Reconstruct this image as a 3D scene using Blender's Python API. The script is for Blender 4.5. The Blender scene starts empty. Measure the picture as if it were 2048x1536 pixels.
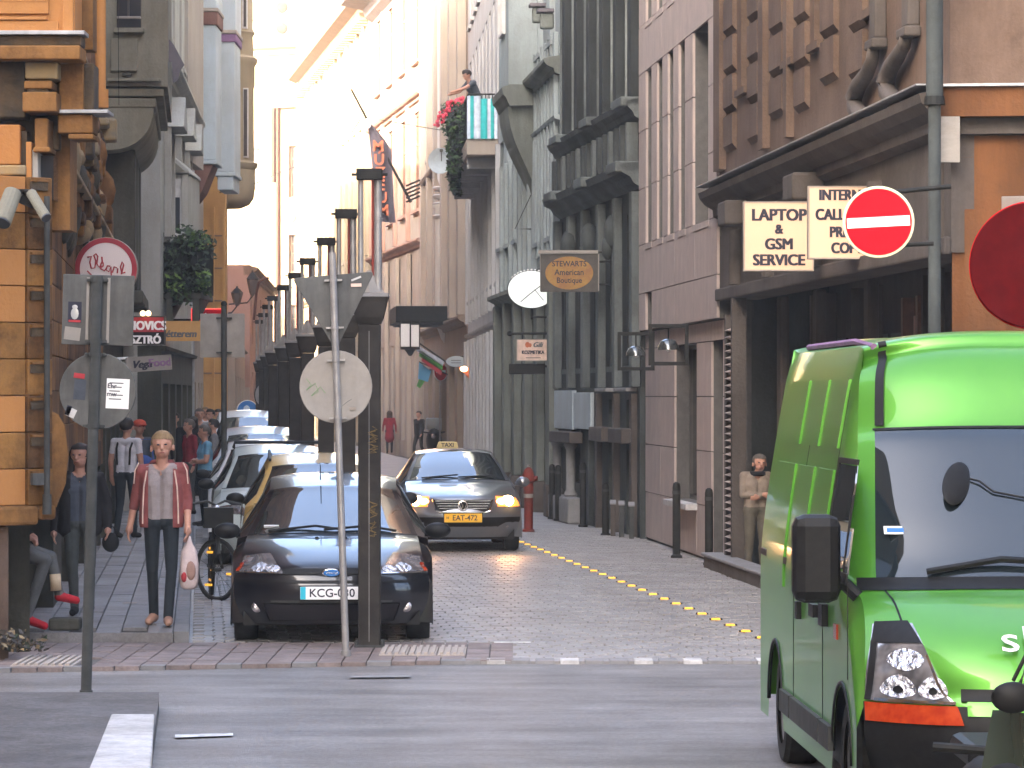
import bpy, bmesh, math, random
from mathutils import Vector, Matrix
R = random.Random(7)
sc = bpy.context.scene
C = sc.collection
# ------------------------------------------------------------------ camera
F, CX, HY, H = 7300.0, 1024.0, 793.0, 2.25      # focal length, principal column, horizon row (in photo pixels), eye height
cam = bpy.data.cameras.new('camera'); camo = bpy.data.objects.new('camera', cam); C.objects.link(camo)
camo.location = (0, 0, H); camo.rotation_euler = (math.radians(90), 0, 0)
cam.sensor_width = 36.0; cam.lens = 36.0 * F / 2048.0
cam.shift_y = (HY - 768.0) / 2048.0
cam.clip_start = 0.5; cam.clip_end = 3000
sc.camera = camo
# ------------------------------------------------------------------ light
SUN_AZ = (0.62, 0.78)       # horizontal direction in which the light travels
SUN_EL = math.radians(17)
w = bpy.data.worlds.new('World'); sc.world = w; w.use_nodes = True
nt = w.node_tree; nt.nodes.clear()
sky = nt.nodes.new('ShaderNodeTexSky'); sky.sky_type = 'NISHITA'; sky.sun_disc = False
sky.sun_elevation = SUN_EL
sky.sun_rotation = math.atan2(-SUN_AZ[0], -SUN_AZ[1])
sky.air_density = 0.7; sky.dust_density = 8.0; sky.ozone_density = 1.0
bg = nt.nodes.new('ShaderNodeBackground'); bg.inputs['Strength'].default_value = 0.15
out = nt.nodes.new('ShaderNodeOutputWorld')
nt.links.new(sky.outputs[0], bg.inputs[0]); nt.links.new(bg.outputs[0], out.inputs[0])
sl = bpy.data.lights.new('sun', 'SUN'); sl.energy = 2.0; sl.angle = math.radians(0.6); sl.color = (1.0, 0.80, 0.58)
so = bpy.data.objects.new('sun', sl); C.objects.link(so)
ld = Vector((SUN_AZ[0] * math.cos(SUN_EL), SUN_AZ[1] * math.cos(SUN_EL), -math.sin(SUN_EL)))
so.rotation_euler = ld.to_track_quat('-Z', 'Y').to_euler(); so.location = (-20, -20, 30)
sc.view_settings.view_transform = 'Standard'; sc.view_settings.look = 'None'
sc.view_settings.exposure = 3.95; sc.view_settings.gamma = 1.0; sc.view_settings.use_curve_mapping = False

# ------------------------------------------------------------------ helpers
def P(px, py, D): return Vector(((px - CX) / F * D, D, H - (py - HY) / F * D))
def XX(px, D): return (px - CX) / F * D
def ZZ(py, D): return H - (py - HY) / F * D

class MB:
    """collects shapes and links them as one mesh object"""
    def __init__(s): s.v = []; s.f = []; s.m = []
    def add(s, vs, fs, mi=0):
        o = len(s.v); s.v += [tuple(v) for v in vs]
        s.f += [tuple(i + o for i in f) for f in fs]; s.m += [mi] * len(fs)
    def quad(s, a, b, c, d, mi=0): s.add([a, b, c, d], [(0, 1, 2, 3)], mi)
    def box(s, x0, x1, y0, y1, z0, z1, mi=0, M=None):
        vs = [Vector((x, y, z)) for z in (z0, z1) for y in (y0, y1) for x in (x0, x1)]
        if M is not None: vs = [M @ v for v in vs]
        s.add(vs, [(0, 2, 3, 1), (4, 5, 7, 6), (0, 1, 5, 4), (2, 6, 7, 3), (0, 4, 6, 2), (1, 3, 7, 5)], mi)
    def cyl(s, p0, p1, r0, r1=None, n=10, mi=0, caps=True):
        p0 = Vector(p0); p1 = Vector(p1); r1 = r0 if r1 is None else r1
        q = (p1 - p0).normalized(); a = q.orthogonal().normalized(); b = q.cross(a)
        vs = []
        for (p, r) in ((p0, r0), (p1, r1)):
            vs += [p + (a * math.cos(t) + b * math.sin(t)) * r for t in [2 * math.pi * i / n for i in range(n)]]
        fs = [(i, (i + 1) % n, n + (i + 1) % n, n + i) for i in range(n)]
        if caps: fs += [tuple(range(n - 1, -1, -1)), tuple(range(n, 2 * n))]
        s.add(vs, fs, mi)
    def tube(s, pts, r, n=6, mi=0, flat=1.0):
        pts = [Vector(p) for p in pts]; rings = []
        a = None
        for i, p in enumerate(pts):
            q = (pts[min(i + 1, len(pts) - 1)] - pts[max(i - 1, 0)]).normalized()
            if a is None: a = q.orthogonal().normalized()
            else:
                a = (a - q * a.dot(q)); a = a.normalized() if a.length > 1e-6 else q.orthogonal().normalized()
            b = q.cross(a); rr = r[i] if isinstance(r, (list, tuple)) else r
            rings.append([p + (a * math.cos(2 * math.pi * k / n) + b * math.sin(2 * math.pi * k / n) * flat) * rr for k in range(n)])
        s.rings(rings, mi, True, True)
    def rings(s, rings, mi=0, closed=True, caps=False):
        n = len(rings[0]); vs = [v for r in rings for v in r]; fs = []
        for j in range(len(rings) - 1):
            for i in range(n if closed else n - 1):
                k = (i + 1) % n
                fs.append((j * n + i, j * n + k, (j + 1) * n + k, (j + 1) * n + i))
        if caps: fs += [tuple(range(n - 1, -1, -1)), tuple(range((len(rings) - 1) * n, len(rings) * n))]
        s.add(vs, fs, mi)
    def lathe(s, prof, c=(0, 0, 0), axis='z', n=20, mi=0, caps=True):
        rings = []
        for (r, h) in prof:
            ring = []
            for i in range(n):
                t = 2 * math.pi * i / n; x, y = r * math.cos(t), r * math.sin(t)
                v = {'z': (x, y, h), 'y': (x, h, y), 'x': (h, x, y)}[axis]
                ring.append((v[0] + c[0], v[1] + c[1], v[2] + c[2]))
            rings.append(ring)
        s.rings(rings, mi, True, caps)
    def prism(s, poly, axis, a0, a1, mi=0):
        n = len(poly); vs = []
        for a in (a0, a1):
            for (u, v) in poly:
                vs.append({'x': (a, u, v), 'y': (u, a, v), 'z': (u, v, a)}[axis])
        fs = [(i, (i + 1) % n, n + (i + 1) % n, n + i) for i in range(n)] + [tuple(range(n - 1, -1, -1)), tuple(range(n, 2 * n))]
        s.add(vs, fs, mi)
    def ball(s, c, r, n=10, m=7, mi=0):
        r = (r, r, r) if not isinstance(r, (tuple, list)) else r
        rings = []
        for j in range(m + 1):
            t = math.pi * (j / m) * 0.998 + 0.001
            rings.append([(c[0] + r[0] * math.sin(t) * math.cos(2 * math.pi * i / n), c[1] + r[1] * math.sin(t) * math.sin(2 * math.pi * i / n), c[2] + r[2] * math.cos(t)) for i in range(n)])
        s.rings(rings, mi, True, True)
    def mesh(s, name, mats, smooth=False):
        me = bpy.data.meshes.new(name); me.from_pydata(s.v, [], s.f)
        for m in (mats if isinstance(mats, (list, tuple)) else [mats]): me.materials.append(m)
        for p, mi in zip(me.polygons, s.m): p.material_index = mi
        bm = bmesh.new(); bm.from_mesh(me); bmesh.ops.recalc_face_normals(bm, faces=bm.faces); bm.to_mesh(me); bm.free()
        if smooth: 
            for p in me.polygons: p.use_smooth = True
            if smooth == 'auto': me.set_sharp_from_angle(angle=math.radians(38))
        me.update()
        return me
    def build(s, name, mats, parent=None, smooth=False, bevel=0, loc=None):
        o = bpy.data.objects.new(name, s.mesh(name, mats, smooth)); C.objects.link(o)
        if parent is not None: o.parent = parent
        if loc is not None: o.location = loc
        if bevel:
            b = o.modifiers.new('bevel', 'BEVEL'); b.width = bevel; b.segments = 2; b.limit_method = 'ANGLE'; b.angle_limit = math.radians(40)
        return o

def tag(o, label, cat, group=None, kind=None):
    o['label'] = label
    if cat: o['category'] = cat
    if group: o['group'] = group
    if kind: o['kind'] = kind
    return o
def thing(name, label, cat, loc=(0, 0, 0), rz=0.0, group=None):
    o = bpy.data.objects.new(name, None); C.objects.link(o); o.empty_display_size = 0.2
    o.location = loc; o.rotation_euler = (0, 0, rz)
    return tag(o, label, cat, group)
def struct(o, label=None):
    o['kind'] = 'structure'
    if label: o['label'] = label
    return o
def inst(o, parent, loc=None, name=None, rot=None):
    c = bpy.data.objects.new(name or o.name.split('.')[0], o.data); C.objects.link(c); c.parent = parent
    if loc is not None: c.location = loc
    if rot is not None: c.rotation_euler = rot
    return c
def copy_tree(o, parent=None):
    c = o.copy(); C.objects.link(c); c.parent = parent
    for ch in list(o.children): copy_tree(ch, c)
    return c
_txt = {}
def text(s, size, mat, parent, M, name='lettering', shear=0.0, sx=1.0, bold=0.0, depth=0.004, align='CENTER', heavy=0.0):
    """lettering standing in the local XZ plane of M, reading along +X, facing -Y"""
    cu = bpy.data.curves.new(name, 'FONT'); cu.body = s; cu.size = size; cu.align_x = align; cu.align_y = 'CENTER'
    cu.shear = shear; cu.extrude = depth; cu.offset = bold; cu.resolution_u = 3
    t = bpy.data.objects.new(name, cu); C.objects.link(t)
    dg = bpy.context.evaluated_depsgraph_get(); dg.update()
    me = bpy.data.meshes.new_from_object(t.evaluated_get(dg)); bpy.data.objects.remove(t); bpy.data.curves.remove(cu)
    me.name = name
    me.transform(Matrix.Diagonal((sx, 1, 1, 1))); me.transform(Matrix.Rotation(math.radians(90), 4, 'X'))
    if heavy:
        bm = bmesh.new()
        for q, (dx, dz) in enumerate(((-1, -.4), (1, -.4), (-1, .4), (1, .4), (0, 0))):
            n0 = len(bm.verts); bm.from_mesh(me); bm.verts.ensure_lookup_table()
            for v in bm.verts[n0:]: v.co += Vector((dx * heavy, .0004 * q, dz * heavy))
        bm.to_mesh(me); bm.free()
    me.materials.clear(); me.materials.append(mat)
    o = bpy.data.objects.new(name, me); C.objects.link(o); o.parent = parent
    o.matrix_local = M if isinstance(M, Matrix) else Matrix.Translation(M)
    return o

# ------------------------------------------------------------------ materials
def mat(name, col, rough=0.6, metal=0.0, col2=None, scale=4.0, detail=6.0, bump=0.0, bscale=None, streak=0.0, spec=0.3, coat=0.0,
        emit=None, estr=0.0, dist=0.01, lo=0.35, hi=0.65, stretch=None, ior=None, dirt=0.0, speck=0.0):
    m = bpy.data.materials.new(name); m.use_nodes = True
    t = m.node_tree; b = t.nodes['Principled BSDF']; L = t.links.new
    b.inputs['Roughness'].default_value = rough; b.inputs['Metallic'].default_value = metal
    b.inputs['Specular IOR Level'].default_value = spec
    if ior: b.inputs['IOR'].default_value = ior
    b.inputs['Coat Weight'].default_value = coat; b.inputs['Coat Roughness'].default_value = 0.04
    c4 = tuple(col) + (1,)
    b.inputs['Base Color'].default_value = c4
    if emit: b.inputs['Emission Color'].default_value = tuple(emit) + (1,); b.inputs['Emission Strength'].default_value = estr
    if col2 is not None or bump or streak or dirt or speck:
        tc = t.nodes.new('ShaderNodeTexCoord'); vec = tc.outputs['Object']
        if stretch:
            mp = t.nodes.new('ShaderNodeMapping'); mp.inputs['Scale'].default_value = stretch; L(vec, mp.inputs[0]); vec0 = mp.outputs[0]
        else: vec0 = vec
        cur = None
        n1 = t.nodes.new('ShaderNodeTexNoise'); n1.inputs['Scale'].default_value = scale; n1.inputs['Detail'].default_value = detail; n1.inputs['Roughness'].default_value = 0.62
        L(vec0, n1.inputs['Vector'])
        if col2 is not None:
            r = t.nodes.new('ShaderNodeValToRGB'); r.color_ramp.elements[0].position = lo; r.color_ramp.elements[1].position = hi
            r.color_ramp.elements[0].color = c4; r.color_ramp.elements[1].color = tuple(col2) + (1,)
            L(n1.outputs[0], r.inputs[0]); cur = r.outputs[0]
        if streak:
            mp2 = t.nodes.new('ShaderNodeMapping'); mp2.inputs['Scale'].default_value = (2.3, 2.3, 0.32); L(vec, mp2.inputs[0])
            n2 = t.nodes.new('ShaderNodeTexNoise'); n2.inputs['Scale'].default_value = 1.6; n2.inputs['Detail'].default_value = 8; n2.inputs['Roughness'].default_value = 0.7
            L(mp2.outputs[0], n2.inputs['Vector'])
            r2 = t.nodes.new('ShaderNodeValToRGB'); r2.color_ramp.elements[0].position = 0.38; r2.color_ramp.elements[1].position = 0.62
            k = 1 - streak; r2.color_ramp.elements[0].color = (k, k, k, 1); r2.color_ramp.elements[1].color = (1, 1, 1, 1)
            L(n2.outputs[0], r2.inputs[0])
            mx = t.nodes.new('ShaderNodeMix'); mx.data_type = 'RGBA'; mx.blend_type = 'MULTIPLY'; mx.inputs[0].default_value = 1.0
            if cur is not None: L(cur, mx.inputs[6])
            else: mx.inputs[6].default_value = c4
            L(r2.outputs[0], mx.inputs[7]); cur = mx.outputs[2]
        if dirt:
            n3 = t.nodes.new('ShaderNodeTexNoise'); n3.inputs['Scale'].default_value = 1.1; n3.inputs['Detail'].default_value = 9; n3.inputs['Roughness'].default_value = 0.75
            L(vec, n3.inputs['Vector'])
            r3 = t.nodes.new('ShaderNodeValToRGB'); r3.color_ramp.elements[0].position = 0.42; r3.color_ramp.elements[1].position = 0.60
            k = 1 - dirt; r3.color_ramp.elements[0].color = (k, k * 0.97, k * 0.93, 1); r3.color_ramp.elements[1].color = (1, 1, 1, 1)
            L(n3.outputs[0], r3.inputs[0])
            mx = t.nodes.new('ShaderNodeMix'); mx.data_type = 'RGBA'; mx.blend_type = 'MULTIPLY'; mx.inputs[0].default_value = 1.0
            if cur is not None: L(cur, mx.inputs[6])
            else: mx.inputs[6].default_value = c4
            L(r3.outputs[0], mx.inputs[7]); cur = mx.outputs[2]
        if speck:
            n4 = t.nodes.new('ShaderNodeTexNoise'); n4.inputs['Scale'].default_value = 26; n4.inputs['Detail'].default_value = 4; n4.inputs['Roughness'].default_value = 0.8
            L(vec, n4.inputs['Vector'])
            r4 = t.nodes.new('ShaderNodeValToRGB'); r4.color_ramp.elements[0].position = 0.36; r4.color_ramp.elements[1].position = 0.64
            k = 1 - speck; r4.color_ramp.elements[0].color = (k, k, k, 1); r4.color_ramp.elements[1].color = (1 + speck * .6, 1 + speck * .6, 1 + speck * .6, 1)
            L(n4.outputs[0], r4.inputs[0])
            mx = t.nodes.new('ShaderNodeMix'); mx.data_type = 'RGBA'; mx.blend_type = 'MULTIPLY'; mx.inputs[0].default_value = 1.0
            if cur is not None: L(cur, mx.inputs[6])
            else: mx.inputs[6].default_value = c4
            L(r4.outputs[0], mx.inputs[7]); cur = mx.outputs[2]
        if cur is not None: L(cur, b.inputs['Base Color'])
        if bump:
            nb = t.nodes.new('ShaderNodeTexNoise'); nb.inputs['Scale'].default_value = bscale or scale * 6; nb.inputs['Detail'].default_value = 8
            L(vec, nb.inputs['Vector'])
            bp = t.nodes.new('ShaderNodeBump'); bp.inputs['Strength'].default_value = bump; bp.inputs['Distance'].default_value = dist
            L(nb.outputs[0], bp.inputs['Height']); L(bp.outputs[0], b.inputs['Normal'])
    return m
def plaster(name, c, k=0.75, streak=0.35, dirt=0.3, rough=0.85, bump=0.35):
    return mat(name, c, rough, col2=tuple(x * k for x in c), scale=2.2, bump=bump, bscale=30, streak=streak * .62, dirt=dirt, dist=0.02)
M = {}
M['asphalt'] = mat('asphalt', (0.14, 0.129, 0.121), 0.5, col2=(0.245, 0.227, 0.214), scale=1.1, detail=13, bump=0.8, bscale=95, dist=0.014, stretch=(0.34, 1.6, 1), dirt=.25, speck=.28)
M['asphalt_dark'] = mat('asphalt_dark', (0.10, 0.094, 0.09), 0.75, col2=(0.155, 0.145, 0.14), scale=2, detail=12, bump=0.5, bscale=90, speck=.3, dirt=.25)
M['sett'] = mat('sett', (0.255, 0.238, 0.228), 0.5, col2=(0.34, 0.32, 0.305), scale=1.7, detail=9, bump=0.3, bscale=60, speck=.2, dirt=.22)
M['sett_dark'] = mat('sett_dark', (0.20, 0.186, 0.178), 0.5, col2=(0.26, 0.243, 0.233), scale=2.5, bump=0.3, bscale=60)
M['joint'] = mat('joint', (0.12, 0.112, 0.105), 0.9, col2=(0.09, 0.085, 0.08), scale=8, bump=0.3)
M['slab'] = mat('slab', (0.235, 0.222, 0.218), 0.65, col2=(0.27, 0.26, 0.26), scale=1.8, detail=9, bump=0.25, bscale=50, speck=.2, dirt=.25)
M['slab2'] = mat('slab2', (0.205, 0.194, 0.19), 0.65, col2=(0.23, 0.22, 0.225), scale=1.8, detail=9, bump=0.25, bscale=50, speck=.2, dirt=.25)
M['pinkpaver'] = mat('pinkpaver', (0.27, 0.215, 0.20), 0.7, col2=(0.20, 0.165, 0.155), scale=3, bump=0.25, bscale=50, speck=.2, dirt=.3)
M['tactile'] = mat('tactile', (0.38, 0.33, 0.28), 0.75, col2=(0.36, 0.31, 0.27), scale=5, bump=0.2)
M['whitestone'] = mat('whitestone', (0.62, 0.60, 0.58), 0.75, col2=(0.48, 0.47, 0.46), scale=5, bump=0.4, bscale=40, stretch=(1, 1, 1), dirt=.3, speck=.15)
M['greystone'] = mat('greystone', (0.25, 0.24, 0.24), 0.75, col2=(0.19, 0.185, 0.18), scale=5, bump=0.3)
M['kerb'] = mat('kerb', (0.22, 0.21, 0.21), 0.75, col2=(0.16, 0.155, 0.15), scale=4, bump=0.3)
M['paintwhite'] = mat('paintwhite', (0.7, 0.7, 0.68), 0.7, col2=(0.35, 0.35, 0.35), scale=9, detail=9)
M['yellow'] = plaster('yellow', (0.37, 0.175, 0.052), 0.7, 0.45, 0.6)
M['yellow2'] = plaster('yellow2', (0.30, 0.14, 0.045), 0.6, 0.5, 0.75)
M['yellow3'] = plaster('yellow3', (0.46, 0.22, 0.06), 0.65, 0.4, 0.65)
M['yellow4'] = plaster('yellow4', (0.25, 0.12, 0.04), 0.5, 0.6, 0.7)
M['orange'] = plaster('orange', (0.50, 0.225, 0.07), 0.85, 0.12, 0.15)
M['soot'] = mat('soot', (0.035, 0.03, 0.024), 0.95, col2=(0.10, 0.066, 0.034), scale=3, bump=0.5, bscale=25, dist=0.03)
M['ledge'] = mat('ledge', (0.20, 0.17, 0.12), 0.8, col2=(0.32, 0.22, 0.1), scale=4, bump=0.4)
M['zinc'] = mat('zinc', (0.45, 0.45, 0.46), 0.5, metal=0.6, col2=(0.3, 0.3, 0.3), scale=6)
M['drab'] = plaster('drab', (0.285, 0.265, 0.20), 0.75, 0.3, 0.35)
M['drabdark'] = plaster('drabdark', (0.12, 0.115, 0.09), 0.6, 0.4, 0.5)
M['palewall'] = plaster('palewall', (0.46, 0.44, 0.395), 0.85, 0.2, 0.2)
M['paleblue'] = plaster('paleblue', (0.46, 0.52, 0.56), 0.9, 0.12, 0.15)
M['brick'] = plaster('brick', (0.26, 0.13, 0.10), 0.75, 0.2, 0.3)
M['ochre'] = plaster('ochre', (0.66, 0.38, 0.14), 0.85, 0.15, 0.2)
M['cream'] = plaster('cream', (0.40, 0.33, 0.225), 0.8, 0.12, 0.12)
M['creamtrim'] = plaster('creamtrim', (0.26, 0.185, 0.13), 0.85, 0.15, 0.15)
M['terracotta'] = plaster('terracotta', (0.13, 0.05, 0.035), 0.75, 0.2, 0.2)
M['pink'] = plaster('pink', (0.41, 0.355, 0.305), 0.8, 0.15, 0.15)
M['salmon'] = plaster('salmon', (0.42, 0.26, 0.21), 0.85, 0.15, 0.2)
M['white'] = plaster('white', (0.66, 0.66, 0.64), 0.9, 0.15, 0.15)
M['stonebrown'] = plaster('stonebrown', (0.185, 0.120, 0.085), 0.7, 0.35, 0.45)
M['rust'] = plaster('rust', (0.235, 0.095, 0.032), 0.45, 0.45, 0.4)
M['stonegrey'] = plaster('stonegrey', (0.125, 0.105, 0.093), 0.75, 0.3, 0.4)
M['beige'] = mat('beige', (0.47, 0.38, 0.34), 0.7, col2=(0.40, 0.33, 0.30), scale=2.5, detail=10, bump=0.12, bscale=60, streak=0.10)
M['darkgrey'] = plaster('darkgrey', (0.20, 0.225, 0.22), 0.6, 0.45, 0.5)
M['darkgrey2'] = plaster('darkgrey2', (0.095, 0.108, 0.106), 0.6, 0.4, 0.5)
M['mint'] = plaster('mint', (0.40, 0.455, 0.46), 0.8, 0.3, 0.3)
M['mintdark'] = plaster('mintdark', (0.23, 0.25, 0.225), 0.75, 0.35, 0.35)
M['offwhite'] = plaster('offwhite', (0.50, 0.50, 0.51), 0.85, 0.2, 0.2)
M['brownwall'] = plaster('brownwall', (0.31, 0.25, 0.20), 0.8, 0.2, 0.2)
M['roof'] = mat('roof', (0.2, 0.1, 0.07), 0.9, col2=(0.12, 0.07, 0.05), scale=3)
M['slate'] = mat('slate', (0.16, 0.14, 0.15), 0.7, col2=(0.1, 0.09, 0.1), scale=3)
M['glass'] = mat('glass', (0.02, 0.025, 0.03), 0.06, spec=0.8, col2=(0.05, 0.05, 0.055), scale=0.7)
M['glasswarm'] = mat('glasswarm', (0.10, 0.075, 0.06), 0.15, spec=0.6, col2=(0.05, 0.04, 0.035), scale=0.9)
M['carglass'] = mat('carglass', (0.015, 0.02, 0.022), 0.02, spec=1.0, ior=2.1)
M['frame_dark'] = mat('frame_dark', (0.05, 0.045, 0.04), 0.5, col2=(0.08, 0.07, 0.06), scale=6)
M['frame_white'] = mat('frame_white', (0.6, 0.58, 0.56), 0.5, col2=(0.45, 0.43, 0.41), scale=6)
M['frame_brown'] = mat('frame_brown', (0.22, 0.11, 0.075), 0.5, col2=(0.15, 0.08, 0.055), scale=6)
M['shutter_red'] = mat('shutter_red', (0.34, 0.07, 0.055), 0.6, col2=(0.25, 0.06, 0.05), scale=5)
M['iron'] = mat('iron', (0.012, 0.013, 0.0125), 0.6, col2=(0.022, 0.021, 0.019), scale=7, spec=.15)
M['pylon'] = mat('pylon', (0.022, 0.020, 0.018), 0.75, col2=(0.042, 0.037, 0.032), scale=4, bump=0.1, spec=.15)
M['steel'] = mat('steel', (0.36, 0.34, 0.33), 0.45, metal=0.55, col2=(0.26, 0.25, 0.24), scale=6)
M['steel_dark'] = mat('steel_dark', (0.042, 0.044, 0.042), 0.65, spec=.15, col2=(0.066, 0.066, 0.062), scale=8)
M['signback'] = mat('signback', (0.105, 0.107, 0.105), 0.6, metal=0.1, col2=(0.15, 0.147, 0.138), scale=5, detail=10, streak=.35, dirt=.25)
M['signback2'] = mat('signback2', (0.33, 0.305, 0.275), 0.55, metal=0.1, col2=(0.26, 0.24, 0.22), scale=5, detail=10, streak=.08, dirt=.08)
M['signwarm'] = mat('signwarm', (0.60, 0.40, 0.29), 0.6, spec=.1, emit=(1.0, 0.50, 0.22), estr=0.026)
M['signred'] = mat('signred', (0.56, 0.006, 0.016), 0.7, spec=0.08)
M['signwhite'] = mat('signwhite', (0.85, 0.83, 0.8), 0.35)
M['signmaroon'] = mat('signmaroon', (0.10, 0.006, 0.008), 0.75, col2=(0.08, 0.005, 0.007), scale=12, spec=0.06)
M['ink'] = mat('ink', (0.02, 0.022, 0.04), 0.6)
M['inkgrey'] = mat('inkgrey', (0.10, 0.105, 0.11), 0.6)
M['plasticblack'] = mat('plasticblack', (0.008, 0.008, 0.0085), 0.5, col2=(0.013, 0.013, 0.013), scale=20, spec=.2)
M['rubber'] = mat('rubber', (0.012, 0.012, 0.012), 0.85, col2=(0.03, 0.03, 0.028), scale=12)
M['alloy'] = mat('alloy', (0.35, 0.35, 0.36), 0.35, metal=0.8)
M['chrome'] = mat('chrome', (0.8, 0.8, 0.82), 0.12, metal=1.0)
M['lampglass'] = mat('lampglass', (0.10, 0.095, 0.10), 0.1, metal=0.75, col2=(0.75, 0.70, 0.72), scale=11, detail=3, spec=1.0, coat=1.0, bump=0.55, bscale=14, dist=0.05)
M['amberlens'] = mat('amberlens', (0.30, 0.022, 0.006), 0.25, coat=.5, col2=(0.42, 0.05, 0.01), scale=14, detail=2)
M['lens'] = mat('lens', (0.12, 0.12, 0.13), 0.1, metal=0.55, coat=1.0, col2=(0.38, 0.37, 0.39), scale=9, detail=2, spec=.6)
M['bowl'] = mat('bowl', (0.75, 0.75, 0.78), 0.12, metal=1.0, bump=0.9, bscale=26, dist=0.06)
M['headglow'] = mat('headglow', (.4, .15, .05), .3, coat=.3, emit=(1, .26, .035), estr=.13)
M['ribdark'] = plaster('ribdark', (0.05, 0.058, 0.058), 0.6, 0.4, 0.5)
M['ribpale'] = plaster('ribpale', (0.30, 0.33, 0.31), 0.6, 0.4, 0.5)
M['lip'] = mat('lip', (0.30, 0.10, 0.08), 0.6)
M['headlit'] = mat('headlit', (1, 0.9, 0.7), 0.3, emit=(1.0, 0.62, 0.28), estr=8.0)
M['plate'] = mat('plate', (0.85, 0.85, 0.85), 0.4)
M['plateyellow'] = mat('plateyellow', (0.85, 0.45, 0.02), 0.4)
M['blue'] = mat('blue', (0.03, 0.16, 0.45), 0.4)
M['cyan'] = mat('cyan', (0.02, 0.45, 0.6), 0.5)
M['led'] = mat('led', (0.75, 0.38, 0.03), 0.5, emit=(1.0, 0.5, 0.05), estr=0.10)  # amber glow of the road studs is emission in the material
M['leaf'] = mat('leaf', (0.035, 0.065, 0.02), 0.6, col2=(0.06, 0.10, 0.03), scale=5)
M['leafdark'] = mat('leafdark', (0.02, 0.032, 0.018), 0.7, col2=(0.035, 0.05, 0.025), scale=5)
M['leaflime'] = mat('leaflime', (0.14, 0.22, 0.03), 0.6, col2=(0.09, 0.15, 0.03), scale=5)
M['petal'] = mat('petal', (0.65, 0.03, 0.06), 0.6, col2=(0.75, 0.12, 0.18), scale=9)
M['hydrant'] = mat('hydrant', (0.20, 0.028, 0.02), 0.6, col2=(0.13, 0.03, 0.02), scale=9, bump=0.2)
def paint(name, c, metal=0.0, rough=0.28, coat=1.0): return mat(name, c, rough, metal=metal, coat=coat, col2=tuple(x * 0.93 for x in c), scale=2)
M['navy'] = paint('navy', (0.006, 0.006, 0.009), 0.0)
M['silver'] = paint('silver', (0.20, 0.21, 0.23), 0.65)
M['taxi'] = paint('taxi', (0.66, 0.44, 0.15))
M['carwhite'] = paint('carwhite', (0.75, 0.76, 0.76))
M['carteal'] = paint('carteal', (0.52, 0.58, 0.56))
M['cargrey'] = paint('cargrey', (0.42, 0.43, 0.43), 0.2)
M['vangreen'] = paint('vangreen', (0.085, 0.285, 0.03), 0.42, 0.36, 0.45)
M['vanglass'] = mat('vanglass', (0.014, 0.020, 0.024), 0.03, spec=.6, ior=1.62)
def cloth(name, c, k=0.75): return mat(name, c, 0.9, col2=tuple(x * k for x in c), scale=9, bump=0.3, bscale=40)
M['skin'] = mat('skin', (0.50, 0.27, 0.19), 0.55, col2=(0.42, 0.21, 0.15), scale=8)
M['skindark'] = mat('skindark', (0.26, 0.13, 0.09), 0.55, col2=(0.2, 0.1, 0.07), scale=8)
for n, c in dict(hoodie=(0.25, 0.072, 0.068), tee=(0.30, 0.255, 0.25), jeansdark=(0.022, 0.028, 0.034), jacketdark=(0.018, 0.016, 0.017), topblue=(0.075, 0.085, 0.105),
                 trouser=(0.075, 0.08, 0.075), jeansgrey=(0.13, 0.13, 0.125), whitetee=(0.62, 0.60, 0.64), skyshirt=(0.15, 0.33, 0.47), redcoat=(0.22, 0.018, 0.03),
                 suit=(0.025, 0.023, 0.022), greytop=(0.20, 0.19, 0.19), beigejacket=(0.27, 0.215, 0.17), khaki=(0.12, 0.105, 0.08), shoe=(0.42, 0.24, 0.17), redshoe=(0.55, 0.02, 0.035), sock=(0.66, 0.50, 0.33),
                 blackcloth=(0.015, 0.015, 0.016), orangecap=(0.6, 0.10, 0.06), bluebag=(0.04, 0.09, 0.30), stripe=(0.75, 0.55, 0.45), turq=(0.05, 0.50, 0.50), clothwhite=(0.62, 0.68, 0.78), flaggrey=(0.11, 0.10, 0.125),
                 orangeletter=(0.55, 0.17, 0.09), green=(0.10, 0.34, 0.08), redcloth=(0.45, 0.05, 0.06), bag=(0.62, 0.50, 0.48), purple=(0.25, 0.14, 0.25)).items():
    M[n] = cloth(n, c)
M['bluedots'] = mat('bluedots', (0.03, 0.09, 0.55), 0.8, col2=(0.75, 0.8, 0.95), scale=22, detail=1, lo=0.56, hi=0.60)
M['hairblond'] = mat('hairblond', (0.30, 0.20, 0.10), 0.7, col2=(0.2, 0.13, 0.07), scale=25)
M['hairdark'] = mat('hairdark', (0.02, 0.014, 0.011), 0.6, col2=(0.035, 0.024, 0.018), scale=25)
M['hairgrey'] = mat('hairgrey', (0.13, 0.11, 0.09), 0.8, col2=(0.085, 0.07, 0.06), scale=25)
# ================================================================== ground
def line_left(D): return -0.10 - 0.0855 * D          # kerb between left pavement and parking lane (photo column 402)
def wall_left(D): return -1.46 - 0.0855 * D
g = MB(); g.quad((-60, -40, -0.02), (60, -40, -0.02), (60, 420, -0.02), (-60, 420, -0.02)); struct(g.build('ground', M['joint']))
g = MB(); nx, ny = 40, 30
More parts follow.
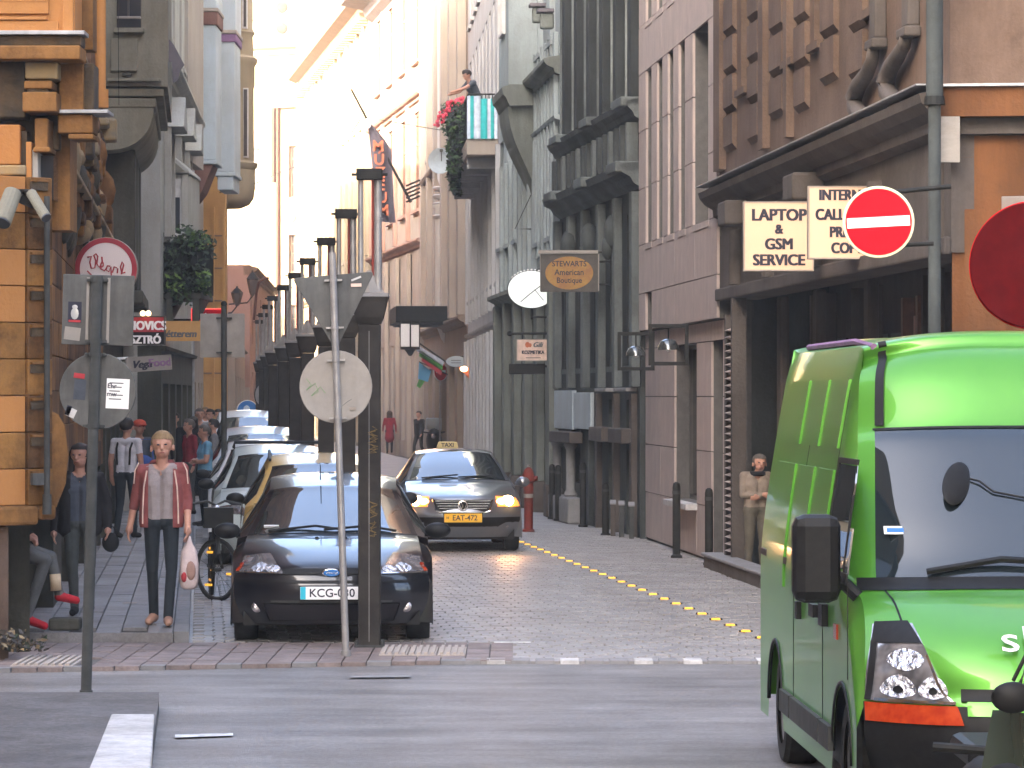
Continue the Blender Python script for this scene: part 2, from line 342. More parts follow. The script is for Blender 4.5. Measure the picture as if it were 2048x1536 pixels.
# crossing carriageway, gently worn
def road_pts(x0, x1, y0, y1, z, nx, ny):
    return [(x0 + (x1 - x0) * i / nx, y0 + (y1 - y0) * j / ny, z + 0.006 * math.sin(3.1 * i / nx * 6 + j) * math.sin(j * 0.7)) for j in range(ny + 1) for i in range(nx + 1)]
vs = road_pts(-30, 30, 2, 31.2, 0.0, nx, ny)
g.add(vs, [(j * (nx + 1) + i, j * (nx + 1) + i + 1, (j + 1) * (nx + 1) + i + 1, (j + 1) * (nx + 1) + i) for j in range(ny) for i in range(nx)])
road = struct(g.build('road', M['asphalt'], smooth=True))
M['crack'] = mat('crack', (0.10, 0.095, 0.09), 0.8, col2=(0.17, 0.16, 0.15), scale=9)
# repaired patch and worn paint on the crossing, as parts of the road
def gp(px, py, z=0.0):
    D = F * (H - z) / (py - HY); return (XX(px, D), D, z)
def ground_poly(name, pts, mat_, z, parent):
    m = MB(); vs = [gp(px, py, z) for px, py in pts]; m.add(vs, [tuple(range(len(vs)))]); return m.build(name, mat_, parent)
ground_poly('worn_line', [(350, 1469), (466, 1466), (466, 1471), (350, 1475)], M['paintwhite'], 0.012, road)
ground_poly('worn_line', [(700, 1351), (820, 1350), (822, 1354), (700, 1355)], M['greystone'], 0.012, road)
# left pavement --------------------------------------------------------
pav = MB(); pav.add([(wall_left(33) - 1.5, 32.96, 0.085), (line_left(33) - 0.12, 32.96, 0.085), (line_left(120), 120, 0.085), (wall_left(120) - 2, 120, 0.085)], [(0, 1, 2, 3)])
pavement = struct(pav.build('pavement', M['joint']))
m = MB(); m.box(wall_left(33) - 1.4, line_left(33) - .138, 32.93, 32.975, -.02, .118); m.build('edge_stone', M['slab2'], pavement)
for c in range(9):
    for r_ in range(33):
        D0 = 32.98 + r_ * 1.25 + (0.6 if c % 2 else 0); D1 = D0 + 1.235
        a0 = 0.15 + c * 0.235; a1 = a0 + 0.222
        if a0 > 1.75: continue
        m = MB(); z0 = 0.09; z1 = 0.12 + R.uniform(-0.004, 0.004)
        x = lambda a, D: line_left(D) - a
        lo = [(x(a1, D0), D0, z0), (x(a0, D0), D0, z0), (x(a0, D1), D1, z0), (x(a1, D1), D1, z0)]
        hi = [(p[0], p[1], z1) for p in lo]
        m.add(lo + hi, [(4, 5, 6, 7), (0, 1, 5, 4), (1, 2, 6, 5), (2, 3, 7, 6), (3, 0, 4, 7)])
        m.build('paving_slab', M['slab'] if R.random() < 0.6 else M['slab2'], pavement)
for r_ in range(60):
    D0 = 32.98 + r_ * 1.0; D1 = D0 + 0.985; m = MB()
    lo = [(line_left(D0) - 0.135, D0, -0.02), (line_left(D0), D0, -0.02), (line_left(D1), D1, -0.02), (line_left(D1) - 0.135, D1, -0.02)]
    hi = [(p[0], p[1], 0.125) for p in lo]
    m.add(lo + hi, [(4, 5, 6, 7), (0, 1, 5, 4), (1, 2, 6, 5), (2, 3, 7, 6), (3, 0, 4, 7)])
    m.build('kerb_stone', M['kerb'], pavement)
# raised crossing strip in pinkish pavers ------------------------------
st = MB()
def strip_front(x): return 29.75 + (x + 4.2) * 0.235 if x < 0 else 30.74          # curved kerb towards the crossing
xs = [-9 + 0.5 * i for i in range(19)]
vs = []; 
for x in xs: vs += [(x, strip_front(x), -0.02), (x, strip_front(x), 0.012), (x, 32.95, 0.012), (x, 32.95, -0.02)]
n = len(xs); fs = []
for i in range(n - 1):
    for k in range(3): fs.append((4 * i + k, 4 * i + k + 1, 4 * i + 4 + k + 1, 4 * i + 4 + k))
fs += [(0, 1, 2, 3), (4 * n - 1, 4 * n - 2, 4 * n - 3, 4 * n - 4)]
st.add(vs, fs); strip = struct(st.build('crossing_pavement', M['joint']))
bx = -4.9; k = 0
while bx < -0.1:
    x0, x1 = bx, bx + 0.205; y = strip_front((x0 + x1) / 2) + 0.16; rows = 0
    while y < 32.85:
        y1 = min(y + 0.33, 32.92)
        if not ((-4.12 < x0 < -3.62 and y < 31.0) or (-1.15 < x0 < -0.42 and y > 31.3 and y < 32.3)):
            m = MB(); m.box(x0, x1 - 0.012, y, y1 - 0.014, 0.0, 0.032 + R.uniform(-.003, .003)); m.build('paver', M['pinkpaver'], strip)
        y = y1; rows += 1
    m = MB(); m.box(x0, x1 - 0.008, strip_front((x0 + x1) / 2) - 0.03, strip_front((x0 + x1) / 2) + 0.15, -0.02, 0.036); m.build('edge_stone', M['pinkpaver'] if k % 3 else M['kerb'], strip)
    bx += 0.205; k += 1
def tactile(x0, x1, y0, y1, z):
    m = MB(); m.box(x0, x1, y0, y1, z - 0.02, z + 0.012); q = x0 + 0.02
    while q < x1 - 0.02: m.box(q, q + 0.03, y0 + 0.02, y1 - 0.02, z + 0.0125, z + 0.03); q += 0.058
    m.build('tactile_slab', M['tactile'], strip)
for i in range(2): tactile(-4.12 + 0.26 * i, -3.87 + 0.26 * i, 29.95, 31.0, 0.028)
for i in range(3): tactile(-1.14 + 0.25 * i, -0.90 + 0.25 * i, 31.25, 32.25, 0.028)
# sett carriageway ------------------------------------------------------
sb = MB(); sb.add([(-3.0, 30.95, 0.0), (4.4, 30.95, 0.0), (3.0, 60, 0.0), (0.2, 90, 0.0), (-6, 150, 0.12), (-14, 240, 0.3), (-34, 240, 0.3), (-15, 150, 0.12), (-7.9, 90, 0.0)], [(0, 1, 2, 3, 8), (3, 4, 7, 8), (4, 5, 6, 7)])
street = struct(sb.build('street', M['sett']))
count = 0; setts = []; far = MB()
y = 31.0; row = 0
me_set = None
while y < 62:
    D1 = y + 0.235
    x = line_left(y) + 0.03 + (0.1 if row % 2 else 0); xr = 3.6 - 0.075 * (y - 34)
    while x < xr:
        inlane = x < -0.2 - 0.0855 * (y - 31)
        if not (x < -0.15 and y < 32.95):
            z = 0.022 + R.uniform(-0.004, 0.004); sh = -0.0855 * 0.235
            if count < 300 and x > -0.3:
                m = MB(); m.add([(x, y, 0), (x + 0.186, y, 0), (x + 0.186, D1 - .014, 0), (x, D1 - .014, 0), (x + .004, y + .005, z), (x + 0.182, y + .005, z), (x + 0.182, D1 - .019, z), (x + .004, D1 - .019, z)], [(4, 5, 6, 7), (0, 1, 5, 4), (1, 2, 6, 5), (2, 3, 7, 6), (3, 0, 4, 7)])
                m.build('sett', M['sett'] if R.random() < 0.8 else M['sett_dark'], street); count += 1
            else:
                far.add([(x, y, 0), (x + 0.186, y, 0), (x + 0.186, D1 - .014, 0), (x, D1 - .014, 0), (x + .004, y + .005, z), (x + 0.182, y + .005, z), (x + 0.182, D1 - .019, z), (x + .004, D1 - .019, z)], [(4, 5, 6, 7), (0, 1, 5, 4), (1, 2, 6, 5), (2, 3, 7, 6), (3, 0, 4, 7)], 1 if inlane or R.random() < 0.12 else 0)
        x += 0.2
    y += 0.235; row += 1
far.build('setts', [M['sett'], M['sett_dark']], street)['kind'] = 'stuff'
# white and grey kerb blocks across the mouth of the street
bk = 0; x = -0.42
while x < 4.2:
    m = MB(); long = 0.155; col = M['whitestone'] if bk in (1, 4, 7, 9, 12, 15, 18) else M['greystone']
    m.box(x, x + long, 30.62, 30.93, -0.02, 0.035); m.build('kerb_block', col, street)
    m = MB(); m.box(x + long + .004, x + 0.203, 30.63, 30.92, -0.02, 0.028); m.build('kerb_block', M['sett_dark'], street)
    x += 0.207; bk += 1
for (px, py) in [(1000, 1285)]:
    m = MB(); a = gp(px - 12, py, .03); m.box(a[0], a[0] + .33, a[1], a[1] + .06, .028, .034); m.build('worn_line', M['paintwhite'], street)
# near island at lower left --------------------------------------------
isl = MB()
pts = [gp(0, 1412, 0.0), gp(318, 1412, 0.0), gp(318, 1425, 0.0), gp(300, 1560, 0.0), gp(290, 1760, 0.0), gp(-300, 1760, 0), gp(-300, 1412, 0)]
vs = [(p[0], p[1], -0.02) for p in pts] + [(p[0], p[1], 0.10) for p in pts]; n = len(pts)
isl.add(vs, [tuple(range(n, 2 * n))] + [(i, (i + 1) % n, n + (i + 1) % n, n + i) for i in range(n)])
island = struct(isl.build('near_pavement', M['asphalt_dark']))
ks = MB(); A = [gp(222, 1428, .118), gp(309, 1428, .118), gp(300, 1560, .118), gp(168, 1560, .118)]
lo = [(p[0], p[1], 0.05) for p in A]; ks.add(lo + A, [(4, 5, 6, 7), (0, 1, 5, 4), (1, 2, 6, 5), (2, 3, 7, 6), (3, 0, 4, 7)])
ks.build('kerb_stone', M['whitestone'], island, bevel=0.012)['label'] = 'broad white kerb stone'
ks = MB(); A = [gp(166, 1566, .118), gp(299, 1566, .118), gp(290, 1750, .118), gp(90, 1750, .118)]
lo = [(p[0], p[1], 0.05) for p in A]; ks.add(lo + A, [(4, 5, 6, 7), (0, 1, 5, 4), (1, 2, 6, 5), (2, 3, 7, 6), (3, 0, 4, 7)]); ks.build('kerb_stone', M['whitestone'], island, bevel=0.012)

# ================================================================== buildings
M['shopdark'] = plaster('shopdark', (0.15, 0.125, 0.11), 0.6, 0.4, 0.4)
class Bld:
    def __init__(s, name, label, A, B, height, depth=9.0, cat='building', massmat=None, z0=0.0, mass=True):
        s.A = Vector(A); s.B = Vector(B); s.L = (s.B - s.A).length; s.d = (s.B - s.A) / s.L; s.n = Vector((-s.d.y, s.d.x)); s.h = height
        s.root = thing(name, label, cat, (A[0], A[1], 0), math.atan2(s.d.y, s.d.x)); s.cache = {}
        s.mm = massmat
        if mass:
            m = MB(); m.box(0, s.L, -depth, -0.42, z0, height); m.build('core', massmat, s.root)
    def u(s, px):
        r = Vector(((px - CX) / F, 1.0)); det = r.x * (-s.d.y) - (-s.d.x) * r.y
        t = (s.A.x * (-s.d.y) - (-s.d.x) * s.A.y) / det; uu = (r.x * s.A.y - r.y * s.A.x) / det
        s._t = t; return uu
    def D(s, px): s.u(px); return s._t
    def z(s, px, py): return ZZ(py, s.D(px))
    def span(s, a, b): return tuple(sorted((s.u(a), s.u(b))))
    def loc(s, x, y):
        v = Vector((x, y)) - s.A; return (v.dot(s.d), v.dot(s.n))
    def wall(s, z0, z1, mat_, openings=(), u0=0.0, u1=None, y=0.0, reveal=0.3, name='wall', ends=True, back=0.45):
        u1 = s.L if u1 is None else u1; m = MB()
        us = sorted({u0, u1} | {min(max(o[0], u0), u1) for o in openings} | {min(max(o[1], u0), u1) for o in openings})
        zs = sorted({z0, z1} | {min(max(o[2], z0), z1) for o in openings} | {min(max(o[3], z0), z1) for o in openings})
        for i in range(len(us) - 1):
            for j in range(len(zs) - 1):
                cu, cz = (us[i] + us[i + 1]) / 2, (zs[j] + zs[j + 1]) / 2
                if any(o[0] < cu < o[1] and o[2] < cz < o[3] for o in openings): continue
                m.quad((us[i], y, zs[j]), (us[i + 1], y, zs[j]), (us[i + 1], y, zs[j + 1]), (us[i], y, zs[j + 1]))
        for o in openings:
            a, b, c, d = max(o[0], u0), min(o[1], u1), max(o[2], z0), min(o[3], z1); r = y - reveal
            m.quad((a, y, c), (a, r, c), (a, r, d), (a, y, d)); m.quad((b, y, c), (b, r, c), (b, r, d), (b, y, d))
            m.quad((a, y, c), (b, y, c), (b, r, c), (a, r, c)); m.quad((a, y, d), (b, y, d), (b, r, d), (a, r, d))
        if ends:
            q = y - back
            m.quad((u0, y, z0), (u0, q, z0), (u0, q, z1), (u0, y, z1)); m.quad((u1, y, z0), (u1, q, z0), (u1, q, z1), (u1, y, z1))
            m.quad((u0, y, z1), (u1, y, z1), (u1, q, z1), (u0, q, z1)); m.quad((u0, y, z0), (u1, y, z0), (u1, q, z0), (u0, q, z0))
        return m.build(name, mat_, s.root)
    def window(s, o, y=-0.2, frame='frame_dark', glass='glass', nv=1, nh=1, t=0.06, sill=None, sillmat=None, name='window', parent=None):
        a, b, c, d = o; w, h = b - a, d - c; key = (round(w, 2), round(h, 2), frame, glass, nv, nh, t)
        if key not in s.cache:
            m = MB(); m.box(0, t, 0, .07, 0, h); m.box(w - t, w, 0, .07, 0, h); m.box(t, w - t, 0, .07, 0, t); m.box(t, w - t, 0, .07, h - t, h)
            for i in range(nv): q = w * (i + 1) / (nv + 1); m.box(q - t * .4, q + t * .4, .004, .06, t, h - t)
            for i in range(nh): q = h * (0.68 if nh == 1 else (i + 1) / (nh + 1)); m.box(t, w - t, .008, .055, q - t * .4, q + t * .4)
            p = MB(); p.quad((t * .5, .025, t * .5), (w - t * .5, .025, t * .5), (w - t * .5, .025, h - t * .5), (t * .5, .025, h - t * .5))
            s.cache[key] = (m.mesh('window', M[frame]), p.mesh('pane', M[glass]))
        fm, pm = s.cache[key]
        f = bpy.data.objects.new(name, fm); C.objects.link(f); f.parent = s.root; f.location = (a, y, c)
        p = bpy.data.objects.new('pane', pm); C.objects.link(p); p.parent = f
        if sill:
            m = MB(); m.box(-0.08, w + 0.08, 0.02, -y + sill, -0.09, -0.003); m.build('sill', sillmat or M['greystone'], f)
        return f
    def cornice(s, u0, u1, z, prof, mat_, name='cornice'):
        """prof: (out, up) points, open at the wall"""
        poly = [(-0.25, z + prof[0][1])] + [(p[0], z + p[1]) for p in prof] + [(-0.25, z + prof[-1][1])]
        m = MB(); m.prism(poly, 'x', u0, u1); return m.build(name, mat_, s.root)
    def block(s, name, u0, u1, y0, y1, z0, z1, mat_, bevel=0):
        m = MB(); m.box(u0, u1, y0, y1, z0, z1); return m.build(name, mat_, s.root, bevel=bevel)
    def door(s, o, y=-0.3, mat_=None):
        a, b, c, d = o; m = MB(); m.box(0, b - a, 0, .06, 0, d - c); w = b - a; h = d - c
        m.box(.12, w * .46, .061, .08, .25, h * .42); m.box(w * .54, w - .12, .061, .08, .25, h * .42); m.box(.12, w * .46, .061, .08, h * .5, h - .2); m.box(w * .54, w - .12, .061, .08, h * .5, h - .2)
        q = m.build('door', mat_ or M['frame_brown'], s.root); q.location = (a, y, c)
        k = MB(); k.cyl((w * .5, .06, 1.05), (w * .5, .14, 1.05), .025); k.build('handle', M['steel'], q); return q
CORN = [(0.0, 0.0), (0.10, 0.04), (0.12, 0.12), (0.24, 0.17), (0.30, 0.24), (0.30, 0.30), (0.0, 0.36)]
SILLP = [(0.0, 0.0), (0.10, 0.03), (0.12, 0.09), (0.0, 0.11)]

# ---- R1 brown corner building on the right ---------------------------
b1 = Bld('corner_building', 'brown rusticated stone corner building with dark ground floor shop behind the green van', (3.87, 32.2), (2.735, 48.0), 17, 10, massmat=M['stonegrey'], mass=False)
m = MB(); m.box(0, b1.L, -10, -0.42, 4.96, 17); m.box(0, b1.L, -10, -2.6, 0, 4.96); m.build('core', M['shopdark'], b1.root)
ops1 = []
for (a, b_) in [(1575, 1593), (1628, 1646), (1738, 1752), (1482, 1498)]:
    u0, u1 = b1.span(a, b_); ops1.append((u0, u1, 6.1, 9.2))
b1.wall(4.96, 17, M['stonebrown'], ops1, reveal=.28)
for o in ops1: b1.window(o, -.25, nv=0, nh=2, sill=.08, sillmat=M['stonebrown'])
cols = [(1455, 1474, 12), (1503, 1523, 0), (1547, 1572, 40), (1597, 1620, 22), (1650, 1678, 60), (1708, 1736, 30)]
for (a, b_, off) in cols:
    u0, u1 = b1.span(a, b_); z = 5.35 + off * 0.004
    while z < 10.5:
        m = MB(); y1 = 0.06; h = 0.455
        m.add([(u0, -.05, z), (u1, -.05, z), (u1, y1 - .055, z), (u0, y1 - .055, z), (u0, y1, z + .07), (u1, y1, z + .07), (u1, y1, z + h), (u0, y1, z + h), (u0, -.05, z + h), (u1, -.05, z + h)],
              [(0, 1, 2, 3), (3, 2, 5, 4), (4, 5, 6, 7), (7, 6, 9, 8), (0, 3, 4, 7, 8), (1, 9, 6, 5, 2)])
        m.build('stone_block', M['stonebrown'], b1.root); z += 0.50
for (a, b_) in [(1440, 1452), (1530, 1540), (1581, 1588)]:
    u0, u1 = b1.span(a, b_); b1.block('pilaster', u0, u1, -.02, .09, 5.2, 14, M['stonebrown'])
b1.cornice(-0.05, b1.L, 4.56, [(0, 0), (.09, .05), (.10, .14), (.20, .2), (.27, .28), (.29, .36), (0, .42)], M['stonegrey'])
m = MB(); m.box(-.1, b1.L, .02, .33, 4.986, 5.0); m.build('flashing', M['zinc'], b1.root)
for px in (1500, 1640):    # consoles under the cornice, above the columns
    u = b1.u(px); b1.block('console', u - .35, u + .35, 0.0, .36, 4.36, 4.66, M['stonegrey'], .03)
b1.block('lintel', -0.02, b1.L, -.5, 0.0, 3.52, 4.36, M['stonegrey']); b1.block('lintel_band', -0.04, b1.L + .0, .003, .07, 3.50, 3.66, M['stonegrey'], .02)
b1.block('frieze', -0.02, b1.L, -.5, -.02, 4.363, 4.956, M['stonegrey'])
for px in (1478, 1545, 1640, 1760, 1882):
    u = b1.u(px); b1.block('pilaster', u - .16, u + .16, -.62, -.5, 0, 3.517, M['shopdark'], .03)
    m = MB(); m.lathe([(.14, 3.667), (.13, 4.36)], (u, 0.0, 0), n=14); m.build('half_column', M['stonegrey'], b1.root, smooth='auto')
for px in (1500, 1525, 1572, 1605, 1700, 1728, 1800, 1840): u = b1.u(px); b1.block('door_post', u - .05, u + .05, -.9, -.75, 0, 3.5, M['shopdark'])
# shop front set back under the lintel
q = 0.0
while q < b1.L - 0.9:
    o = (q + .08, q + .9, .5, 3.0); b1.window(o, -1.5, frame='frame_dark', nv=0, nh=1); q += 1.02
b1.block('stall_riser', 0, b1.L, -1.6, -1.45, 0, .5, M['shopdark']); b1.block('fascia', 0, b1.L, -1.6, -1.45, 3.0, 4.9, M['shopdark'])
for px in (1664, 1690):
    u = b1.u(px); b1.block('door_post', u - .06, u + .06, -.9, -.75, 0, 3.3, M['frame_brown'])
u = b1.u(1676); b1.block('entrance_panel', u - .25, u + .1, -.92, -.82, 2.45, 3.1, M['salmon'])
# folding metal gate at the far jamb
ga = MB(); gz = 0.15; u = b1.u(1466)
while gz < 3.1:
    ga.add([(u - .35, -.02, gz), (u - .35, .10, gz + .04), (u - .35, -.02, gz + .085), (u + .1, -.02, gz), (u + .1, .10, gz + .04), (u + .1, -.02, gz + .085)], [(0, 1, 4, 3), (1, 2, 5, 4), (0, 2, 1), (3, 4, 5)]); gz += .088
ga.build('folding_gate', M['beige'], b1.root)
b1.block('gate_post', u + .12, u + .25, -.1, .08, 0, 3.3, M['stonegrey']); b1.block('gate_post', u - .52, u - .38, -.1, .08, 0, 3.5, M['stonegrey'])
b1.block('doorstep', 9.0, 15.5, .02, .26, -.02, .17, M['stonegrey'], .02); b1.block('doorstep', 8.98, 15.55, 0.0, .29, .172, .215, M['greystone'], .015)
# corner face towards the crossing
m = MB(); A0 = b1.loc(3.87, 32.2); B0 = b1.loc(9.0, 31.5)
def strip_wall(bld, pA, pB, z0, z1, out, th, name, mt):
    a = Vector(bld.loc(*pA)); b = Vector(bld.loc(*pB)); d = (b - a).normalized(); n_ = Vector((d.y, -d.x))
    # outward = towards the camera
    wd = Vector((pB[0] - pA[0], pB[1] - pA[1])).normalized(); wn = Vector((wd.y, -wd.x)); 
    ln = Vector((wn.dot(bld.d), wn.dot(bld.n)))
    p = [a + ln * out, b + ln * out, b - ln * th, a - ln * th]
    mm = MB(); mm.prism([(q.x, q.y) for q in p], 'z', z0, z1); return mm.build(name, mt, bld.root)
strip_wall(b1, (3.86, 32.19), (10, 31.4), 4.97, 17, 0.0, .6, 'corner_wall', M['stonebrown'])
strip_wall(b1, (3.88, 32.19), (10, 31.4), 0, 4.55, -.03, .6, 'corner_wall', M['rust'])
strip_wall(b1, (3.78, 32.2), (10, 31.4), 4.56, 4.70, .08, .6, 'corner_cornice', M['stonegrey'])
strip_wall(b1, (3.70, 32.2), (10, 31.4), 4.703, 4.96, .22, .6, 'corner_cornice', M['rust'])
strip_wall(b1, (3.66, 32.2), (10, 31.4), 4.963, 4.985, .27, .5, 'flashing', M['zinc'])
strip_wall(b1, (3.99, 32.18), (4.35, 32.13), 0.3, 3.9, .03, .1, 'pilaster', M['rust'])
strip_wall(b1, (4.75, 32.07), (5.15, 32.02), 0.3, 4.4, .03, .1, 'pilaster', M['rust'])
m = MB(); m.box(-.11, .11, -.03, .03, 0, .95); q = m.build('name_board', M['signback2'], b1.root); lu = b1.loc(XX(1898, 32.0), 31.97); q.location = (lu[0], lu[1], Z_ := ZZ(325, 32.0)); q.rotation_euler = (0, 0, -b1.root.rotation_euler[2]); q.scale = (.8, 1, .42)
# scroll brackets
for pts, top in (([(1768, 95), (1764, 122), (1752, 150), (1736, 172), (1727, 196), (1730, 216), (1744, 232), (1762, 240)], 1768), ([(1834, 72), (1829, 92), (1815, 115), (1800, 138), (1791, 162), (1795, 184), (1810, 203), (1832, 211)], 1834)):
    m = MB(); L3 = []
    for (px, py) in pts: u = b1.u(px); L3.append(Vector((u, .10, b1.z(px, py))))
    m.tube(L3, [.06, .065, .075, .085, .09, .09, .085, .08], 10); m.build('scroll', M['stonegrey'], b1.root, smooth=True)
    u = b1.u(top); z = b1.z(top, pts[0][1]); b1.block('scroll_shaft', u - .16, u + .16, 0, .12, z + .08, 12, M['stonegrey'], .02); b1.block('scroll_cap', u - .22, u + .22, 0, .16, z - .02, z + .078, M['stonegrey'], .02)

# ---- R2 beige stone building -----------------------------------------
b2 = Bld('stone_clad_building', 'beige stone clad building with tall slit windows between the dark and the brown facade', (2.735, 48.02), (2.04, 57.6), 18, 9, massmat=M['darkgrey2'])
b2.root['category'] = 'building'
slits = [(1297, 1308), (1319, 1330), (1341, 1352), (1363, 1375), (1391, 1422)]
ops2 = []
for i, (a, b_) in enumerate(slits):
    u0, u1 = b2.span(a, b_); ops2 += [(u0, u1, 4.62, 7.3), (u0, u1, 8.05, 10.8)]
u0, u1 = b2.span(1296, 1308); ops2.append((u0, u1, 3.32, 3.85))
b2.wall(3.28, 18, M['joint'], ops2, reveal=.32, name='backing_wall')
for o in ops2[:-1]: b2.window(o, -.3, nv=0, nh=2, frame='frame_brown', glass='glasswarm', sill=.05, sillmat=M['beige'])
b2.window(ops2[-1], -.3, nv=0, nh=0)
def cladding(B, us, zs, y, th, ops, mt, gap=.008):
    for i in range(len(us) - 1):
        for j in range(len(zs) - 1):
            cu, cz = (us[i] + us[i + 1]) / 2, (zs[j] + zs[j + 1]) / 2
            if any(o[0] - .01 < cu < o[1] + .01 and o[2] - .01 < cz < o[3] + .01 for o in ops): continue
            B.block('stone_panel', us[i] + gap, us[i + 1] - gap, y, y + th + R.uniform(0, .004), zs[j] + gap, zs[j + 1] - gap, mt)
us = sorted({0.0, b2.L} | {o[0] for o in ops2} | {o[1] for o in ops2})
cladding(b2, us, [4.62, 5.5, 6.4, 7.3], 0.002, .035, ops2, M['beige']); cladding(b2, us, [8.05, 8.9, 9.8, 10.8], .002, .035, ops2, M['beige'])
us3 = [0, 2.4, 4.8, 7.2, ops2[-1][0], ops2[-1][1], b2.L]; us3 = sorted(us3)
cladding(b2, us3, [3.28, 3.86], .002, .035, ops2, M['beige']); cladding(b2, [0, 2.4, 4.8, 7.2, b2.L], [3.86, 4.62], .002, .035, [], M['beige']); cladding(b2, [0, 3.2, 6.4, b2.L], [7.3, 8.05], .002, .035, [], M['beige'])
# ground floor piers and shop window
sw = b2.span(1340, 1384); sw2 = b2.span(1413, 1436); ops2g = [(sw[0], sw[1], .75, 3.0), (sw2[0], sw2[1], .12, 3.1)]
b2.wall(0, 3.277, M['joint'], ops2g, y=-.1, reveal=.3, name='backing_wall', back=.32)
usg = sorted({0, b2.L, sw[0], sw[1], sw2[0], sw2[1], (sw[0] + b2.L) / 2 + 1.2})
cladding(b2, usg, [.03, .75, 1.5, 2.25, 3.0, 3.27], -.098, .03, ops2g, M['beige'])
b2.window(ops2g[0], -.36, nv=2, nh=0, frame='frame_dark'); b2.door(ops2g[1], -.38, M['frame_dark']); b2.block('window_ledge', sw[0] - .05, sw[1] + .05, -.15, .1, .66, .745, M['whitestone'], .01)

# ---- R3 dark grey building -------------------------------------------
b3 = Bld('dark_building', 'sooty dark grey building with ribbed upper front and heavy ledges', (2.04, 57.65), (0.894, 68.0), 18, 9, massmat=M['darkgrey2'])
ops3 = []
for k in range(5): u0 = .5 + k * 2.02; ops3.append((u0, u0 + 1.1, 7.4, 10.5))
opsg = [(.5 + k * 2.02, 1.55 + k * 2.02, 2.75, 5.2) for k in range(5)]
b3.wall(2.4, 18, M['ribdark'], ops3 + opsg, reveal=.3)
for o in ops3: b3.window(o, -.28, nv=1, nh=2)
for o in opsg: b3.window(o, -.28, nv=1, nh=1, sill=.06, sillmat=M['darkgrey'])
for k in range(7):
    u = .1 + k * 1.68
    if u + .3 > b3.L: break
    b3.block('pilaster', u + .05, u + .42, 0.0, .15, 6.98, 16, M['ribdark'], .01); b3.block('rib', u + .423, u + .465, 0.0, .18, 6.98, 16, M['ribpale'] if k in (0, 1, 4) else M['darkgrey'])
    b3.block('rib', u + .85, u + .93, 0.0, .07, 6.98, 16, M['darkgrey']); b3.block('rib', u + 1.2, u + 1.26, 0.0, .05, 6.98, 16, M['ribdark'])
b3.cornice(0, b3.L, 6.62, [(0, 0), (.1, .06), (.14, .14), (.22, .22), (.25, .30), (0, .36)], M['darkgrey'])
b3.cornice(0, b3.L, 5.55, [(0, 0), (.12, .08), (.18, .18), (.30, .24), (.34, .36), (0, .42)], M['darkgrey'])
for u0, u1 in ((0, 1.1), (4.2, 5.2), (8.4, 9.5)):
    b3.block('cornice_break', u0, u1, .0, .42, 5.80, 5.97, M['darkgrey'], .02); b3.block('cornice_break', u0, u1, 0, .33, 6.84, 6.99, M['darkgrey'], .02)
for k in range(15):
    u = .25 + k * .69
    if u > b3.L - .2: break
    b3.block('baluster', u, u + .17, 0.01, .2, 5.98, 6.6, M['darkgrey'] if k % 3 == 0 else M['darkgrey2'], .01)
for k in range(6): u = .1 + k * 2.0; b3.block('pilaster', u, u + .3, 0, .14, 2.4, 5.5, M['darkgrey'], .015)
for px, py, r_ in ((1150, 430, .22), (1192, 415, .2), (1240, 380, .25)):
    u = b3.u(px); m = MB(); m.ball((u, .12, 4.95), (r_, .15, .3)); m.ball((u + .05, .2, 4.7), (r_ * .6, .1, .2)); m.build('carving', M['darkgrey2'], b3.root, smooth=True)
opsb = [(.3, 1.5, 0, 2.2), (2.2, 3.6, 0.0, 2.2), (4.6, 6.2, 0.0, 2.3), (7.3, 8.6, .7, 2.2)]
b3.wall(0, 2.4, M['darkgrey2'], opsb, y=.02, reveal=.4)
for o in opsb[:3]: b3.door(o, -.4, M['frame_dark'])
b3.window(opsb[3], -.3, nv=1, nh=0)
for px in (1133, 1160):   # engaged columns on a pedestal at the far doorway
    u = b3.u(px); m = MB(); m.lathe([(.11, .463), (.13, .50), (.085, .58), (.08, 1.3), (.12, 1.38), (.12, 1.417)], (u, .17, 0), n=14); m.build('column', M['greystone'], b3.root, smooth='auto')
u = b3.u(1150); b3.block('pedestal', u - 1.5, u + 1.4, .05, .32, 0, .46, M['greystone'], .03); b3.block('door_hood', u - 1.5, u + 1.4, .05, .3, 1.42, 1.62, M['stonegrey'], .02)
u0, u1 = b3.span(1122, 1194); b3.block('notice_panel', u0, u0 + (u1 - u0) * .45, .05, .12, 1.68, 2.32, M['paleblue'], .01); b3.block('notice_panel', u0 + (u1 - u0) * .47, u1, .05, .13, 1.66, 2.36, M['paleblue'], .01)
for px in (1222, 1262): u = b3.u(px); b3.block('door_hood', u - .8, u + .75, .05, .28, 1.5, 1.74, M['stonegrey'], .02); b3.block('ledge', u - .8, u + .6, .02, .2, 2.33, 2.39, M['greystone'], .01)
for px in (1205, 1240, 1275): u = b3.u(px); b3.block('pilaster', u - .12, u + .12, .02, .12, 0, 2.3, M['stonegrey'], .01)

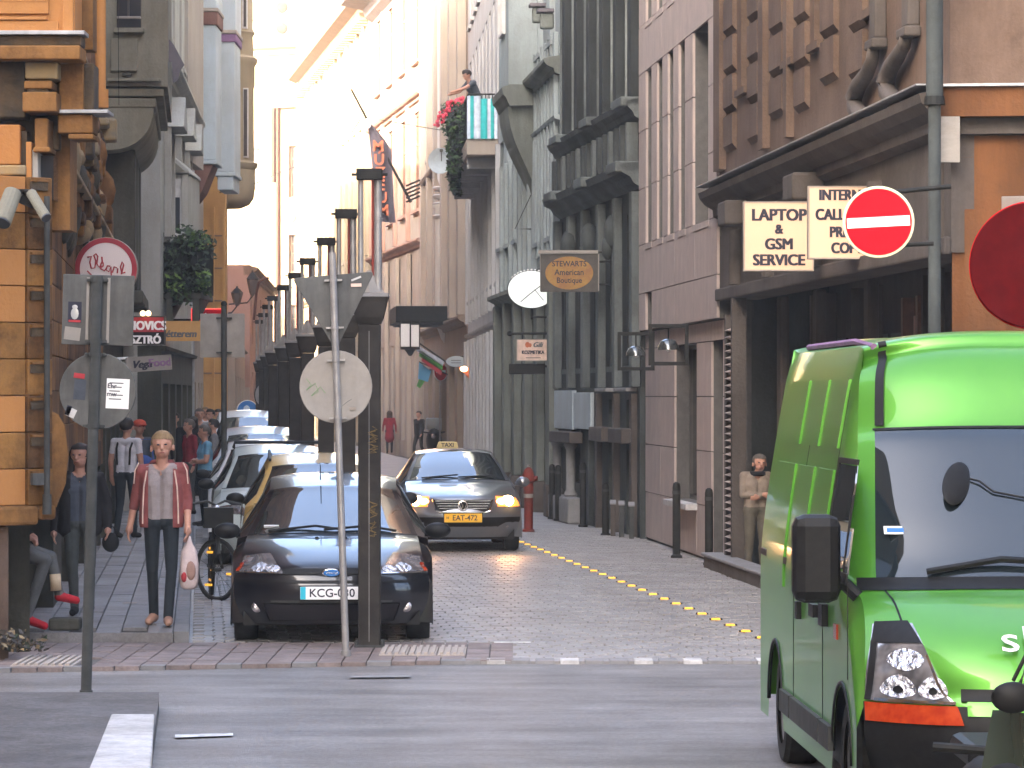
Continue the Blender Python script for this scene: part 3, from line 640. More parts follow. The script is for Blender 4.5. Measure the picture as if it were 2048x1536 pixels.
# ---- R4 mint building with oriel -------------------------------------
b4 = Bld('oriel_building', 'pale mint green building with projecting oriel on a curved stone bracket', (0.894, 68.05), (-0.27, 83.0), 20, 9, massmat=M['mintdark'])
ops4 = [(1.0 + k * 2.6, 2.2 + k * 2.6, 9.0, 11.2) for k in range(2)] + [(9.5 + k * 2.2, 10.6 + k * 2.2, 5.6, 8.0) for k in range(3)] + [(1.2 + 2.7 * k, 2.4 + 2.7 * k, 5.3, 7.6) for k in range(2)]
b4.wall(4.3, 20, M['mint'], ops4, reveal=.25)
for o in ops4: b4.window(o, -.22, nv=1, nh=1, frame='frame_white', sill=.1, sillmat=M['mint'])
opg4 = [(.8 + k * 2.8, 2.5 + k * 2.8, 0.25 if k % 2 else 0, 3.4) for k in range(5)]
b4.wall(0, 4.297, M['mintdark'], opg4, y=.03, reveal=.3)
for i, o in enumerate(opg4):
    if i % 2: b4.window(o, -.25, nv=1, nh=1)
    else: b4.door(o, -.25, M['frame_dark'])
for k in range(6): b4.block('pilaster', .1 + k * 2.8, .55 + k * 2.8, .03, .2, .6, 4.28, M['mintdark'], .02); b4.block('plinth', .05 + k * 2.8, .6 + k * 2.8, .03, .26, 0, .6, M['stonegrey'], .02)
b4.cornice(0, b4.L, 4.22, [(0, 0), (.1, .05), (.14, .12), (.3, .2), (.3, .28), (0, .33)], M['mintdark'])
# oriel
oz0 = ZZ(170, 73); ub0, ub1 = b4.loc(0.6, 73.0)[0], b4.loc(0.3, 75.6)[0]
m = MB(); m.box(ub0, ub1, -.1, .58, oz0, 19); m.build('oriel', M['mint'], b4.root)
b4.cornice(ub0 - .12, ub1 + .1, oz0 - .42, [(.56, 0), (.60, .06), (.64, .16), (.70, .22), (.72, .36), (.56, .42)], M['mintdark'])
br = MB(); prof = []
for i in range(9): t = i / 8; prof.append((.58 * (math.cos(t * math.pi / 2)) ** 1.3, oz0 - .42 - 1.7 * t))
for i in range(8):
    (y0, z0), (y1, z1) = prof[i], prof[i + 1]; s0 = .08 + .3 * (i / 8); s1 = .08 + .3 * ((i + 1) / 8)
    br.add([(ub0 + s0, y0, z0), (ub1 - s0, y0, z0), (ub1 - s1, y1, z1), (ub0 + s1, y1, z1)], [(0, 1, 2, 3)]); br.add([(ub0 + s0, 0, z0), (ub0 + s0, y0, z0), (ub0 + s1, y1, z1), (ub0 + s1, 0, z1)], [(0, 1, 2, 3)]); br.add([(ub1 - s0, 0, z0), (ub1 - s0, y0, z0), (ub1 - s1, y1, z1), (ub1 - s1, 0, z1)], [(0, 1, 2, 3)])
br.build('oriel_bracket', M['mintdark'], b4.root, smooth='auto')
for k in range(1): o = (ub0 + .8, ub0 + 1.9, oz0 + 1.1, oz0 + 3.4); f = b4.window(o, .582, nv=1, nh=1, frame='frame_white')
for (px, py) in ((1088, 48), (1012, 78)): u = b4.u(1074); z = ZZ(py, 73)
for k, u in enumerate((1.2, 3.0)): b4.block('bracket', u, u + .22, 0, .26, oz0 + .75 + .3 * k, oz0 + 1.05 + .3 * k, M['mintdark'], .04); b4.block('bracket_cap', u - .06, u + .28, 0, .32, oz0 + 1.053 + .3 * k, oz0 + 1.13 + .3 * k, M['slate'], .02)
for k in range(7): u = .3 + k * .72; b4.block('pilaster', u, u + .22, 0, .09, 5.0, oz0 + .6, M['mint'], .01)
b4.cornice(0, ub0, ZZ(165, 71) - .1, CORN, M['mintdark']); b4.cornice(0, ub0 + 1, ZZ(255, 70), SILLP, M['mint'])
for k in range(8): b4.block('pilaster', ub0 + .2 + k * 1.25, ub0 + .45 + k * 1.25, 0, .08, 4.6, 7.4, M['mint'], .01)

# ---- R5 off-white building -------------------------------------------
b5 = Bld('white_building', 'long off white building carrying the balcony with red flowers', (-0.27, 83.05), (-1.25, 104), 21, 9, massmat=M['offwhite'])
ops5 = []
for k in range(9):
    u = .7 + k * 2.25
    ops5 += [(u, u + 1.0, 9.2, 11.6), (u, u + 1.0, 12.6, 15.0)]
    if k != 4: ops5.append((u, u + 1.0, 4.9, 7.3))
b5.wall(4.0, 21, M['offwhite'], ops5, reveal=.25)
for o in ops5: b5.window(o, -.22, nv=1, nh=1, frame='frame_white', glass='glass', sill=.08, sillmat=M['offwhite'])
opg5 = [(.6 + k * 2.25, 1.7 + k * 2.25, .3, 3.3) for k in range(9)]
b5.wall(0, 3.997, M['offwhite'], opg5, y=.02, reveal=.3)
for o in opg5: b5.window(o, -.25, nv=1, nh=2, frame='frame_white')
for k in range(10): b5.block('pilaster', .1 + k * 2.25, .5 + k * 2.25, .02, .14, 0, 3.8, M['offwhite'], .01); b5.block('pilaster', .12 + k * 2.25, .34 + k * 2.25, 0, .1, 4.3, 8.0, M['offwhite'], .01)
b5.cornice(0, b5.L, 3.9, SILLP, M['offwhite']); b5.cornice(0, b5.L, 16, CORN, M['offwhite'])
# rounded turret end
ut = b5.u(908)
for z0, z1, r_ in ((4.6, 8.2, .62), (9.2, 15.5, .55)):
    m = MB(); m.lathe([(r_ * .25, z0 - .9), (r_ * .7, z0 - .5), (r_, z0), (r_, z1), (r_ * 1.12, z1 + .1), (r_ * 1.12, z1 + .22)], (ut - .6, .0, 0), n=24); m.build('round_bay', M['white'], b5.root, smooth='auto')
for z in (8.3, 8.55, 8.8, 7.9): m = MB(); m.lathe([(.66, z), (.72, z + .1), (.66, z + .14)], (ut - .6, 0, 0), n=24); m.build('bay_moulding', M['offwhite'], b5.root)

# ---- R6 brown building ------------------------------------------------
b6 = Bld('brown_building', 'brown house with gridded window and dark canopy beyond the white building', (-1.25, 104.05), (-3.1, 130), 19, 9, massmat=M['brownwall'])
o6 = [b6.span(862, 890) + (6.1, 9.2)]; o6 += [(3 + k * 5, 5.4 + k * 5, 10.5, 13.5) for k in range(5)]
b6.wall(4.3, 19, M['brownwall'], o6, reveal=.3)
b6.window(o6[0], -.25, nv=3, nh=5, frame='frame_brown', glass='glasswarm', t=.09)
for o in o6[1:]: b6.window(o, -.25, nv=2, nh=1, frame='frame_white', sill=.1)
og6 = [(2 + k * 4.5, 5 + k * 4.5, 0, 3.2) for k in range(5)]; b6.wall(0, 4.297, M['brownwall'], og6, y=.03)
for o in og6: b6.window(o, -.25, nv=1, nh=1, frame='frame_brown')
b6.cornice(0, b6.L, 9.5, CORN, M['pink']); b6.cornice(0, b6.L, 4.25, CORN, M['brownwall'])
for k in range(6): b6.block('pilaster', 1 + k * 4.6, 1.8 + k * 4.6, 0, .25, 4.6, 18, M['pink'], .02)
m = MB(); u0, u1 = b6.span(806, 893); 
b6.block('canopy', b6.loc(-1.3, 112)[0], b6.loc(-1.3, 117)[0], 0.05, 1.75, ZZ(645, 112), ZZ(612, 112), M['iron'], .02)
b6.block('canopy_soffit', b6.loc(-1.3, 112)[0] + .1, b6.loc(-1.3, 117)[0] - .1, .06, 1.65, ZZ(645, 112) - .06, ZZ(645, 112) - .003, M['steel_dark'])

# ---- R7 pinkish building with gables ----------------------------------
b7 = Bld('gabled_building', 'pinkish stone building with projecting roof cornice and tall brown framed windows', (-3.1, 130.05), (-5.75, 150), 26, 10, massmat=M['pink'])
o7 = []
for k in range(4):
    u = 1.2 + k * 4.8; o7 += [(u, u + 2.6, 9.0, 12.6), (u, u + 2.6, 14.4, 17.4)]
b7.wall(4.5, 26, M['pink'], o7, reveal=.2)
for o in o7: b7.window(o, -.15, nv=2, nh=1, frame='frame_brown', glass='glasswarm', t=.13, sill=.15, sillmat=M['salmon'])
og7 = [(1.5 + k * 4.2, 3.4 + k * 4.2, .6, 5.6) for k in range(4)]
b7.wall(0, 4.497, M['pink'], [(o[0], o[1], o[2], 4.2) for o in og7], y=.04)
for o in og7: b7.window((o[0], o[1], o[2], 4.2), -.3, nv=1, nh=1, frame='frame_brown')
for k in range(5): b7.block('pilaster', .2 + k * 4.2, .9 + k * 4.2, .04, .2, 0, 7.5, M['pink'], .02); b7.block('pilaster', .2 + k * 4.8, .75 + k * 4.8, 0, .14, 8, 17.5, M['salmon'], .02)
b7.cornice(0, b7.L, 17.6, [(0, 0), (.3, .2), (.4, .5), (1.3, .7), (1.35, 1.0), (0, 1.1)], M['slate']); b7.cornice(0, b7.L, 7.6, CORN, M['salmon'])
b7.cornice(0, b7.L, 12.9, CORN, M['salmon'])
m = MB(); m.add([(1, 1.3, 18.75), (16, 1.3, 18.75), (16, -3, 22), (1, -3, 22)], [(0, 1, 2, 3)]); m.build('roof', M['slate'], b7.root)

# ---- R8 long cream building -------------------------------------------
b8 = Bld('cream_building', 'sunlit cream building with attic row of slender openings and red shutters', (-5.75, 150.05), (-10.9, 190), 27, 10, massmat=M['cream'])
o8 = []
for k in range(13):
    u = 1.2 + k * 2.95
    o8 += [(u, u + .9, 19.4, 22.0), (u, u + 1.2, 13.6, 17.0), (u, u + 1.2, 8.2, 11.6)]
b8.wall(5.0, 27, M['cream'], o8, reveal=.22)
for i, o in enumerate(o8):
    k = i // 3; red = k >= 9 and i % 3
    b8.window(o, -.17, nv=1, nh=1, frame='shutter_red' if red else 'frame_brown', glass='glasswarm', t=.16, sill=.12, sillmat=M['cream'])
og8 = [(1 + k * 3.9, 3.2 + k * 3.9, .3, 4.2) for k in range(9)]
b8.wall(0, 4.997, M['cream'], og8, y=.04)
for o in og8: b8.window(o, -.3, nv=1, nh=1, frame='frame_brown')
for k in range(13): u = .4 + k * 2.95; b8.block('pilaster', u, u + .45, 0, .12, 7.4, 18.0, M['cream'], .02)
b8.cornice(0, b8.L, 18.1, [(0, 0), (.2, .15), (.3, .4), (.75, .6), (.8, .95), (0, 1.05)], M['creamtrim']); b8.cornice(0, b8.L, 23, CORN, M['creamtrim']); b8.cornice(0, b8.L, 6.8, CORN, M['creamtrim'])
for k in range(37): u = .4 + k * 1.08; b8.block('dentil', u, u + .35, 0, .5, 17.75, 18.08, M['creamtrim'])
b8.block('corner_strip', b8.L - .9, b8.L + .0, 0, .35, 0, 24, M['salmon'], .02)

# ---- E1 sunlit building closing the street ----------------------------
e1 = Bld('end_building', 'blazing sunlit cream building with terracotta framed window bay closing the street', (XX(640, 222), 222), (XX(395, 226), 226), 24, 12, massmat=M['cream'])
bay = e1.span(547, 612)
oe = []
uc0, uc1 = e1.span(577, 597)
for (za, zb) in ((ZZ(395, 223), ZZ(292, 223)), (ZZ(545, 223), ZZ(468, 223)), (ZZ(720, 223), ZZ(610, 223))): oe.append((uc0, uc1, za, zb))
for k in range(3): u = e1.u(520) + k * 2.0; oe += [(u, u + .9, 4.0, 6.6), (u, u + .9, 9.5, 12), (u, u + .9, 15, 17.5)]
oe = [o for o in oe if o[1] < e1.L - .2]
e1.wall(0, 24, M['cream'], oe, reveal=.4)
for o in oe[:3]: e1.window(o, -.35, nv=1, nh=3, frame='frame_brown', glass='glass', t=.08)
for o in oe[3:]: e1.window(o, -.35, nv=1, nh=1, frame='frame_white', glass='glasswarm')
for a, b_ in ((547, 553), (557, 561), (604, 612)):
    u0, u1 = e1.span(a, b_); e1.block('bay_frame', u0, u1, 0, .3, 0, ZZ(212, 223), M['terracotta'], .03)
u0, u1 = e1.span(545, 614); e1.block('bay_head', u0, u1, .0, .36, ZZ(216, 223), ZZ(204, 223), M['creamtrim'], .03); e1.block('bay_panel', *e1.span(573, 601), 0, .06, ZZ(470, 223), ZZ(395, 223) - .2, M['salmon'])
e1.block('bay_panel', *e1.span(573, 601), 0, .06, ZZ(290, 223), ZZ(230, 223), M['salmon'])
for py in (262, 435): u = e1.u(587); m = MB(); m.ball((u, .08, ZZ(py, 223)), (.22, .08, .32)); m.build('relief', M['creamtrim'], e1.root, smooth=True)
m = MB(); u0, u1 = e1.span(622, 629); e1.block('drain_strip', u0, u1, 0, .2, 0, ZZ(125, 223), M['terracotta'])
e1.cornice(0, e1.L, ZZ(95, 223) - .5, [(0, 0), (.2, .1), (.3, .35), (.7, .5), (.75, .8), (0, .9)], M['cream'])
# tower with two brick panels behind
tw = Bld('brick_tower', 'pale tower with square red medallion panels rising above the end building', (XX(760, 260), 260), (XX(500, 262), 262), 33, 8, massmat=M['cream'])
tw.wall(0, 33, M['cream'], [], reveal=.3)
for (ya, yb) in ((28, -40), (72, 33), (96, 78)):
    u0, u1 = tw.span(546, 584); tw.block('brick_panel', u0, u1, 0, .12, ZZ(ya, 260), ZZ(yb, 260), M['salmon'], .03)
    if ya < 90: u = (u0 + u1) / 2; m = MB(); m.lathe([(.42, 0), (.40, .12), (.25, .2), (.1, .22)], (0, 0, 0), axis='y', n=12); q = m.build('medallion', M['terracotta'], tw.root); q.location = (u, .12, (ZZ(max(ya, 0), 260) + ZZ(max(yb, -8), 260)) / 2)
tw.cornice(0, tw.L, ZZ(28, 260) - .3, SILLP, M['creamtrim'])

# ================================================================== left side
YEL = [M['yellow'], M['yellow'], M['yellow2'], M['yellow3'], M['yellow2'], M['yellow4']]
# ---- L1 yellow rusticated corner building ------------------------------
l1 = Bld('yellow_building', 'ornate orange yellow corner building with sooty ledges and carved brackets', (wall_left(52), 52), (wall_left(31.75), 31.75), 17, 8, massmat=M['yellow'], mass=False)
m = MB(); m.box(0, l1.L - .5, -8, -.5, 0, 17); m.build('core', M['soot'], l1.root)
ol = []
for k in range(4): u = 2.0 + k * 4.6; ol.append((u, u + 1.5, 4.4, 6.7))
l1.wall(1.28, 17, M['yellow'], ol, reveal=.35)
for o in ol: l1.window(o, -.3, nv=1, nh=1, frame='frame_brown', sill=.15, sillmat=M['ledge'])
l1.wall(0, 1.277, M['drabdark'], [(1, 3, 0, 1.27), (5.5, 8, 0, 1.27), (10, 13, 0, 1.27), (15.2, 20.6, 0, 1.27)], y=-.02, reveal=.8, back=.45)
# rusticated courses with notches
zc = 1.3
while zc < 4.05:
    q = 0.05; row = int(zc * 10)
    while q < l1.L - .3:
        ln = R.uniform(.95, 1.35); q1 = min(q + ln, l1.L)
        if not any(o[0] - .05 < q1 and q < o[1] + .05 and o[2] < zc + .3 and zc < o[3] for o in ol):
            l1.block('stone_block', q, q1 - .008, .0, .075 + R.uniform(0, .008), zc, zc + .329, R.choice(YEL), .008)
        q = q1
    zc += .335
# pier at the corner with slots
pw = Bld('corner_pier', 'broad orange corner pier with slotted courses and rounded corbel at far left', (XX(97, 31.0), 31.2), (XX(-120, 30.4), 30.4), 4.4, .5, cat='pier', massmat=M['yellow'], mass=False)
zc = 1.33; row = 0
while zc < 3.95:
    for (a, b_) in ((-120, 44), (45, 95)):
        u0, u1 = pw.span(a, b_); pw.block('stone_block', u0 + .002, u1 - .002, -.5, .05 + (.02 if a == 45 else 0) + R.uniform(0, .006), zc, zc + .303, R.choice(YEL) if a > 0 else R.choice([M['orange'], M['yellow3'], M['orange']]), .008)
    u0, u1 = pw.span(50, 83); pw.block('slot', u0, u1, .06, .092, zc + .19, zc + .262, M['soot']); pw.block('slot_ledge', u0, u1, .06, .105, zc + .265, zc + .285, M['yellow'])
    zc += .31; row += 1
for (a, b_, za, zb) in ((-120, 62, 1.16, 1.325), (64, 97, 1.2, 1.325)):
    u0, u1 = pw.span(a, b_); pw.block('base_course', u0, u1, -.5, .12, za, zb, M['yellow'], .03)
m = MB(); u = pw.u(112)
m.prism([(.0, 1.25), (.10, 1.3), (.20, 1.5), (.23, 1.75), (.19, 2.0), (.12, 2.1), (0, 2.15), (-.4, 2.15), (-.4, 1.25)], 'y', -.45, .0); q = m.build('corbel', M['yellow'], pw.root, bevel=.03); q.location = (pw.u(97), 0, 0); q.scale = (-1, 1, 1)
m = MB(); m.box(-.06, .06, 0, .03, 0, .1); q = m.build('plaque', M['signback'], pw.root); q.location = (pw.u(55), .125, 1.5)
u0, u1 = pw.span(-120, 20); pw.block('plinth', u0, u1, -.6, .0, 0, 1.157, M['stonebrown'], .03)
# upper storeys: ledges, brackets, soot
def lblk(name, px0, px1, y0, y1, pya, pyb, mt, bev=.02, Dp=33.0):
    bev = bev * .4
    """a piece of the near end of the yellow front, facing the crossing: columns px0..px1, rows pya..pyb at depth Dp"""
    x0, x1 = XX(px0, Dp), XX(px1, Dp); m = MB(); m.box(0, x1 - x0, -y1, -y0, 0, ZZ(pya, Dp) - ZZ(pyb, Dp)); q = m.build(name, mt, l1.root, bevel=bev)
    lu = l1.loc(x0, Dp); q.location = (lu[0], lu[1], ZZ(pyb, Dp)); q.rotation_euler = (0, 0, -l1.root.rotation_euler[2]); return q
Dn = 31.2
lblk('end_wall', -160, 44, 0, -.5, 460, 985, M['orange'], 0, Dn + .06)
lblk('end_wall', -160, 150, 0, -.5, -60, 72, M['orange'], 0, Dn)
lblk('end_wall', -160, 140, 0.0, -.5, 90, 460, M['yellow'], 0, Dn + .45)
for (a, b_, c_, d_) in ((-40, 95, -40, 4), (-40, 95, 34, 40)): lblk('panel_moulding', a, b_, 0, .035, c_ + 0, d_, M['orange'], .01, Dn)
lblk('panel', -40, 98, 0, .03, -55, 28, M['orange'], .012, Dn); lblk('panel', -40, 118, 0, .02, 42, 68, M['orange'], .012, Dn)
lblk('corner_strip', 127, 148, 0, .05, -60, 66, M['orange'], .02, Dn); lblk('corner_strip', 152, 186, -.3, .0, -60, 100, M['yellow'], .02, Dn + .6)
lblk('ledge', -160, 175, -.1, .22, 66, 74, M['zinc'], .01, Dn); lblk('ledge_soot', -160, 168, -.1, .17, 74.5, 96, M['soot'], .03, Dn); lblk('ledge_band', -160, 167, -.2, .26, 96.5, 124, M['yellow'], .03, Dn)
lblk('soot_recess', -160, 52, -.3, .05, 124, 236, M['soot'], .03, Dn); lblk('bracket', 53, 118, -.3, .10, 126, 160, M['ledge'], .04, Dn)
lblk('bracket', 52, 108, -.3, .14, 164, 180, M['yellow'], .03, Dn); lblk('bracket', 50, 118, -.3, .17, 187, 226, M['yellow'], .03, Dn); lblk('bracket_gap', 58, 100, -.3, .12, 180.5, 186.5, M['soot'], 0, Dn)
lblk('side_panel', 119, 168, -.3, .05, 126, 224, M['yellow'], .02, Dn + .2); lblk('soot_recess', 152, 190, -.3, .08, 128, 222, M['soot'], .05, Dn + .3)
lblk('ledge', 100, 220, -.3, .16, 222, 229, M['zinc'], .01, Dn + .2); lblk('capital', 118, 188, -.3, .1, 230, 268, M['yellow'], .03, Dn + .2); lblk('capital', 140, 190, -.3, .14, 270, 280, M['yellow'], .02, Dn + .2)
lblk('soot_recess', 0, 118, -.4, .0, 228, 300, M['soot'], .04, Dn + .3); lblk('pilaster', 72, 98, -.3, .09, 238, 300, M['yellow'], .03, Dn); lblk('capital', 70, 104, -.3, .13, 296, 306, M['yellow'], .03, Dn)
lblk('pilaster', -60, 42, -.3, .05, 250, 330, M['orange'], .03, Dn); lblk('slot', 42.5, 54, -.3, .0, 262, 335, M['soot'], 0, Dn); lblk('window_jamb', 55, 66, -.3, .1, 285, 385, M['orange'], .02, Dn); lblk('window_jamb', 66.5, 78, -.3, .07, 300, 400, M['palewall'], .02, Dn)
lblk('window_recess', 79, 104, -.4, -.1, 310, 400, M['glass'], 0, Dn); lblk('bracket', -60, 56, -.3, .12, 332, 352, M['ledge'], .04, Dn); 
for i in range(110):
    px = 104 + 86 * R.random() ** .8; D_ = 10658.0 / (400 - px); py = 230 + R.uniform(0, 245)
    u = l1.u(px); w_ = R.uniform(.25, .9); h_ = R.uniform(.10, .32); z = ZZ(py, D_)
    if R.random() < .45:
        m = MB(); m.ball((0, 0, 0), (w_ * .4, R.uniform(.1, .26), h_), 10, 6); q = m.build('carving', R.choice([M['ledge'], M['yellow'], M['drabdark']]), l1.root, smooth=True); q.location = (u, .05, z)
    else: l1.block('carving', u - w_ / 2, u + w_ / 2, -.05, R.uniform(.1, .34), z - h_ / 2, z + h_ / 2, R.choice([M['yellow2'], M['yellow3'], M['ledge'], M['soot'], M['yellow4']]), .03)
for zz, y_ in ((4.25, .2), (5.9, .10)): l1.block('ledge', 0, l1.L, 0, y_, zz, zz + .14, M['yellow'], .02); l1.block('ledge', 0, l1.L, 0, y_ + .08, zz + .143, zz + .19, M['ledge'], .01)
m = MB(); m.cyl((XX(183, 33) , 0, 0), (XX(183, 33), 0, 5.0), .05, n=12); 
# drainpipes of the yellow building
for px, Dp, zb, zt, r_, mt in ((94, 31.0, 1.3, 3.95, .026, 'steel_dark'), (201, 33.5, ZZ(205, 33.5), 14, .05, 'orange')):
    m = MB(); m.cyl((0, 0, zb), (0, 0, zt), r_, n=12); m.cyl((0, 0, zb - .05), (0, 0, zb + .12), r_ * 1.5, n=12)
    q = m.build('drainpipe', M[mt], l1.root, smooth='auto'); lu = l1.loc(XX(px, Dp), Dp); q.location = (lu[0], lu[1], 0)

# ---- L2 drab building with oriel ---------------------------------------
l2 = Bld('drab_building', 'drab olive grey house with heavy oriel on a rounded console', (wall_left(68), 68), (wall_left(52.05), 52.05), 18, 8, massmat=M['drabdark'])
ol2 = [(1.2 + k * 3.6, 2.6 + k * 3.6, 4.2, 6.4) for k in range(4)] + [(1.5, 3.5, 7.6, 10)]
l2.wall(3.3, 18, M['drab'], ol2, reveal=.3)
for o in ol2: l2.window(o, -.27, nv=1, nh=1, frame='frame_dark', sill=.12, sillmat=M['drab'])
og = [(.6 + k * 3.1, 2.9 + k * 3.1, 0.05, 2.6) for k in range(5)]
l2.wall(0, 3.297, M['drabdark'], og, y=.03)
for i, o in enumerate(og): l2.window(o, -.25, nv=2, nh=1) if i % 2 else l2.door(o, -.25, M['frame_dark'])
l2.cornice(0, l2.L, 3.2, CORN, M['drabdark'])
# oriel: near face at D=53, runs to D=60
ou1 = l2.loc(wall_left(53), 53)[0]; ou0 = l2.loc(wall_left(60), 60)[0]; zb = ZZ(172, 53)
m = MB(); m.box(ou0, ou1, -.1, .99, zb, 18); m.build('oriel', M['drab'], l2.root)
for i, (ya, yb, k) in enumerate(((176, 192, .93), (195, 214, .82))): l2.block('oriel_step', ou0 + .05, ou1 - .02 - .02 * i, .0, k, ZZ(yb, 53), ZZ(ya, 53), M['drab'], .02)
m = MB(); pr = [(.78 * math.cos(t) ** .7, ZZ(214, 53) - .62 * math.sin(t)) for t in [i * math.pi / 2 / 8 * .98 for i in range(9)]]
m.prism([(0, ZZ(214, 53) - .003)] + [(p[0], p[1] - .003) for p in pr] + [(0, pr[-1][1])], 'x', ou0 + .1, ou1 - .06); m.build('console', M['drab'], l2.root, smooth='auto')
fx = l2.loc(XX(235, 52.99), 52.97)
def face_l2(name, px0, px1, pya, pyb, th, mt):
    D_ = 52.98; m = MB(); m.box(0, XX(px1, D_) - XX(px0, D_), -th, .06, 0, ZZ(pya, D_) - ZZ(pyb, D_)); q = m.build(name, mt, l2.root, bevel=.006); lu = l2.loc(XX(px0, D_), D_); q.location = (lu[0], lu[1], ZZ(pyb, D_)); q.rotation_euler = (0, 0, -l2.root.rotation_euler[2]); return q
q = face_l2('window', 234, 282, -60, 56, .02, M['glass']); face_l2('sill', 228, 288, 56.5, 66, .09, M['drab']); face_l2('window_frame', 255, 259, -60, 34, .05, M['frame_dark']); face_l2('window_frame', 234, 282, 33, 38, .06, M['signback2'])
face_l2('panel', 222, 275, 78, 142, .03, M['drab']); face_l2('moulding', 216, 322, 157, 163, .08, M['drab']); face_l2('moulding', 245, 262, 146, 152, .05, M['drabdark'])
# torn roof flap on the oriel's flank and shutters below
m = MB(); m.add([P(335, 75, 55), P(348, 90, 55), P(369, 130, 55), P(360, 142, 55), P(356, 160, 55), P(346, 166, 55), P(344, 125, 55), P(334, 122, 55)] + [P(335, 75, 55.5), P(348, 90, 55.5), P(369, 130, 55.5), P(360, 142, 55.5), P(356, 160, 55.5), P(346, 166, 55.5), P(344, 125, 55.5), P(334, 122, 55.5)], [tuple(range(8)), tuple(range(15, 7, -1))] + [(i, (i + 1) % 8, 8 + (i + 1) % 8, 8 + i) for i in range(8)])
q = m.build('sheet_metal_flap', M['slate'], l2.root); q.matrix_parent_inverse = (Matrix.Translation(l2.root.location) @ Matrix.Rotation(l2.root.rotation_euler[2], 4, 'Z')).inverted()
for k in range(3):
    l2.block('shutter', ou1 - 2.2 - k * 2.1, ou1 - .9 - k * 2.1, .02, .5, 3.9, 5.9, M['drabdark'], .02)
    l2.block('ledge', ou1 - 2.3 - k * 2.1, ou1 - .8 - k * 2.1, .02, .62, 3.62, 3.82, M['drabdark'], .03)

# ---- L3 pale house with pediment window --------------------------------
l3 = Bld('pale_house', 'pale plaster house with pedimented window above the planted balcony', (-7.44, 85), (-6.56, 68.05), 18, 8, massmat=M['palewall'])
ol3 = [(13.6, 15.1, 5.3, 7.2), (8.5, 9.8, 5.0, 7.4), (4, 5.3, 5, 7.4)] + [(3 + k * 3.6, 4.2 + k * 3.6, 9.2, 11.5) for k in range(4)]
l3.wall(3.2, 18, M['palewall'], ol3, reveal=.28)
for o in ol3: l3.window(o, -.25, nv=1, nh=1, frame='frame_white', sill=.12, sillmat=M['palewall'])
for o in ol3[:3]:
    a, b_ = o[0] - .3, o[1] + .3; m = MB(); m.prism([(a, o[3] + .2), (b_, o[3] + .2), ((a + b_) / 2, o[3] + .85)], 'y', 0, .38); m.build('pediment', M['palewall'], l3.root, bevel=.02)
    l3.block('surround', o[0] - .22, o[0] - .02, 0, .14, o[2], o[3] + .19, M['palewall'], .01); l3.block('surround', o[1] + .02, o[1] + .22, 0, .14, o[2], o[3] + .19, M['palewall'], .01)
og = [(1 + k * 3.2, 3.4 + k * 3.2, 0.05, 2.5) for k in range(5)]; l3.wall(0, 3.197, M['drabdark'], og, y=.02)
for i, o in enumerate(og): l3.window(o, -.25, nv=2, nh=1) if i % 2 == 0 else l3.door(o, -.25, M['frame_dark'])
l3.cornice(0, l3.L, 8.3, CORN, M['palewall']); l3.cornice(0, l3.L, 3.1, SILLP, M['drabdark'])

def l3w(m, name, mt, **k):
    q = m.build(name, mt, l3.root, **k); q.matrix_parent_inverse = (Matrix.Translation(l3.root.location) @ Matrix.Rotation(l3.root.rotation_euler[2], 4, 'Z')).inverted(); return q
D3 = 73.4; z_ = lambda py: ZZ(py, D3); x_ = lambda px: XX(px, D3)
m = MB(); m.box(x_(318), x_(377), D3, D3 + 2.6, z_(485), z_(348)); l3w(m, 'window_bay', M['palewall'])
m = MB(); m.prism([(x_(318), z_(347)), (x_(381), z_(347)), (x_(378), z_(340)), (x_(348), z_(313)), (x_(318), z_(313))], 'y', D3 - .18, D3 + 2.6); l3w(m, 'pediment', M['palewall'], bevel=.02)
m = MB(); m.prism([(x_(346), z_(344)), (x_(372), z_(344)), (x_(349), z_(324)), (x_(346), z_(324))], 'y', D3 - .20, D3 - .183); l3w(m, 'pediment_field', M['drab'])
m = MB(); m.box(x_(320), x_(330), D3 - .1, D3 - .003, z_(485), z_(350)); m.box(x_(364), x_(376), D3 - .1, D3 - .003, z_(485), z_(350)); l3w(m, 'surround', M['palewall'])
m = MB(); m.box(x_(331), x_(363), D3 - .04, D3 - .003, z_(478), z_(358)); m.box(x_(346), x_(349), D3 - .06, D3 - .041, z_(478), z_(358)); f_ = l3w(m, 'window', M['frame_white'])
m = MB(); m.box(x_(334), x_(345), D3 - .05, D3 - .042, z_(470), z_(395)); m.box(x_(350), x_(360), D3 - .05, D3 - .042, z_(466), z_(395)); l3w(m, 'pane', M['glass'])
m = MB(); m.cyl((XX(383, 84.4), 84.4, .1), (XX(383, 84.4), 84.4, 15), .07, n=10); l3w(m, 'drainpipe', M['cargrey'] if False else M['zinc'], smooth='auto')
m = MB(); m.box(XX(357, 80), XX(376, 80), 80, 84, ZZ(318, 80), 15); l3w(m, 'corner_strip', M['pink'])
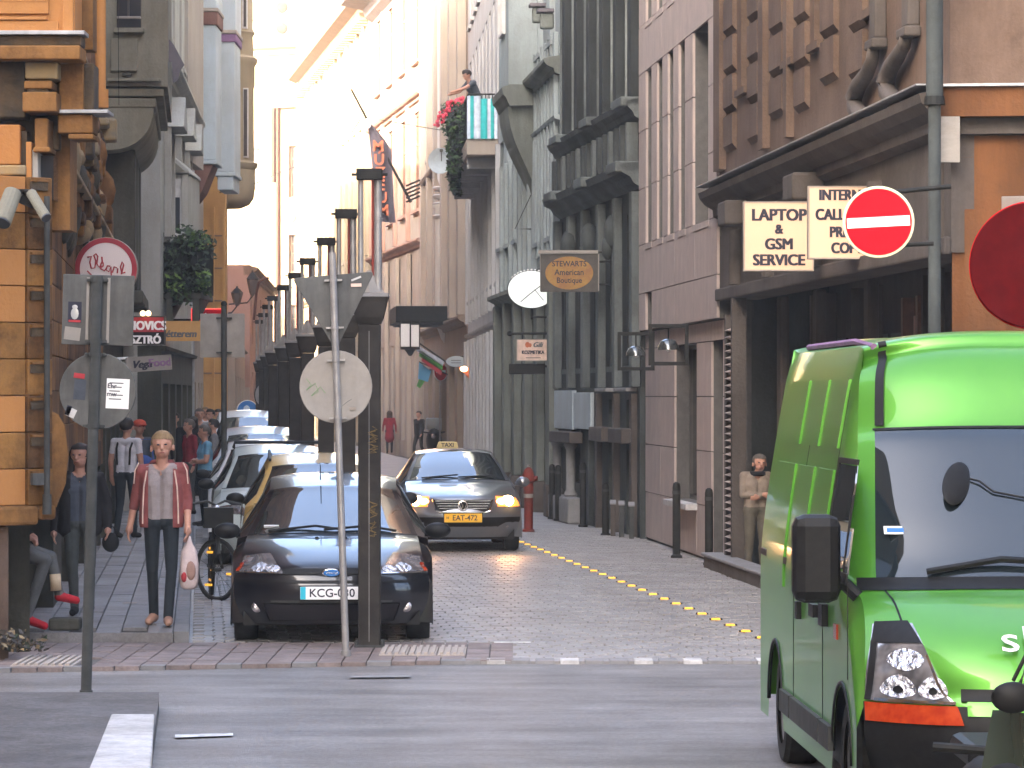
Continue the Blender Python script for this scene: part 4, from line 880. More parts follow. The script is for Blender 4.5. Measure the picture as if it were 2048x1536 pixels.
# ---- L4 house with two pale blue bays ----------------------------------
l4 = Bld('bay_window_house', 'pinkish house with two pale blue enclosed bays on brick brackets', (-8.2, 97), (-7.5, 85.05), 19, 8, massmat=M['palewall'])
l4.wall(0, 19, M['pink'], [(1 + k * 3, 2.4 + k * 3, .05, 2.6) for k in range(4)] + [(1 + k * 3, 2.2 + k * 3, 4.6, 6.6) for k in range(4)], reveal=.3)
for k in range(4): l4.window((1 + k * 3, 2.4 + k * 3, .05, 2.6), -.25, nv=1, nh=1); l4.window((1 + k * 3, 2.2 + k * 3, 4.6, 6.6), -.25, nv=1, nh=1, frame='frame_white', sill=.1)
def lbay(px0, px1, D0, D1, pyb, pycap0, pycap1, foot):
    x0, x1 = XX(px0, D0), XX(px1, D0); zb = ZZ(pyb, D0)
    def w(name, dx0, dx1, d0, d1, z0, z1, mt, bev=.02):
        m = MB(); m.box(x0 + dx0, x1 + dx1, d0, d1, z0, z1); q = m.build(name, mt, l4.root, bevel=bev); q.matrix_parent_inverse = (Matrix.Translation(l4.root.location) @ Matrix.Rotation(l4.root.rotation_euler[2], 4, 'Z')).inverted(); return q
    w('bay', 0, 0, D0, D1, zb, ZZ(pycap1, D0), M['paleblue']); w('bay_band', -.02, .04, D0 - .05, D1 + .05, ZZ(pycap1, D0) + .003, ZZ(pycap0, D0), M['brick'] if foot else M['purple']); w('bay_sill', -.04, .06, D0 - .08, D1 + .08, ZZ(pycap0, D0) + .003, ZZ(pycap0 - 8, D0), M['pink']); w('bay', .02, .02, D0 + .03, D1, ZZ(pycap0 - 8, D0) + .003, 18, M['paleblue'])
    w('bay_foot', -.02, .03, D0 - .04, D1 + .04, zb - .1, zb - .003, M['paleblue'])
    if foot:
        m = MB(); m.prism([(x0, zb - .103), (x1 - .08, zb - .103), (x0 + .2, zb - .75), (x0, zb - 1.0)], 'y', D0 + .02, D1 - .05); q = m.build('bay_bracket', M['brick'], l4.root); q.matrix_parent_inverse = (Matrix.Translation(l4.root.location) @ Matrix.Rotation(l4.root.rotation_euler[2], 4, 'Z')).inverted()
    else: w('bay_underside', .05, -.03, D0, D1, zb - .45, zb - .103, M['paleblue'])
lbay(386, 432, 86, 87.6, 320, 24, 50, True); lbay(431, 469, 91.5, 93.5, 344, 68, 84, False)

# ---- L5 ochre corner house with rounded oriel --------------------------
l5 = Bld('ochre_house', 'bright ochre house with rounded cream oriel beside the pale blue bays', (XX(455, 112), 112), (XX(451, 98), 98), 19, 9, massmat=M['ochre'])
l5.wall(0, 19, M['ochre'], [(2 + k * 3.4, 3.4 + k * 3.4, .1, 2.6) for k in range(3)] + [(2 + k * 3.4, 3.2 + k * 3.4, 4.4, 6.6) for k in range(3)], reveal=.3)
for k in range(3): l5.window((2 + k * 3.4, 3.4 + k * 3.4, .1, 2.6), -.25, nv=1, nh=1); l5.window((2 + k * 3.4, 3.2 + k * 3.4, 4.4, 6.6), -.25, nv=1, nh=1, frame='frame_white')
def l5w(m, name, mt, **k):
    q = m.build(name, mt, l5.root, **k); q.matrix_parent_inverse = (Matrix.Translation(l5.root.location) @ Matrix.Rotation(l5.root.rotation_euler[2], 4, 'Z')).inverted(); return q
D5 = 97.9
m = MB(); m.box(XX(380, D5), XX(451, D5), D5, D5 + .4, 0, 19); l5w(m, 'front_wall', M['ochre'])
for py in (470, 535, 600, 680, 745): m = MB(); m.box(XX(399, D5), XX(446, D5), D5 - .03, D5 + .02, ZZ(py + 3, D5), ZZ(py, D5)); l5w(m, 'course', M['creamtrim'])
for px in (424, 445): m = MB(); m.box(XX(px, D5), XX(px + 5, D5), D5 - .08, D5, 0, ZZ(415, D5)); l5w(m, 'pilaster', M['ochre'])
m = MB(); cx_, cy_ = XX(440, D5), D5 + 1.2; rr = XX(506, D5) - cx_
pr = [(rr * .55, ZZ(412, D5)), (rr * .80, ZZ(405, D5)), (rr * .93, ZZ(392, D5)), (rr * .97, ZZ(370, D5)), (rr * .97, ZZ(335, D5)), (rr * 1.03, ZZ(330, D5)), (rr * 1.05, ZZ(322, D5)), (rr * .94, ZZ(318, D5)), (rr * .93, ZZ(170, D5)), (rr * .96, ZZ(165, D5)), (rr * .96, ZZ(125, D5)), (rr * 1.04, ZZ(118, D5)), (rr * 1.04, ZZ(110, D5)), (rr * .92, ZZ(105, D5)), (rr * .9, ZZ(65, D5)), (rr * .97, ZZ(58, D5)), (rr * .9, ZZ(50, D5)), (rr * .9, ZZ(-60, D5))]
m.lathe(pr, (cx_, cy_, 0), n=28); l5w(m, 'oriel', M['cream'], smooth='auto')
for (a, b_, ya, yb) in ((481, 493, 172, 312), (481, 491, -40, 52)):
    m = MB(); Dz = cy_ - math.sqrt(max(rr * rr * .86 - (XX((a + b_) / 2, D5) - cx_) ** 2, .05)); m.box(XX(a, D5), XX(b_, D5), Dz - .06, Dz + .3, ZZ(yb, D5), ZZ(ya, D5)); f = l5w(m, 'window', M['frame_white'])
    m = MB(); m.box(XX(a + 3, D5), XX(b_ - 2, D5), Dz - .08, Dz - .062, ZZ(yb - 3, D5), ZZ(ya + 3, D5)); l5w(m, 'pane', M['glasswarm'])
# ---- L6 low salmon house beyond ----------------------------------------
l6 = Bld('salmon_house', 'low salmon pink house with lanterns where the street bends', (XX(546, 172), 172), (XX(500, 140), 140), 7.3, 9, massmat=M['salmon'])
o = [(3 + k * 5, 5 + k * 5, .1, 3.2) for k in range(6)]; l6.wall(0, 7.3, M['salmon'], o + [(3.3 + k * 5, 4.6 + k * 5, 4.3, 6.3) for k in range(6)])
for k in range(6): l6.window(o[k], -.25, nv=1, nh=1); l6.window((3.3 + k * 5, 4.6 + k * 5, 4.3, 6.3), -.25, nv=1, nh=1, frame='frame_white')
l6.cornice(0, l6.L, 6.9, CORN, M['creamtrim'])
m = MB(); m.box(XX(440, 139.9), XX(500, 139.9), 139.5, 139.9, 0, 2.6); q = m.build('end_wall', M['pink'], l6.root); q.matrix_parent_inverse = (Matrix.Translation(l6.root.location) @ Matrix.Rotation(l6.root.rotation_euler[2], 4, 'Z')).inverted()

l7 = Bld('low_house', 'low pinkish shop front wall between the ochre house and the salmon house', (XX(490, 139.5), 139.5), (XX(470, 113), 113), 4.2, 9, massmat=M['pink'])  # added front that fills the gap and keeps sun off the far street
l7.wall(0, 4.2, M['pink'], [(2 + k * 5, 4 + k * 5, .1, 2.9) for k in range(5)])
for k in range(5): l7.window((2 + k * 5, 4 + k * 5, .1, 2.9), -.25, nv=1, nh=1)
l7.cornice(0, l7.L, 3.85, SILLP, M['creamtrim'])
l8 = Bld('background_house', 'glaring white house wall rising behind the salmon house in full sun', (XX(552, 208), 208), (XX(552, 192), 192), 13.5, 22, massmat=M['cream'])
l8.wall(0, 13.5, M['cream'], [(2 + k * 4, 3.2 + k * 4, 8.6, 10.8) for k in range(3)])
for k in range(3): l8.window((2 + k * 4, 3.2 + k * 4, 8.6, 10.8), -.25, frame='frame_white')
for k in range(3): l8.block('drain_strip', l8.L - .0, l8.L + .08, -3.0 - k * 3.1, -2.75 - k * 3.1, 7.4, 13.4, M['terracotta'])
l9 = Bld('rear_house', 'tall ochre house standing back behind the ochre corner house', (-14.2, 158), (-11.6, 114), 15, 14, massmat=M['ochre'])  # hidden block added to keep sun off the gabled building and the ground
l9.wall(4, 15, M['ochre'], [(3 + k * 5, 4.4 + k * 5, 8, 10.5) for k in range(8)])
for k in range(8): l9.window((3 + k * 5, 4.4 + k * 5, 8, 10.5), -.25)
# ---- unseen houses added beside and behind the camera to shade the junction ------------
nb = Bld('junction_house', 'tall ochre corner house on the near side of the junction', (-9.5, 21.5), (-5.5, -30), 19, 12, massmat=M['yellow'])
nb.wall(0, 19, M['yellow'], [(2 + k * 4, 3.6 + k * 4, 4.5, 7) for k in range(12)] + [(2 + k * 4, 3.6 + k * 4, 9, 11.5) for k in range(12)])
for k in range(12): nb.window((2 + k * 4, 3.6 + k * 4, 4.5, 7)); nb.window((2 + k * 4, 3.6 + k * 4, 9, 11.5))
nc = Bld('junction_house', 'tall grey corner house on the near side of the junction', (9.5, -30), (8.5, 19), 19, 12, massmat=M['stonegrey'])
nc.wall(0, 19, M['stonegrey'], [(2 + k * 4, 3.6 + k * 4, 4.5, 7) for k in range(11)])
for k in range(11): nc.window((2 + k * 4, 3.6 + k * 4, 4.5, 7))

for nm, A_, B_, lb, mt in (('cross_street_house', (-12.2, 32.4), (-60, 31.0), 'tall ochre house along the north side of the cross street', 'yellow2'), ('cross_street_house', (-60, 20.0), (-21.6, 21.0), 'tall grey house along the south side of the cross street', 'drab')):  # unseen houses added to narrow the sky and darken the van's side
    h_ = Bld(nm, lb, A_, B_, 17, 9, massmat=M[mt]); o_ = [(2 + k * 4, 3.6 + k * 4, zz, zz + 2.4) for k in range(int(h_.L / 4)) for zz in (.6, 4.6, 9)]
    h_.wall(0, 17, M[mt], o_)
    for q in o_: h_.window(q)
# ================================================================== cars (local: x right, y away from the camera, front at y = 0)
def catmull(st, b):
    n = len(st); i = min(int(b), n - 2); t = b - i
    p0, p1, p2, p3 = st[max(i - 1, 0)], st[i], st[i + 1], st[min(i + 2, n - 1)]
    r = []
    for a, b_, c, d in zip(p0, p1, p2, p3):
        m1 = (c - a) * .5; m2 = (d - b_) * .5
        if (b_ - a) * (c - b_) <= 0: m1 = 0
        if (c - b_) * (d - c) <= 0: m2 = 0
        t2, t3 = t * t, t * t * t
        r.append((2 * t3 - 3 * t2 + 1) * b_ + (t3 - 2 * t2 + t) * m1 + (-2 * t3 + 3 * t2) * c + (t3 - t2) * m2)
    return r
class Car:
    """st: stations of the centre line (y, z, half width, edge setback, edge drop)"""
    def __init__(s, root, st, paintm, wheels, belt, roof_i, cowl_i, W, sill, wr, rear_i):
        s.root, s.st, s.paint = root, st, paintm; s.wheels, s.belt, s.W, s.sill, s.wr = wheels, belt, W, sill, wr
        s.roof_i, s.cowl_i, s.rear_i = roof_i, cowl_i, rear_i
    def p(s, a, b, off=0.0):
        y, z, w_, c, k = catmull(s.st, b); q = abs(a)
        return Vector((w_ * a, y + c * (q ** 3.2), z - k * (q ** 2.6)))
    def pn(s, a, b, off):
        e = 0.02; p = s.p(a, b); da = s.p(a + e, b) - s.p(a - e, b); db = s.p(a, min(b + e, len(s.st) - 1.001)) - s.p(a, max(b - e, 0))
        n = da.cross(db).normalized()
        if n.y > 0.15 and n.z < 0: n = -n
        if n.z < -0.3: n = -n
        if n.y > 0 and b < s.cowl_i: n = n if n.z > 0 else -n
        return p + n * off
    def patch(s, name, b0, b1, mt, a0=-1, a1=1, na=16, nb=6, off=0.0, parent=None, thick=0.0, shape=None):
        m = MB(); rings = []
        for j in range(nb + 1):
            t = j / nb; b = b0 + (b1 - b0) * t; lo, hi = (a0, a1) if shape is None else shape(t)
            rings.append([s.pn(lo + (hi - lo) * i / na, b, off) if off else s.p(lo + (hi - lo) * i / na, b) for i in range(na + 1)])
        m.rings(rings, 0, False)
        if thick:
            r2 = [[s.pn((rings_a[0] + (rings_a[1] - rings_a[0]) * i / na), b0 + (b1 - b0) * j / nb, off - thick) for i in range(na + 1)] for j, rings_a in [(j, ((a0, a1) if shape is None else shape(j / nb))) for j in range(nb + 1)]]
            n1 = na + 1
            edge = [r[0] for r in rings] ; 
            def side(ra, rb): m.rings([ra, rb], 0, False)
            side(rings[0], r2[0]); side(rings[-1], r2[-1]); side([r[0] for r in rings], [r[0] for r in r2]); side([r[-1] for r in rings], [r[-1] for r in r2])
        o = m.build(name, mt, parent or s.root, smooth=True); return o
    def beltz(s, y):
        for (y0, z0, w0), (y1, z1, w1) in zip(s.belt, s.belt[1:]):
            if y <= y1: t = max(0, (y - y0) / (y1 - y0)); return z0 + (z1 - z0) * t, w0 + (w1 - w0) * t
        return s.belt[-1][1:]
    def sides(s, y_end, glass='carglass', sidemat=None):
        # edge samples of the bonnet
        front = [s.p(1, i / 20 * s.cowl_i) for i in range(21)]
        yf = front[0].y; ed = [v for v in front if v.y >= yf - 1e-3]
        ys = [yf + (y_end - yf) * i / 60 for i in range(61)]
        m = MB(); cols = []
        for y in ys:
            if y < ed[-1].y:
                for v0, v1 in zip(ed, ed[1:]):
                    if v1.y >= y: break
                t = 0 if v1.y - v0.y < 1e-4 else (y - v0.y) / (v1.y - v0.y); t = min(max(t, 0), 1); zt = v0.z + (v1.z - v0.z) * t; xt = v0.x + (v1.x - v0.x) * t
            else: zt, xt = s.beltz(y)
            zb = s.sill
            for wy in s.wheels:
                d = abs(y - wy); r_ = s.wr + .055
                if d < r_: zb = max(zb, s.wr + math.sqrt(r_ * r_ - d * d))
            zb = min(zb, zt - .03); col = []
            for j in range(6):
                t = j / 5; z = zt + (zb - zt) * t; x = xt + (s.W - xt) * min(1, t * 2.2) ** .6 - .05 * max(0, t - .75); col.append((x, y, z))
            cols.append(col)
        m.rings(cols, 0, False)
        cm = [[(-x, y, z) for (x, y, z) in c] for c in cols]; m.rings(cm, 0, False)
        s.body_side = m
        # greenhouse
        gl = MB(); rail = MB(); lo_i, hi_i = s.cowl_i, s.rear_i; n = 26
        E = [s.p(1, lo_i + (hi_i - lo_i) * i / n) for i in range(n + 1)]
        for sg in (1, -1):
            top = []; mid = []; bot = []
            for v in E:
                zb, xb = s.beltz(v.y); zb = min(zb, v.z)
                a = Vector((v.x, v.y, v.z)); b = Vector((xb, v.y, zb)); tt = .14 if v.z - zb > .12 else 1.0
                c = a + (b - a) * tt
                for L_, q in ((top, a), (mid, c), (bot, b)): L_.append((q.x * sg, q.y, q.z))
            rail.rings([top, mid], 0, False); gl.rings([[(x - .004 * sg, y, z) for x, y, z in mid], [(x - .004 * sg, y, z) for x, y, z in bot]], 0, False)
        s.side_glass = gl
        bp = MB()
        for yy in s.pillars:
            for sg in (1, -1):
                i = min(range(n + 1), key=lambda k: abs(E[k].y - yy)); v = E[i]; zb, xb = s.beltz(yy)
                bp.add([(v.x * sg, yy - .05, v.z), (v.x * sg, yy + .05, v.z), (xb * sg * 1.006, yy + .06, zb), (xb * sg * 1.006, yy - .06, zb)], [(0, 1, 2, 3)])
        m.v += rail.v and []; o = len(m.v); m.v += rail.v; m.f += [tuple(i + o for i in f) for f in rail.f]; m.m += rail.m
        o = len(m.v); m.v += bp.v; m.f += [tuple(i + o for i in f) for f in bp.f]; m.m += bp.m
        m.build('body', sidemat or s.paint, s.root, smooth='auto'); gl.build('side_window', M[glass], s.root, smooth='auto')
        # floor and wheels
        f = MB(); f.box(-s.W + .12, s.W - .12, yf - .1, y_end - .1, s.sill - .02, s.sill + .25); f.build('underbody', M['plasticblack'], s.root)
        for wy in s.wheels:
            for sg in (1, -1):
                t = MB(); r_ = s.wr; w_ = .105
                t.lathe([(r_ * .66, -w_), (r_ * .93, -w_), (r_, -w_ * .7), (r_, w_ * .7), (r_ * .93, w_), (r_ * .66, w_)], axis='x', n=28, caps=False)
                q = t.build('wheel', M['rubber'], s.root, smooth='auto', loc=(sg * (s.W - .13), wy, r_ + .0))
                rm = MB(); rm.lathe([(.01, .05 * sg), (r_ * .2, .06 * sg), (r_ * .55, .04 * sg), (r_ * .67, .08 * sg)], axis='x', n=28, caps=False)
                for k in range(5):
                    t_ = 2 * math.pi * k / 5; rm.cyl((.055 * sg, math.cos(t_) * r_ * .15, math.sin(t_) * r_ * .15), (.055 * sg, math.cos(t_) * r_ * .62, math.sin(t_) * r_ * .62), .035, .028, 6)
                rm.build('rim', M['alloy'], q, smooth='auto')
    def mirror(s, x, y, z, w_=.2, h=.14, mt='plasticblack'):
        for sg in (1, -1):
            m = MB(); m.ball((0, 0, 0), (w_ * .5, .07, h * .5), 14, 10); m.cyl((-.12 * sg, .02, -.03), (-.02 * sg, .01, -.03), .03, .025, 8)
            q = m.build('mirror', mt if not isinstance(mt, str) else M[mt], s.root, smooth=True, loc=(sg * x, y, z))
            g_ = MB(); g_.box(-w_ * .38, w_ * .38, .062, .072, -h * .34, h * .34); g_.build('mirror_glass', M['chrome'], q)
def plate(root, s, x, y, z, yellow=False, w_=.52, h=.115, tilt=-.05):
    m = MB(); m.box(-w_ / 2, w_ / 2, -.012, 0, -h / 2, h / 2); q = m.build('number_plate', M['plateyellow' if yellow else 'plate'], root, loc=(x, y, z), bevel=.004); q.rotation_euler = (tilt, 0, 0)
    m = MB(); m.box(-w_ / 2 - .012, w_ / 2 + .012, .001, .012, -h / 2 - .012, h / 2 + .012); m.build('plate_holder', M['plasticblack'], q)
    if not yellow:
        m = MB(); m.box(-w_ / 2 + .002, -w_ / 2 + .05, -.0145, -.0125, -h / 2 + .002, h / 2 - .002); m.build('plate_band', M['cyan'], q)
    else: text('H', .05, M['ink'], q, (-w_ / 2 + .05, -.0135, 0), name='plate_mark', bold=.001, depth=.001)
    text(s, .105, M['ink'], q, (.025, -.0135, -.002), name='plate_lettering', sx=1.0 if not yellow else .95, bold=.0015, depth=.001); return q
def wipers(root, pts, r=.012):
    for p in pts: m = MB(); m.tube(p, r, 6); m.build('wiper', M['plasticblack'], root)

def hatch(root, paintm, front='focus', W=.92, Hh=1.0, lights='lampglass', detail=True, roofm=None):
    # centre line stations: y, z, half width, setback at the edge, drop at the edge
    st = [(.10, .20, .78, .34, .0), (.015, .36, .86, .36, .0), (.0, .49, .885, .36, .0), (.03, .60, .885, .36, .0), (.07, .68, .87, .36, .01),
          (.16, .755, .84, .36, .05), (.50, .87, .82, .14, .06), (.85, .945, .80, .10, .04), (1.04, .985, .79, .22, .03),
          (1.45, 1.185, .70, .20, .035), (1.82, 1.355, .62, .17, .05), (1.98, 1.415, .605, .12, .05), (2.7, 1.52, .60, .02, .05), (3.4, 1.47, .57, .0, .05), (3.75, 1.36, .56, .0, .03), (4.12, 1.02, .66, -.06, .0), (4.25, .8, .78, -.12, 0), (4.26, .4, .8, -.14, 0), (4.2, .25, .76, -.12, 0)]
    st = [(y, z * Hh, w_ * W / .92, c, k) for y, z, w_, c, k in st]
    c = Car(root, st, paintm, (.92, 3.52), [(.9, .89 * Hh, .87 * W / .92), (1.3, .93 * Hh, .885 * W / .92), (2.4, .97 * Hh, .90 * W / .92), (3.6, 1.0 * Hh, .86 * W / .92), (4.2, 1.0 * Hh, .76 * W / .92)], 11, 8, W, .2, .315, 14)
    c.pillars = (2.35, 3.35); c.st = st
    c.sides(4.16, sidemat=None)
    c.patch('bumper', 0, 4.0, paintm, nb=14, na=24); c.patch('bonnet', 4.0, 8.0, paintm, nb=14, na=24)
    c.patch('windscreen', 8.03, 10.9, M['carglass'], nb=12, na=24, a0=-.93, a1=.93)
    for sg in (1, -1): c.patch('pillar', 8.0, 11, paintm, nb=10, na=3, a0=sg * .93, a1=sg * 1.0)
    c.patch('scuttle', 7.98, 8.05, M['plasticblack'], off=.004, nb=2)
    c.patch('roof', 10.9, 14, roofm or paintm, nb=12, na=20); c.patch('rear_window', 14, 15, M['carglass'], nb=4); c.patch('tailgate', 15, 18, paintm, nb=8)
    return c
# ---- the dark hatchback in front ----------------------------------------
FX, FD = XX(663, 32.75), 32.75
t = thing('parked_car', 'dark navy hatchback with white registration plate parked first in the row behind the lamp pylon', 'car', (FX, FD, 0.0), -.005 + math.atan(.0855) * .55)
focus = hatch(t, M['navy'])
# headlights sit on the corner of the wings
for sg in (1, -1):
    a0, a1 = (.50, .985)
    o = focus.patch('headlight', 3.6, 5.75, M['lens'], na=10, nb=8, off=.012, thick=.02, shape=lambda q: ((sg * (a0 + .20 * max(0, q - .12) ** 1.2), sg * (a1 - .02 * q))))
    for ac, rb0, rb1, ra in ((.60, 3.65, 4.7, .075), (.75, 3.7, 5.1, .085)):
        focus.patch('reflector', rb0, rb1, M['bowl'], na=8, nb=9, off=.016, parent=o, shape=lambda q, ac=ac, ra=ra: (sg * (ac - ra * math.sin(math.pi * q) ** .6), sg * (ac + ra * math.sin(math.pi * q) ** .6)))
    focus.patch('turn_lamp', 3.8, 5.2, M['amberlens'], na=3, nb=5, off=.018, parent=o, shape=lambda q: (sg * .945, sg * .985)); focus.patch('lamp_trim', 3.62, 3.74, M['chrome'], na=8, nb=1, off=.018, parent=o, a0=sg * .52, a1=sg * .97)
focus.patch('grille', 3.55, 4.25, M['plasticblack'], a0=-.50, a1=.50, off=.012, thick=.015, nb=4)
em = MB(); em.lathe([(.085, 0), (.085, -.012), (.07, -.016)], axis='y', n=24); q = em.build('badge', M['chrome'], t, loc=(0, focus.pn(0, 4.0, .02).y - .005, .665)); q.scale = (1, 1, .44)
em = MB(); em.lathe([(.072, -.0165), (.06, -.019)], axis='y', n=24); em.build('badge_field', M['blue'], q); text('Ford', .06, M['chrome'], q, (0, -.021, 0), name='badge_lettering', shear=.3, sx=.9, depth=.001)
m = MB(); 
for k in range(3): v = focus.pn(0, 4.0, .02)
plate(t, 'KCG-030', -.02, focus.p(0, 2.2).y - .03, .487)
focus.patch('lower_grille', .35, 1.25, M['plasticblack'], a0=-.70, a1=.70, off=.012, thick=.02, nb=4)
focus.patch('bumper_strip', 1.3, 1.45, M['steel_dark'], a0=-.62, a1=.62, off=.012, nb=1); focus.patch('bumper_insert', 2.72, 2.95, M['plasticblack'], a0=-.97, a1=.97, off=.01, nb=2)
for sg in (1, -1):
    v = focus.pn(sg * .8, .9, .02); m = MB(); m.lathe([(.05, 0), (.05, -.02), (.03, -.03)], axis='y', n=14); m.build('fog_lamp', M['lampglass'], t, loc=tuple(v))
focus.mirror(.98, 1.28, 1.0, .25, .15)
wipers(t, [[focus.pn(-.75, 8.1, .02), focus.pn(-.2, 8.25, .03), focus.pn(.1, 8.12, .02)], [focus.pn(-.1, 8.1, .02), focus.pn(.4, 8.25, .03), focus.pn(.75, 8.1, .02)]])
m = MB(); m.cyl((-.12, 2.0, 1.46), (-.12, 1.86, 1.60), .006, .004, 6); m.build('aerial', M['plasticblack'], t)
for x in (-.14, .12): v = focus.pn(x / .8, 7.0, .005); m = MB(); m.ball((0, 0, 0), (.018, .012, .012)); m.build('washer_jet', M['plasticblack'], t, loc=tuple(v))
v = focus.pn(-.74, 8.35, .012); m = MB(); m.box(-.07, .07, -.004, .004, -.018, .018); m.build('permit_sticker', M['plate'], t, loc=tuple(v)).rotation_euler = (.9, 0, 0)
# ---- row of cars parked behind ------------------------------------------
def parked(D, px, label, paintm, Hh, W, rz=math.atan(.0855), roofm=None, light=True):
    t = thing('parked_car', label, 'car', (XX(px, D), D, 0.02), rz, 'cars parked nose out along the left kerb')
    c = hatch(t, paintm, Hh=Hh, W=W, roofm=roofm)
    for sg in (1, -1): c.patch('headlight', 3.8, 5.4, M['lampglass'], na=6, nb=5, off=.012, thick=.02, shape=lambda q: (sg * .62, sg * .985))
    c.patch('grille', 3.5, 4.2, M['plasticblack'], a0=-.5, a1=.5, off=.012, nb=2); c.mirror(1.0 * W / .92, 1.25, 1.02 * Hh, .22, .15); c.patch('lower_grille', .35, 1.25, M['plasticblack'], a0=-.7, a1=.7, off=.012, nb=2)
    plate(t, '', 0, c.p(0, 2.2).y - .03, .55)
    return t, c
focus.root['group'] = 'cars parked nose out along the left kerb'
t2, c2 = parked(40.9, 652, 'yellow taxi with yellow roof parked directly behind the dark navy hatchback', M['taxi'], 1.03, .92)
for sg in (1, -1): m = MB(); m.tube([c2.p(sg * .97, 11.2) + Vector((0, 0, .05)), c2.p(sg * .97, 12) + Vector((0, 0, .06)), c2.p(sg * .97, 13) + Vector((0, 0, .05))], .02, 6); m.build('roof_rail', M['plasticblack'], t2)
t3, c3 = parked(47.6, 566, 'pale grey green estate car parked third in the row with bare roof bars', M['carteal'], 1.04, .92)
for k in range(2): m = MB(); m.tube([(-.62, 2.2 + k * .9, 1.52), (-.6, 2.2 + k * .9, 1.60), (.6, 2.2 + k * .9, 1.60), (.62, 2.2 + k * .9, 1.52)], .018, 6); m.build('roof_bar', M['plasticblack'], t3)
t4, c4 = parked(54.4, 540, 'white car parked fourth in the row behind the estate with roof bars', M['carwhite'], 1.03, .92)
t5, c5 = parked(61.2, 527, 'tall white car parked fifth in the row', M['carwhite'], 1.13, .93)
t6, c6 = parked(68, 512, 'light grey car parked sixth in the row', M['cargrey'], 1.06, .92)
t7, c7 = parked(75, 500, 'tall white van like car at the far end of the parked row', M['carwhite'], 1.28, .95)

# ---- oncoming grey taxi with headlights on --------------------------------
PD = 52.0
t = thing('taxi', 'silver grey saloon taxi driving towards us with both headlights lit', 'car', (XX(926, PD), PD, 0.02), math.atan(.07))
st = [(.10, .22, .74, .32, .0), (.02, .38, .82, .34, .0), (.0, .52, .84, .34, .0), (.02, .62, .84, .34, 0), (.05, .72, .82, .34, .01), (.10, .80, .79, .34, .04), (.45, .90, .78, .14, .06), (.95, .98, .77, .1, .05), (1.25, 1.02, .76, .2, .03),
      (1.65, 1.23, .67, .18, .035), (2.05, 1.39, .58, .15, .05), (2.2, 1.425, .57, .1, .05), (2.8, 1.46, .57, .02, .05), (3.4, 1.42, .55, .0, .05), (3.65, 1.36, .55, 0, .03), (4.1, 1.02, .66, -.06, 0), (4.62, .98, .72, -.1, 0), (4.68, .5, .8, -.14, 0), (4.6, .25, .74, -.12, 0)]
pas = Car(t, st, M['silver'], (.93, 3.63), [(1.1, .92, .82), (1.5, .93, .84), (2.6, .95, .86), (3.8, .98, .83), (4.6, .98, .74)], 11, 8, .875, .2, .315, 15); pas.pillars = (2.5, 3.5)
pas.sides(4.55); pas.patch('bumper', 0, 3.6, M['silver'], nb=12, na=24); pas.patch('bonnet', 3.6, 8, M['silver'], nb=14, na=24); pas.patch('windscreen', 8.03, 10.9, M['carglass'], nb=12, na=24, a0=-.93, a1=.93)
for sg in (1, -1): pas.patch('pillar', 8, 11, M['silver'], nb=10, na=3, a0=sg * .93, a1=sg)
pas.patch('scuttle', 7.98, 8.05, M['plasticblack'], off=.004, nb=2); pas.patch('roof', 10.9, 14, M['silver'], nb=12); pas.patch('rear_window', 14, 15, M['carglass']); pas.patch('tailgate', 15, 18, M['silver'])
pas.patch('lower_bumper', .0, 1.9, M['plasticblack'], off=.01, a0=-.99, a1=.99, nb=5)
for sg in (1, -1):
    o = pas.patch('headlight', 3.35, 5.1, M['headglow'], na=8, nb=6, off=.012, thick=.02, shape=lambda q: (sg * .60, sg * .985))
    v = pas.pn(sg * .78, 4.25, .03); m = MB(); m.ball((0, 0, 0), (.085, .035, .075), 14, 8); m.build('lamp_bulb', M['headlit'], o, loc=tuple(v))
    v = pas.pn(sg * .66, 4.1, .03); m = MB(); m.ball((0, 0, 0), (.07, .03, .05), 12, 8); m.build('side_lamp', mat('sidelit', (1, .6, .3), .3, emit=(1, .3, .06), estr=2.0) if sg == 1 else bpy.data.materials['sidelit'], o, loc=tuple(v))
    v = pas.pn(sg * .78, 1.0, .03); m = MB(); m.ball((0, 0, 0), (.045, .02, .045), 10, 6); m.build('fog_lamp', M['lampglass'], t, loc=tuple(v))
g0 = pas.pn(0, 4.1, .02).y
m = MB(); m.prism([(-.42, .76), (.42, .76), (.38, .61), (.30, .585), (-.30, .585), (-.38, .61)], 'y', g0 - .012, g0 + .03); gr = m.build('grille', M['plasticblack'], t, bevel=.01)
for k in range(4):
    m = MB(); m.box(-.40 + .02 * k, .40 - .02 * k, g0 - .022, g0 - .0125, .737 - k * .036, .747 - k * .036); m.build('grille_bar', M['chrome'], gr)
m = MB(); m.tube([(-.43, g0 - .02, .765), (-.39, g0 - .02, .60), (-.31, g0 - .02, .572), (.31, g0 - .02, .572), (.39, g0 - .02, .60), (.43, g0 - .02, .765)], .012, 6); m.build('grille_surround', M['chrome'], gr)
m = MB(); m.lathe([(.072, 0), (.072, -.012), (.058, -.013), (.058, 0)], axis='y', n=22); bd = m.build('badge', M['chrome'], t, loc=(0, g0 - .028, .675))
m = MB(); m.lathe([(.058, -.002), (.01, -.003)], axis='y', n=20); m.build('badge_field', M['plasticblack'], bd)
m = MB()
for pts in ([(-.03, .05), (0, -.002), (.03, .05)], [(-.05, .02), (-.022, -.05), (0, 0), (.022, -.05), (.05, .02)]): m.tube([(x, -.012, z) for x, z in pts], .008, 5)
m.build('badge_letters', M['chrome'], bd)
plate(t, 'EAT-472', 0, pas.p(0, 2.0).y - .035, .50, True, .54, .125)
pas.mirror(.96, 1.42, .98, .2, .15, M['silver'])
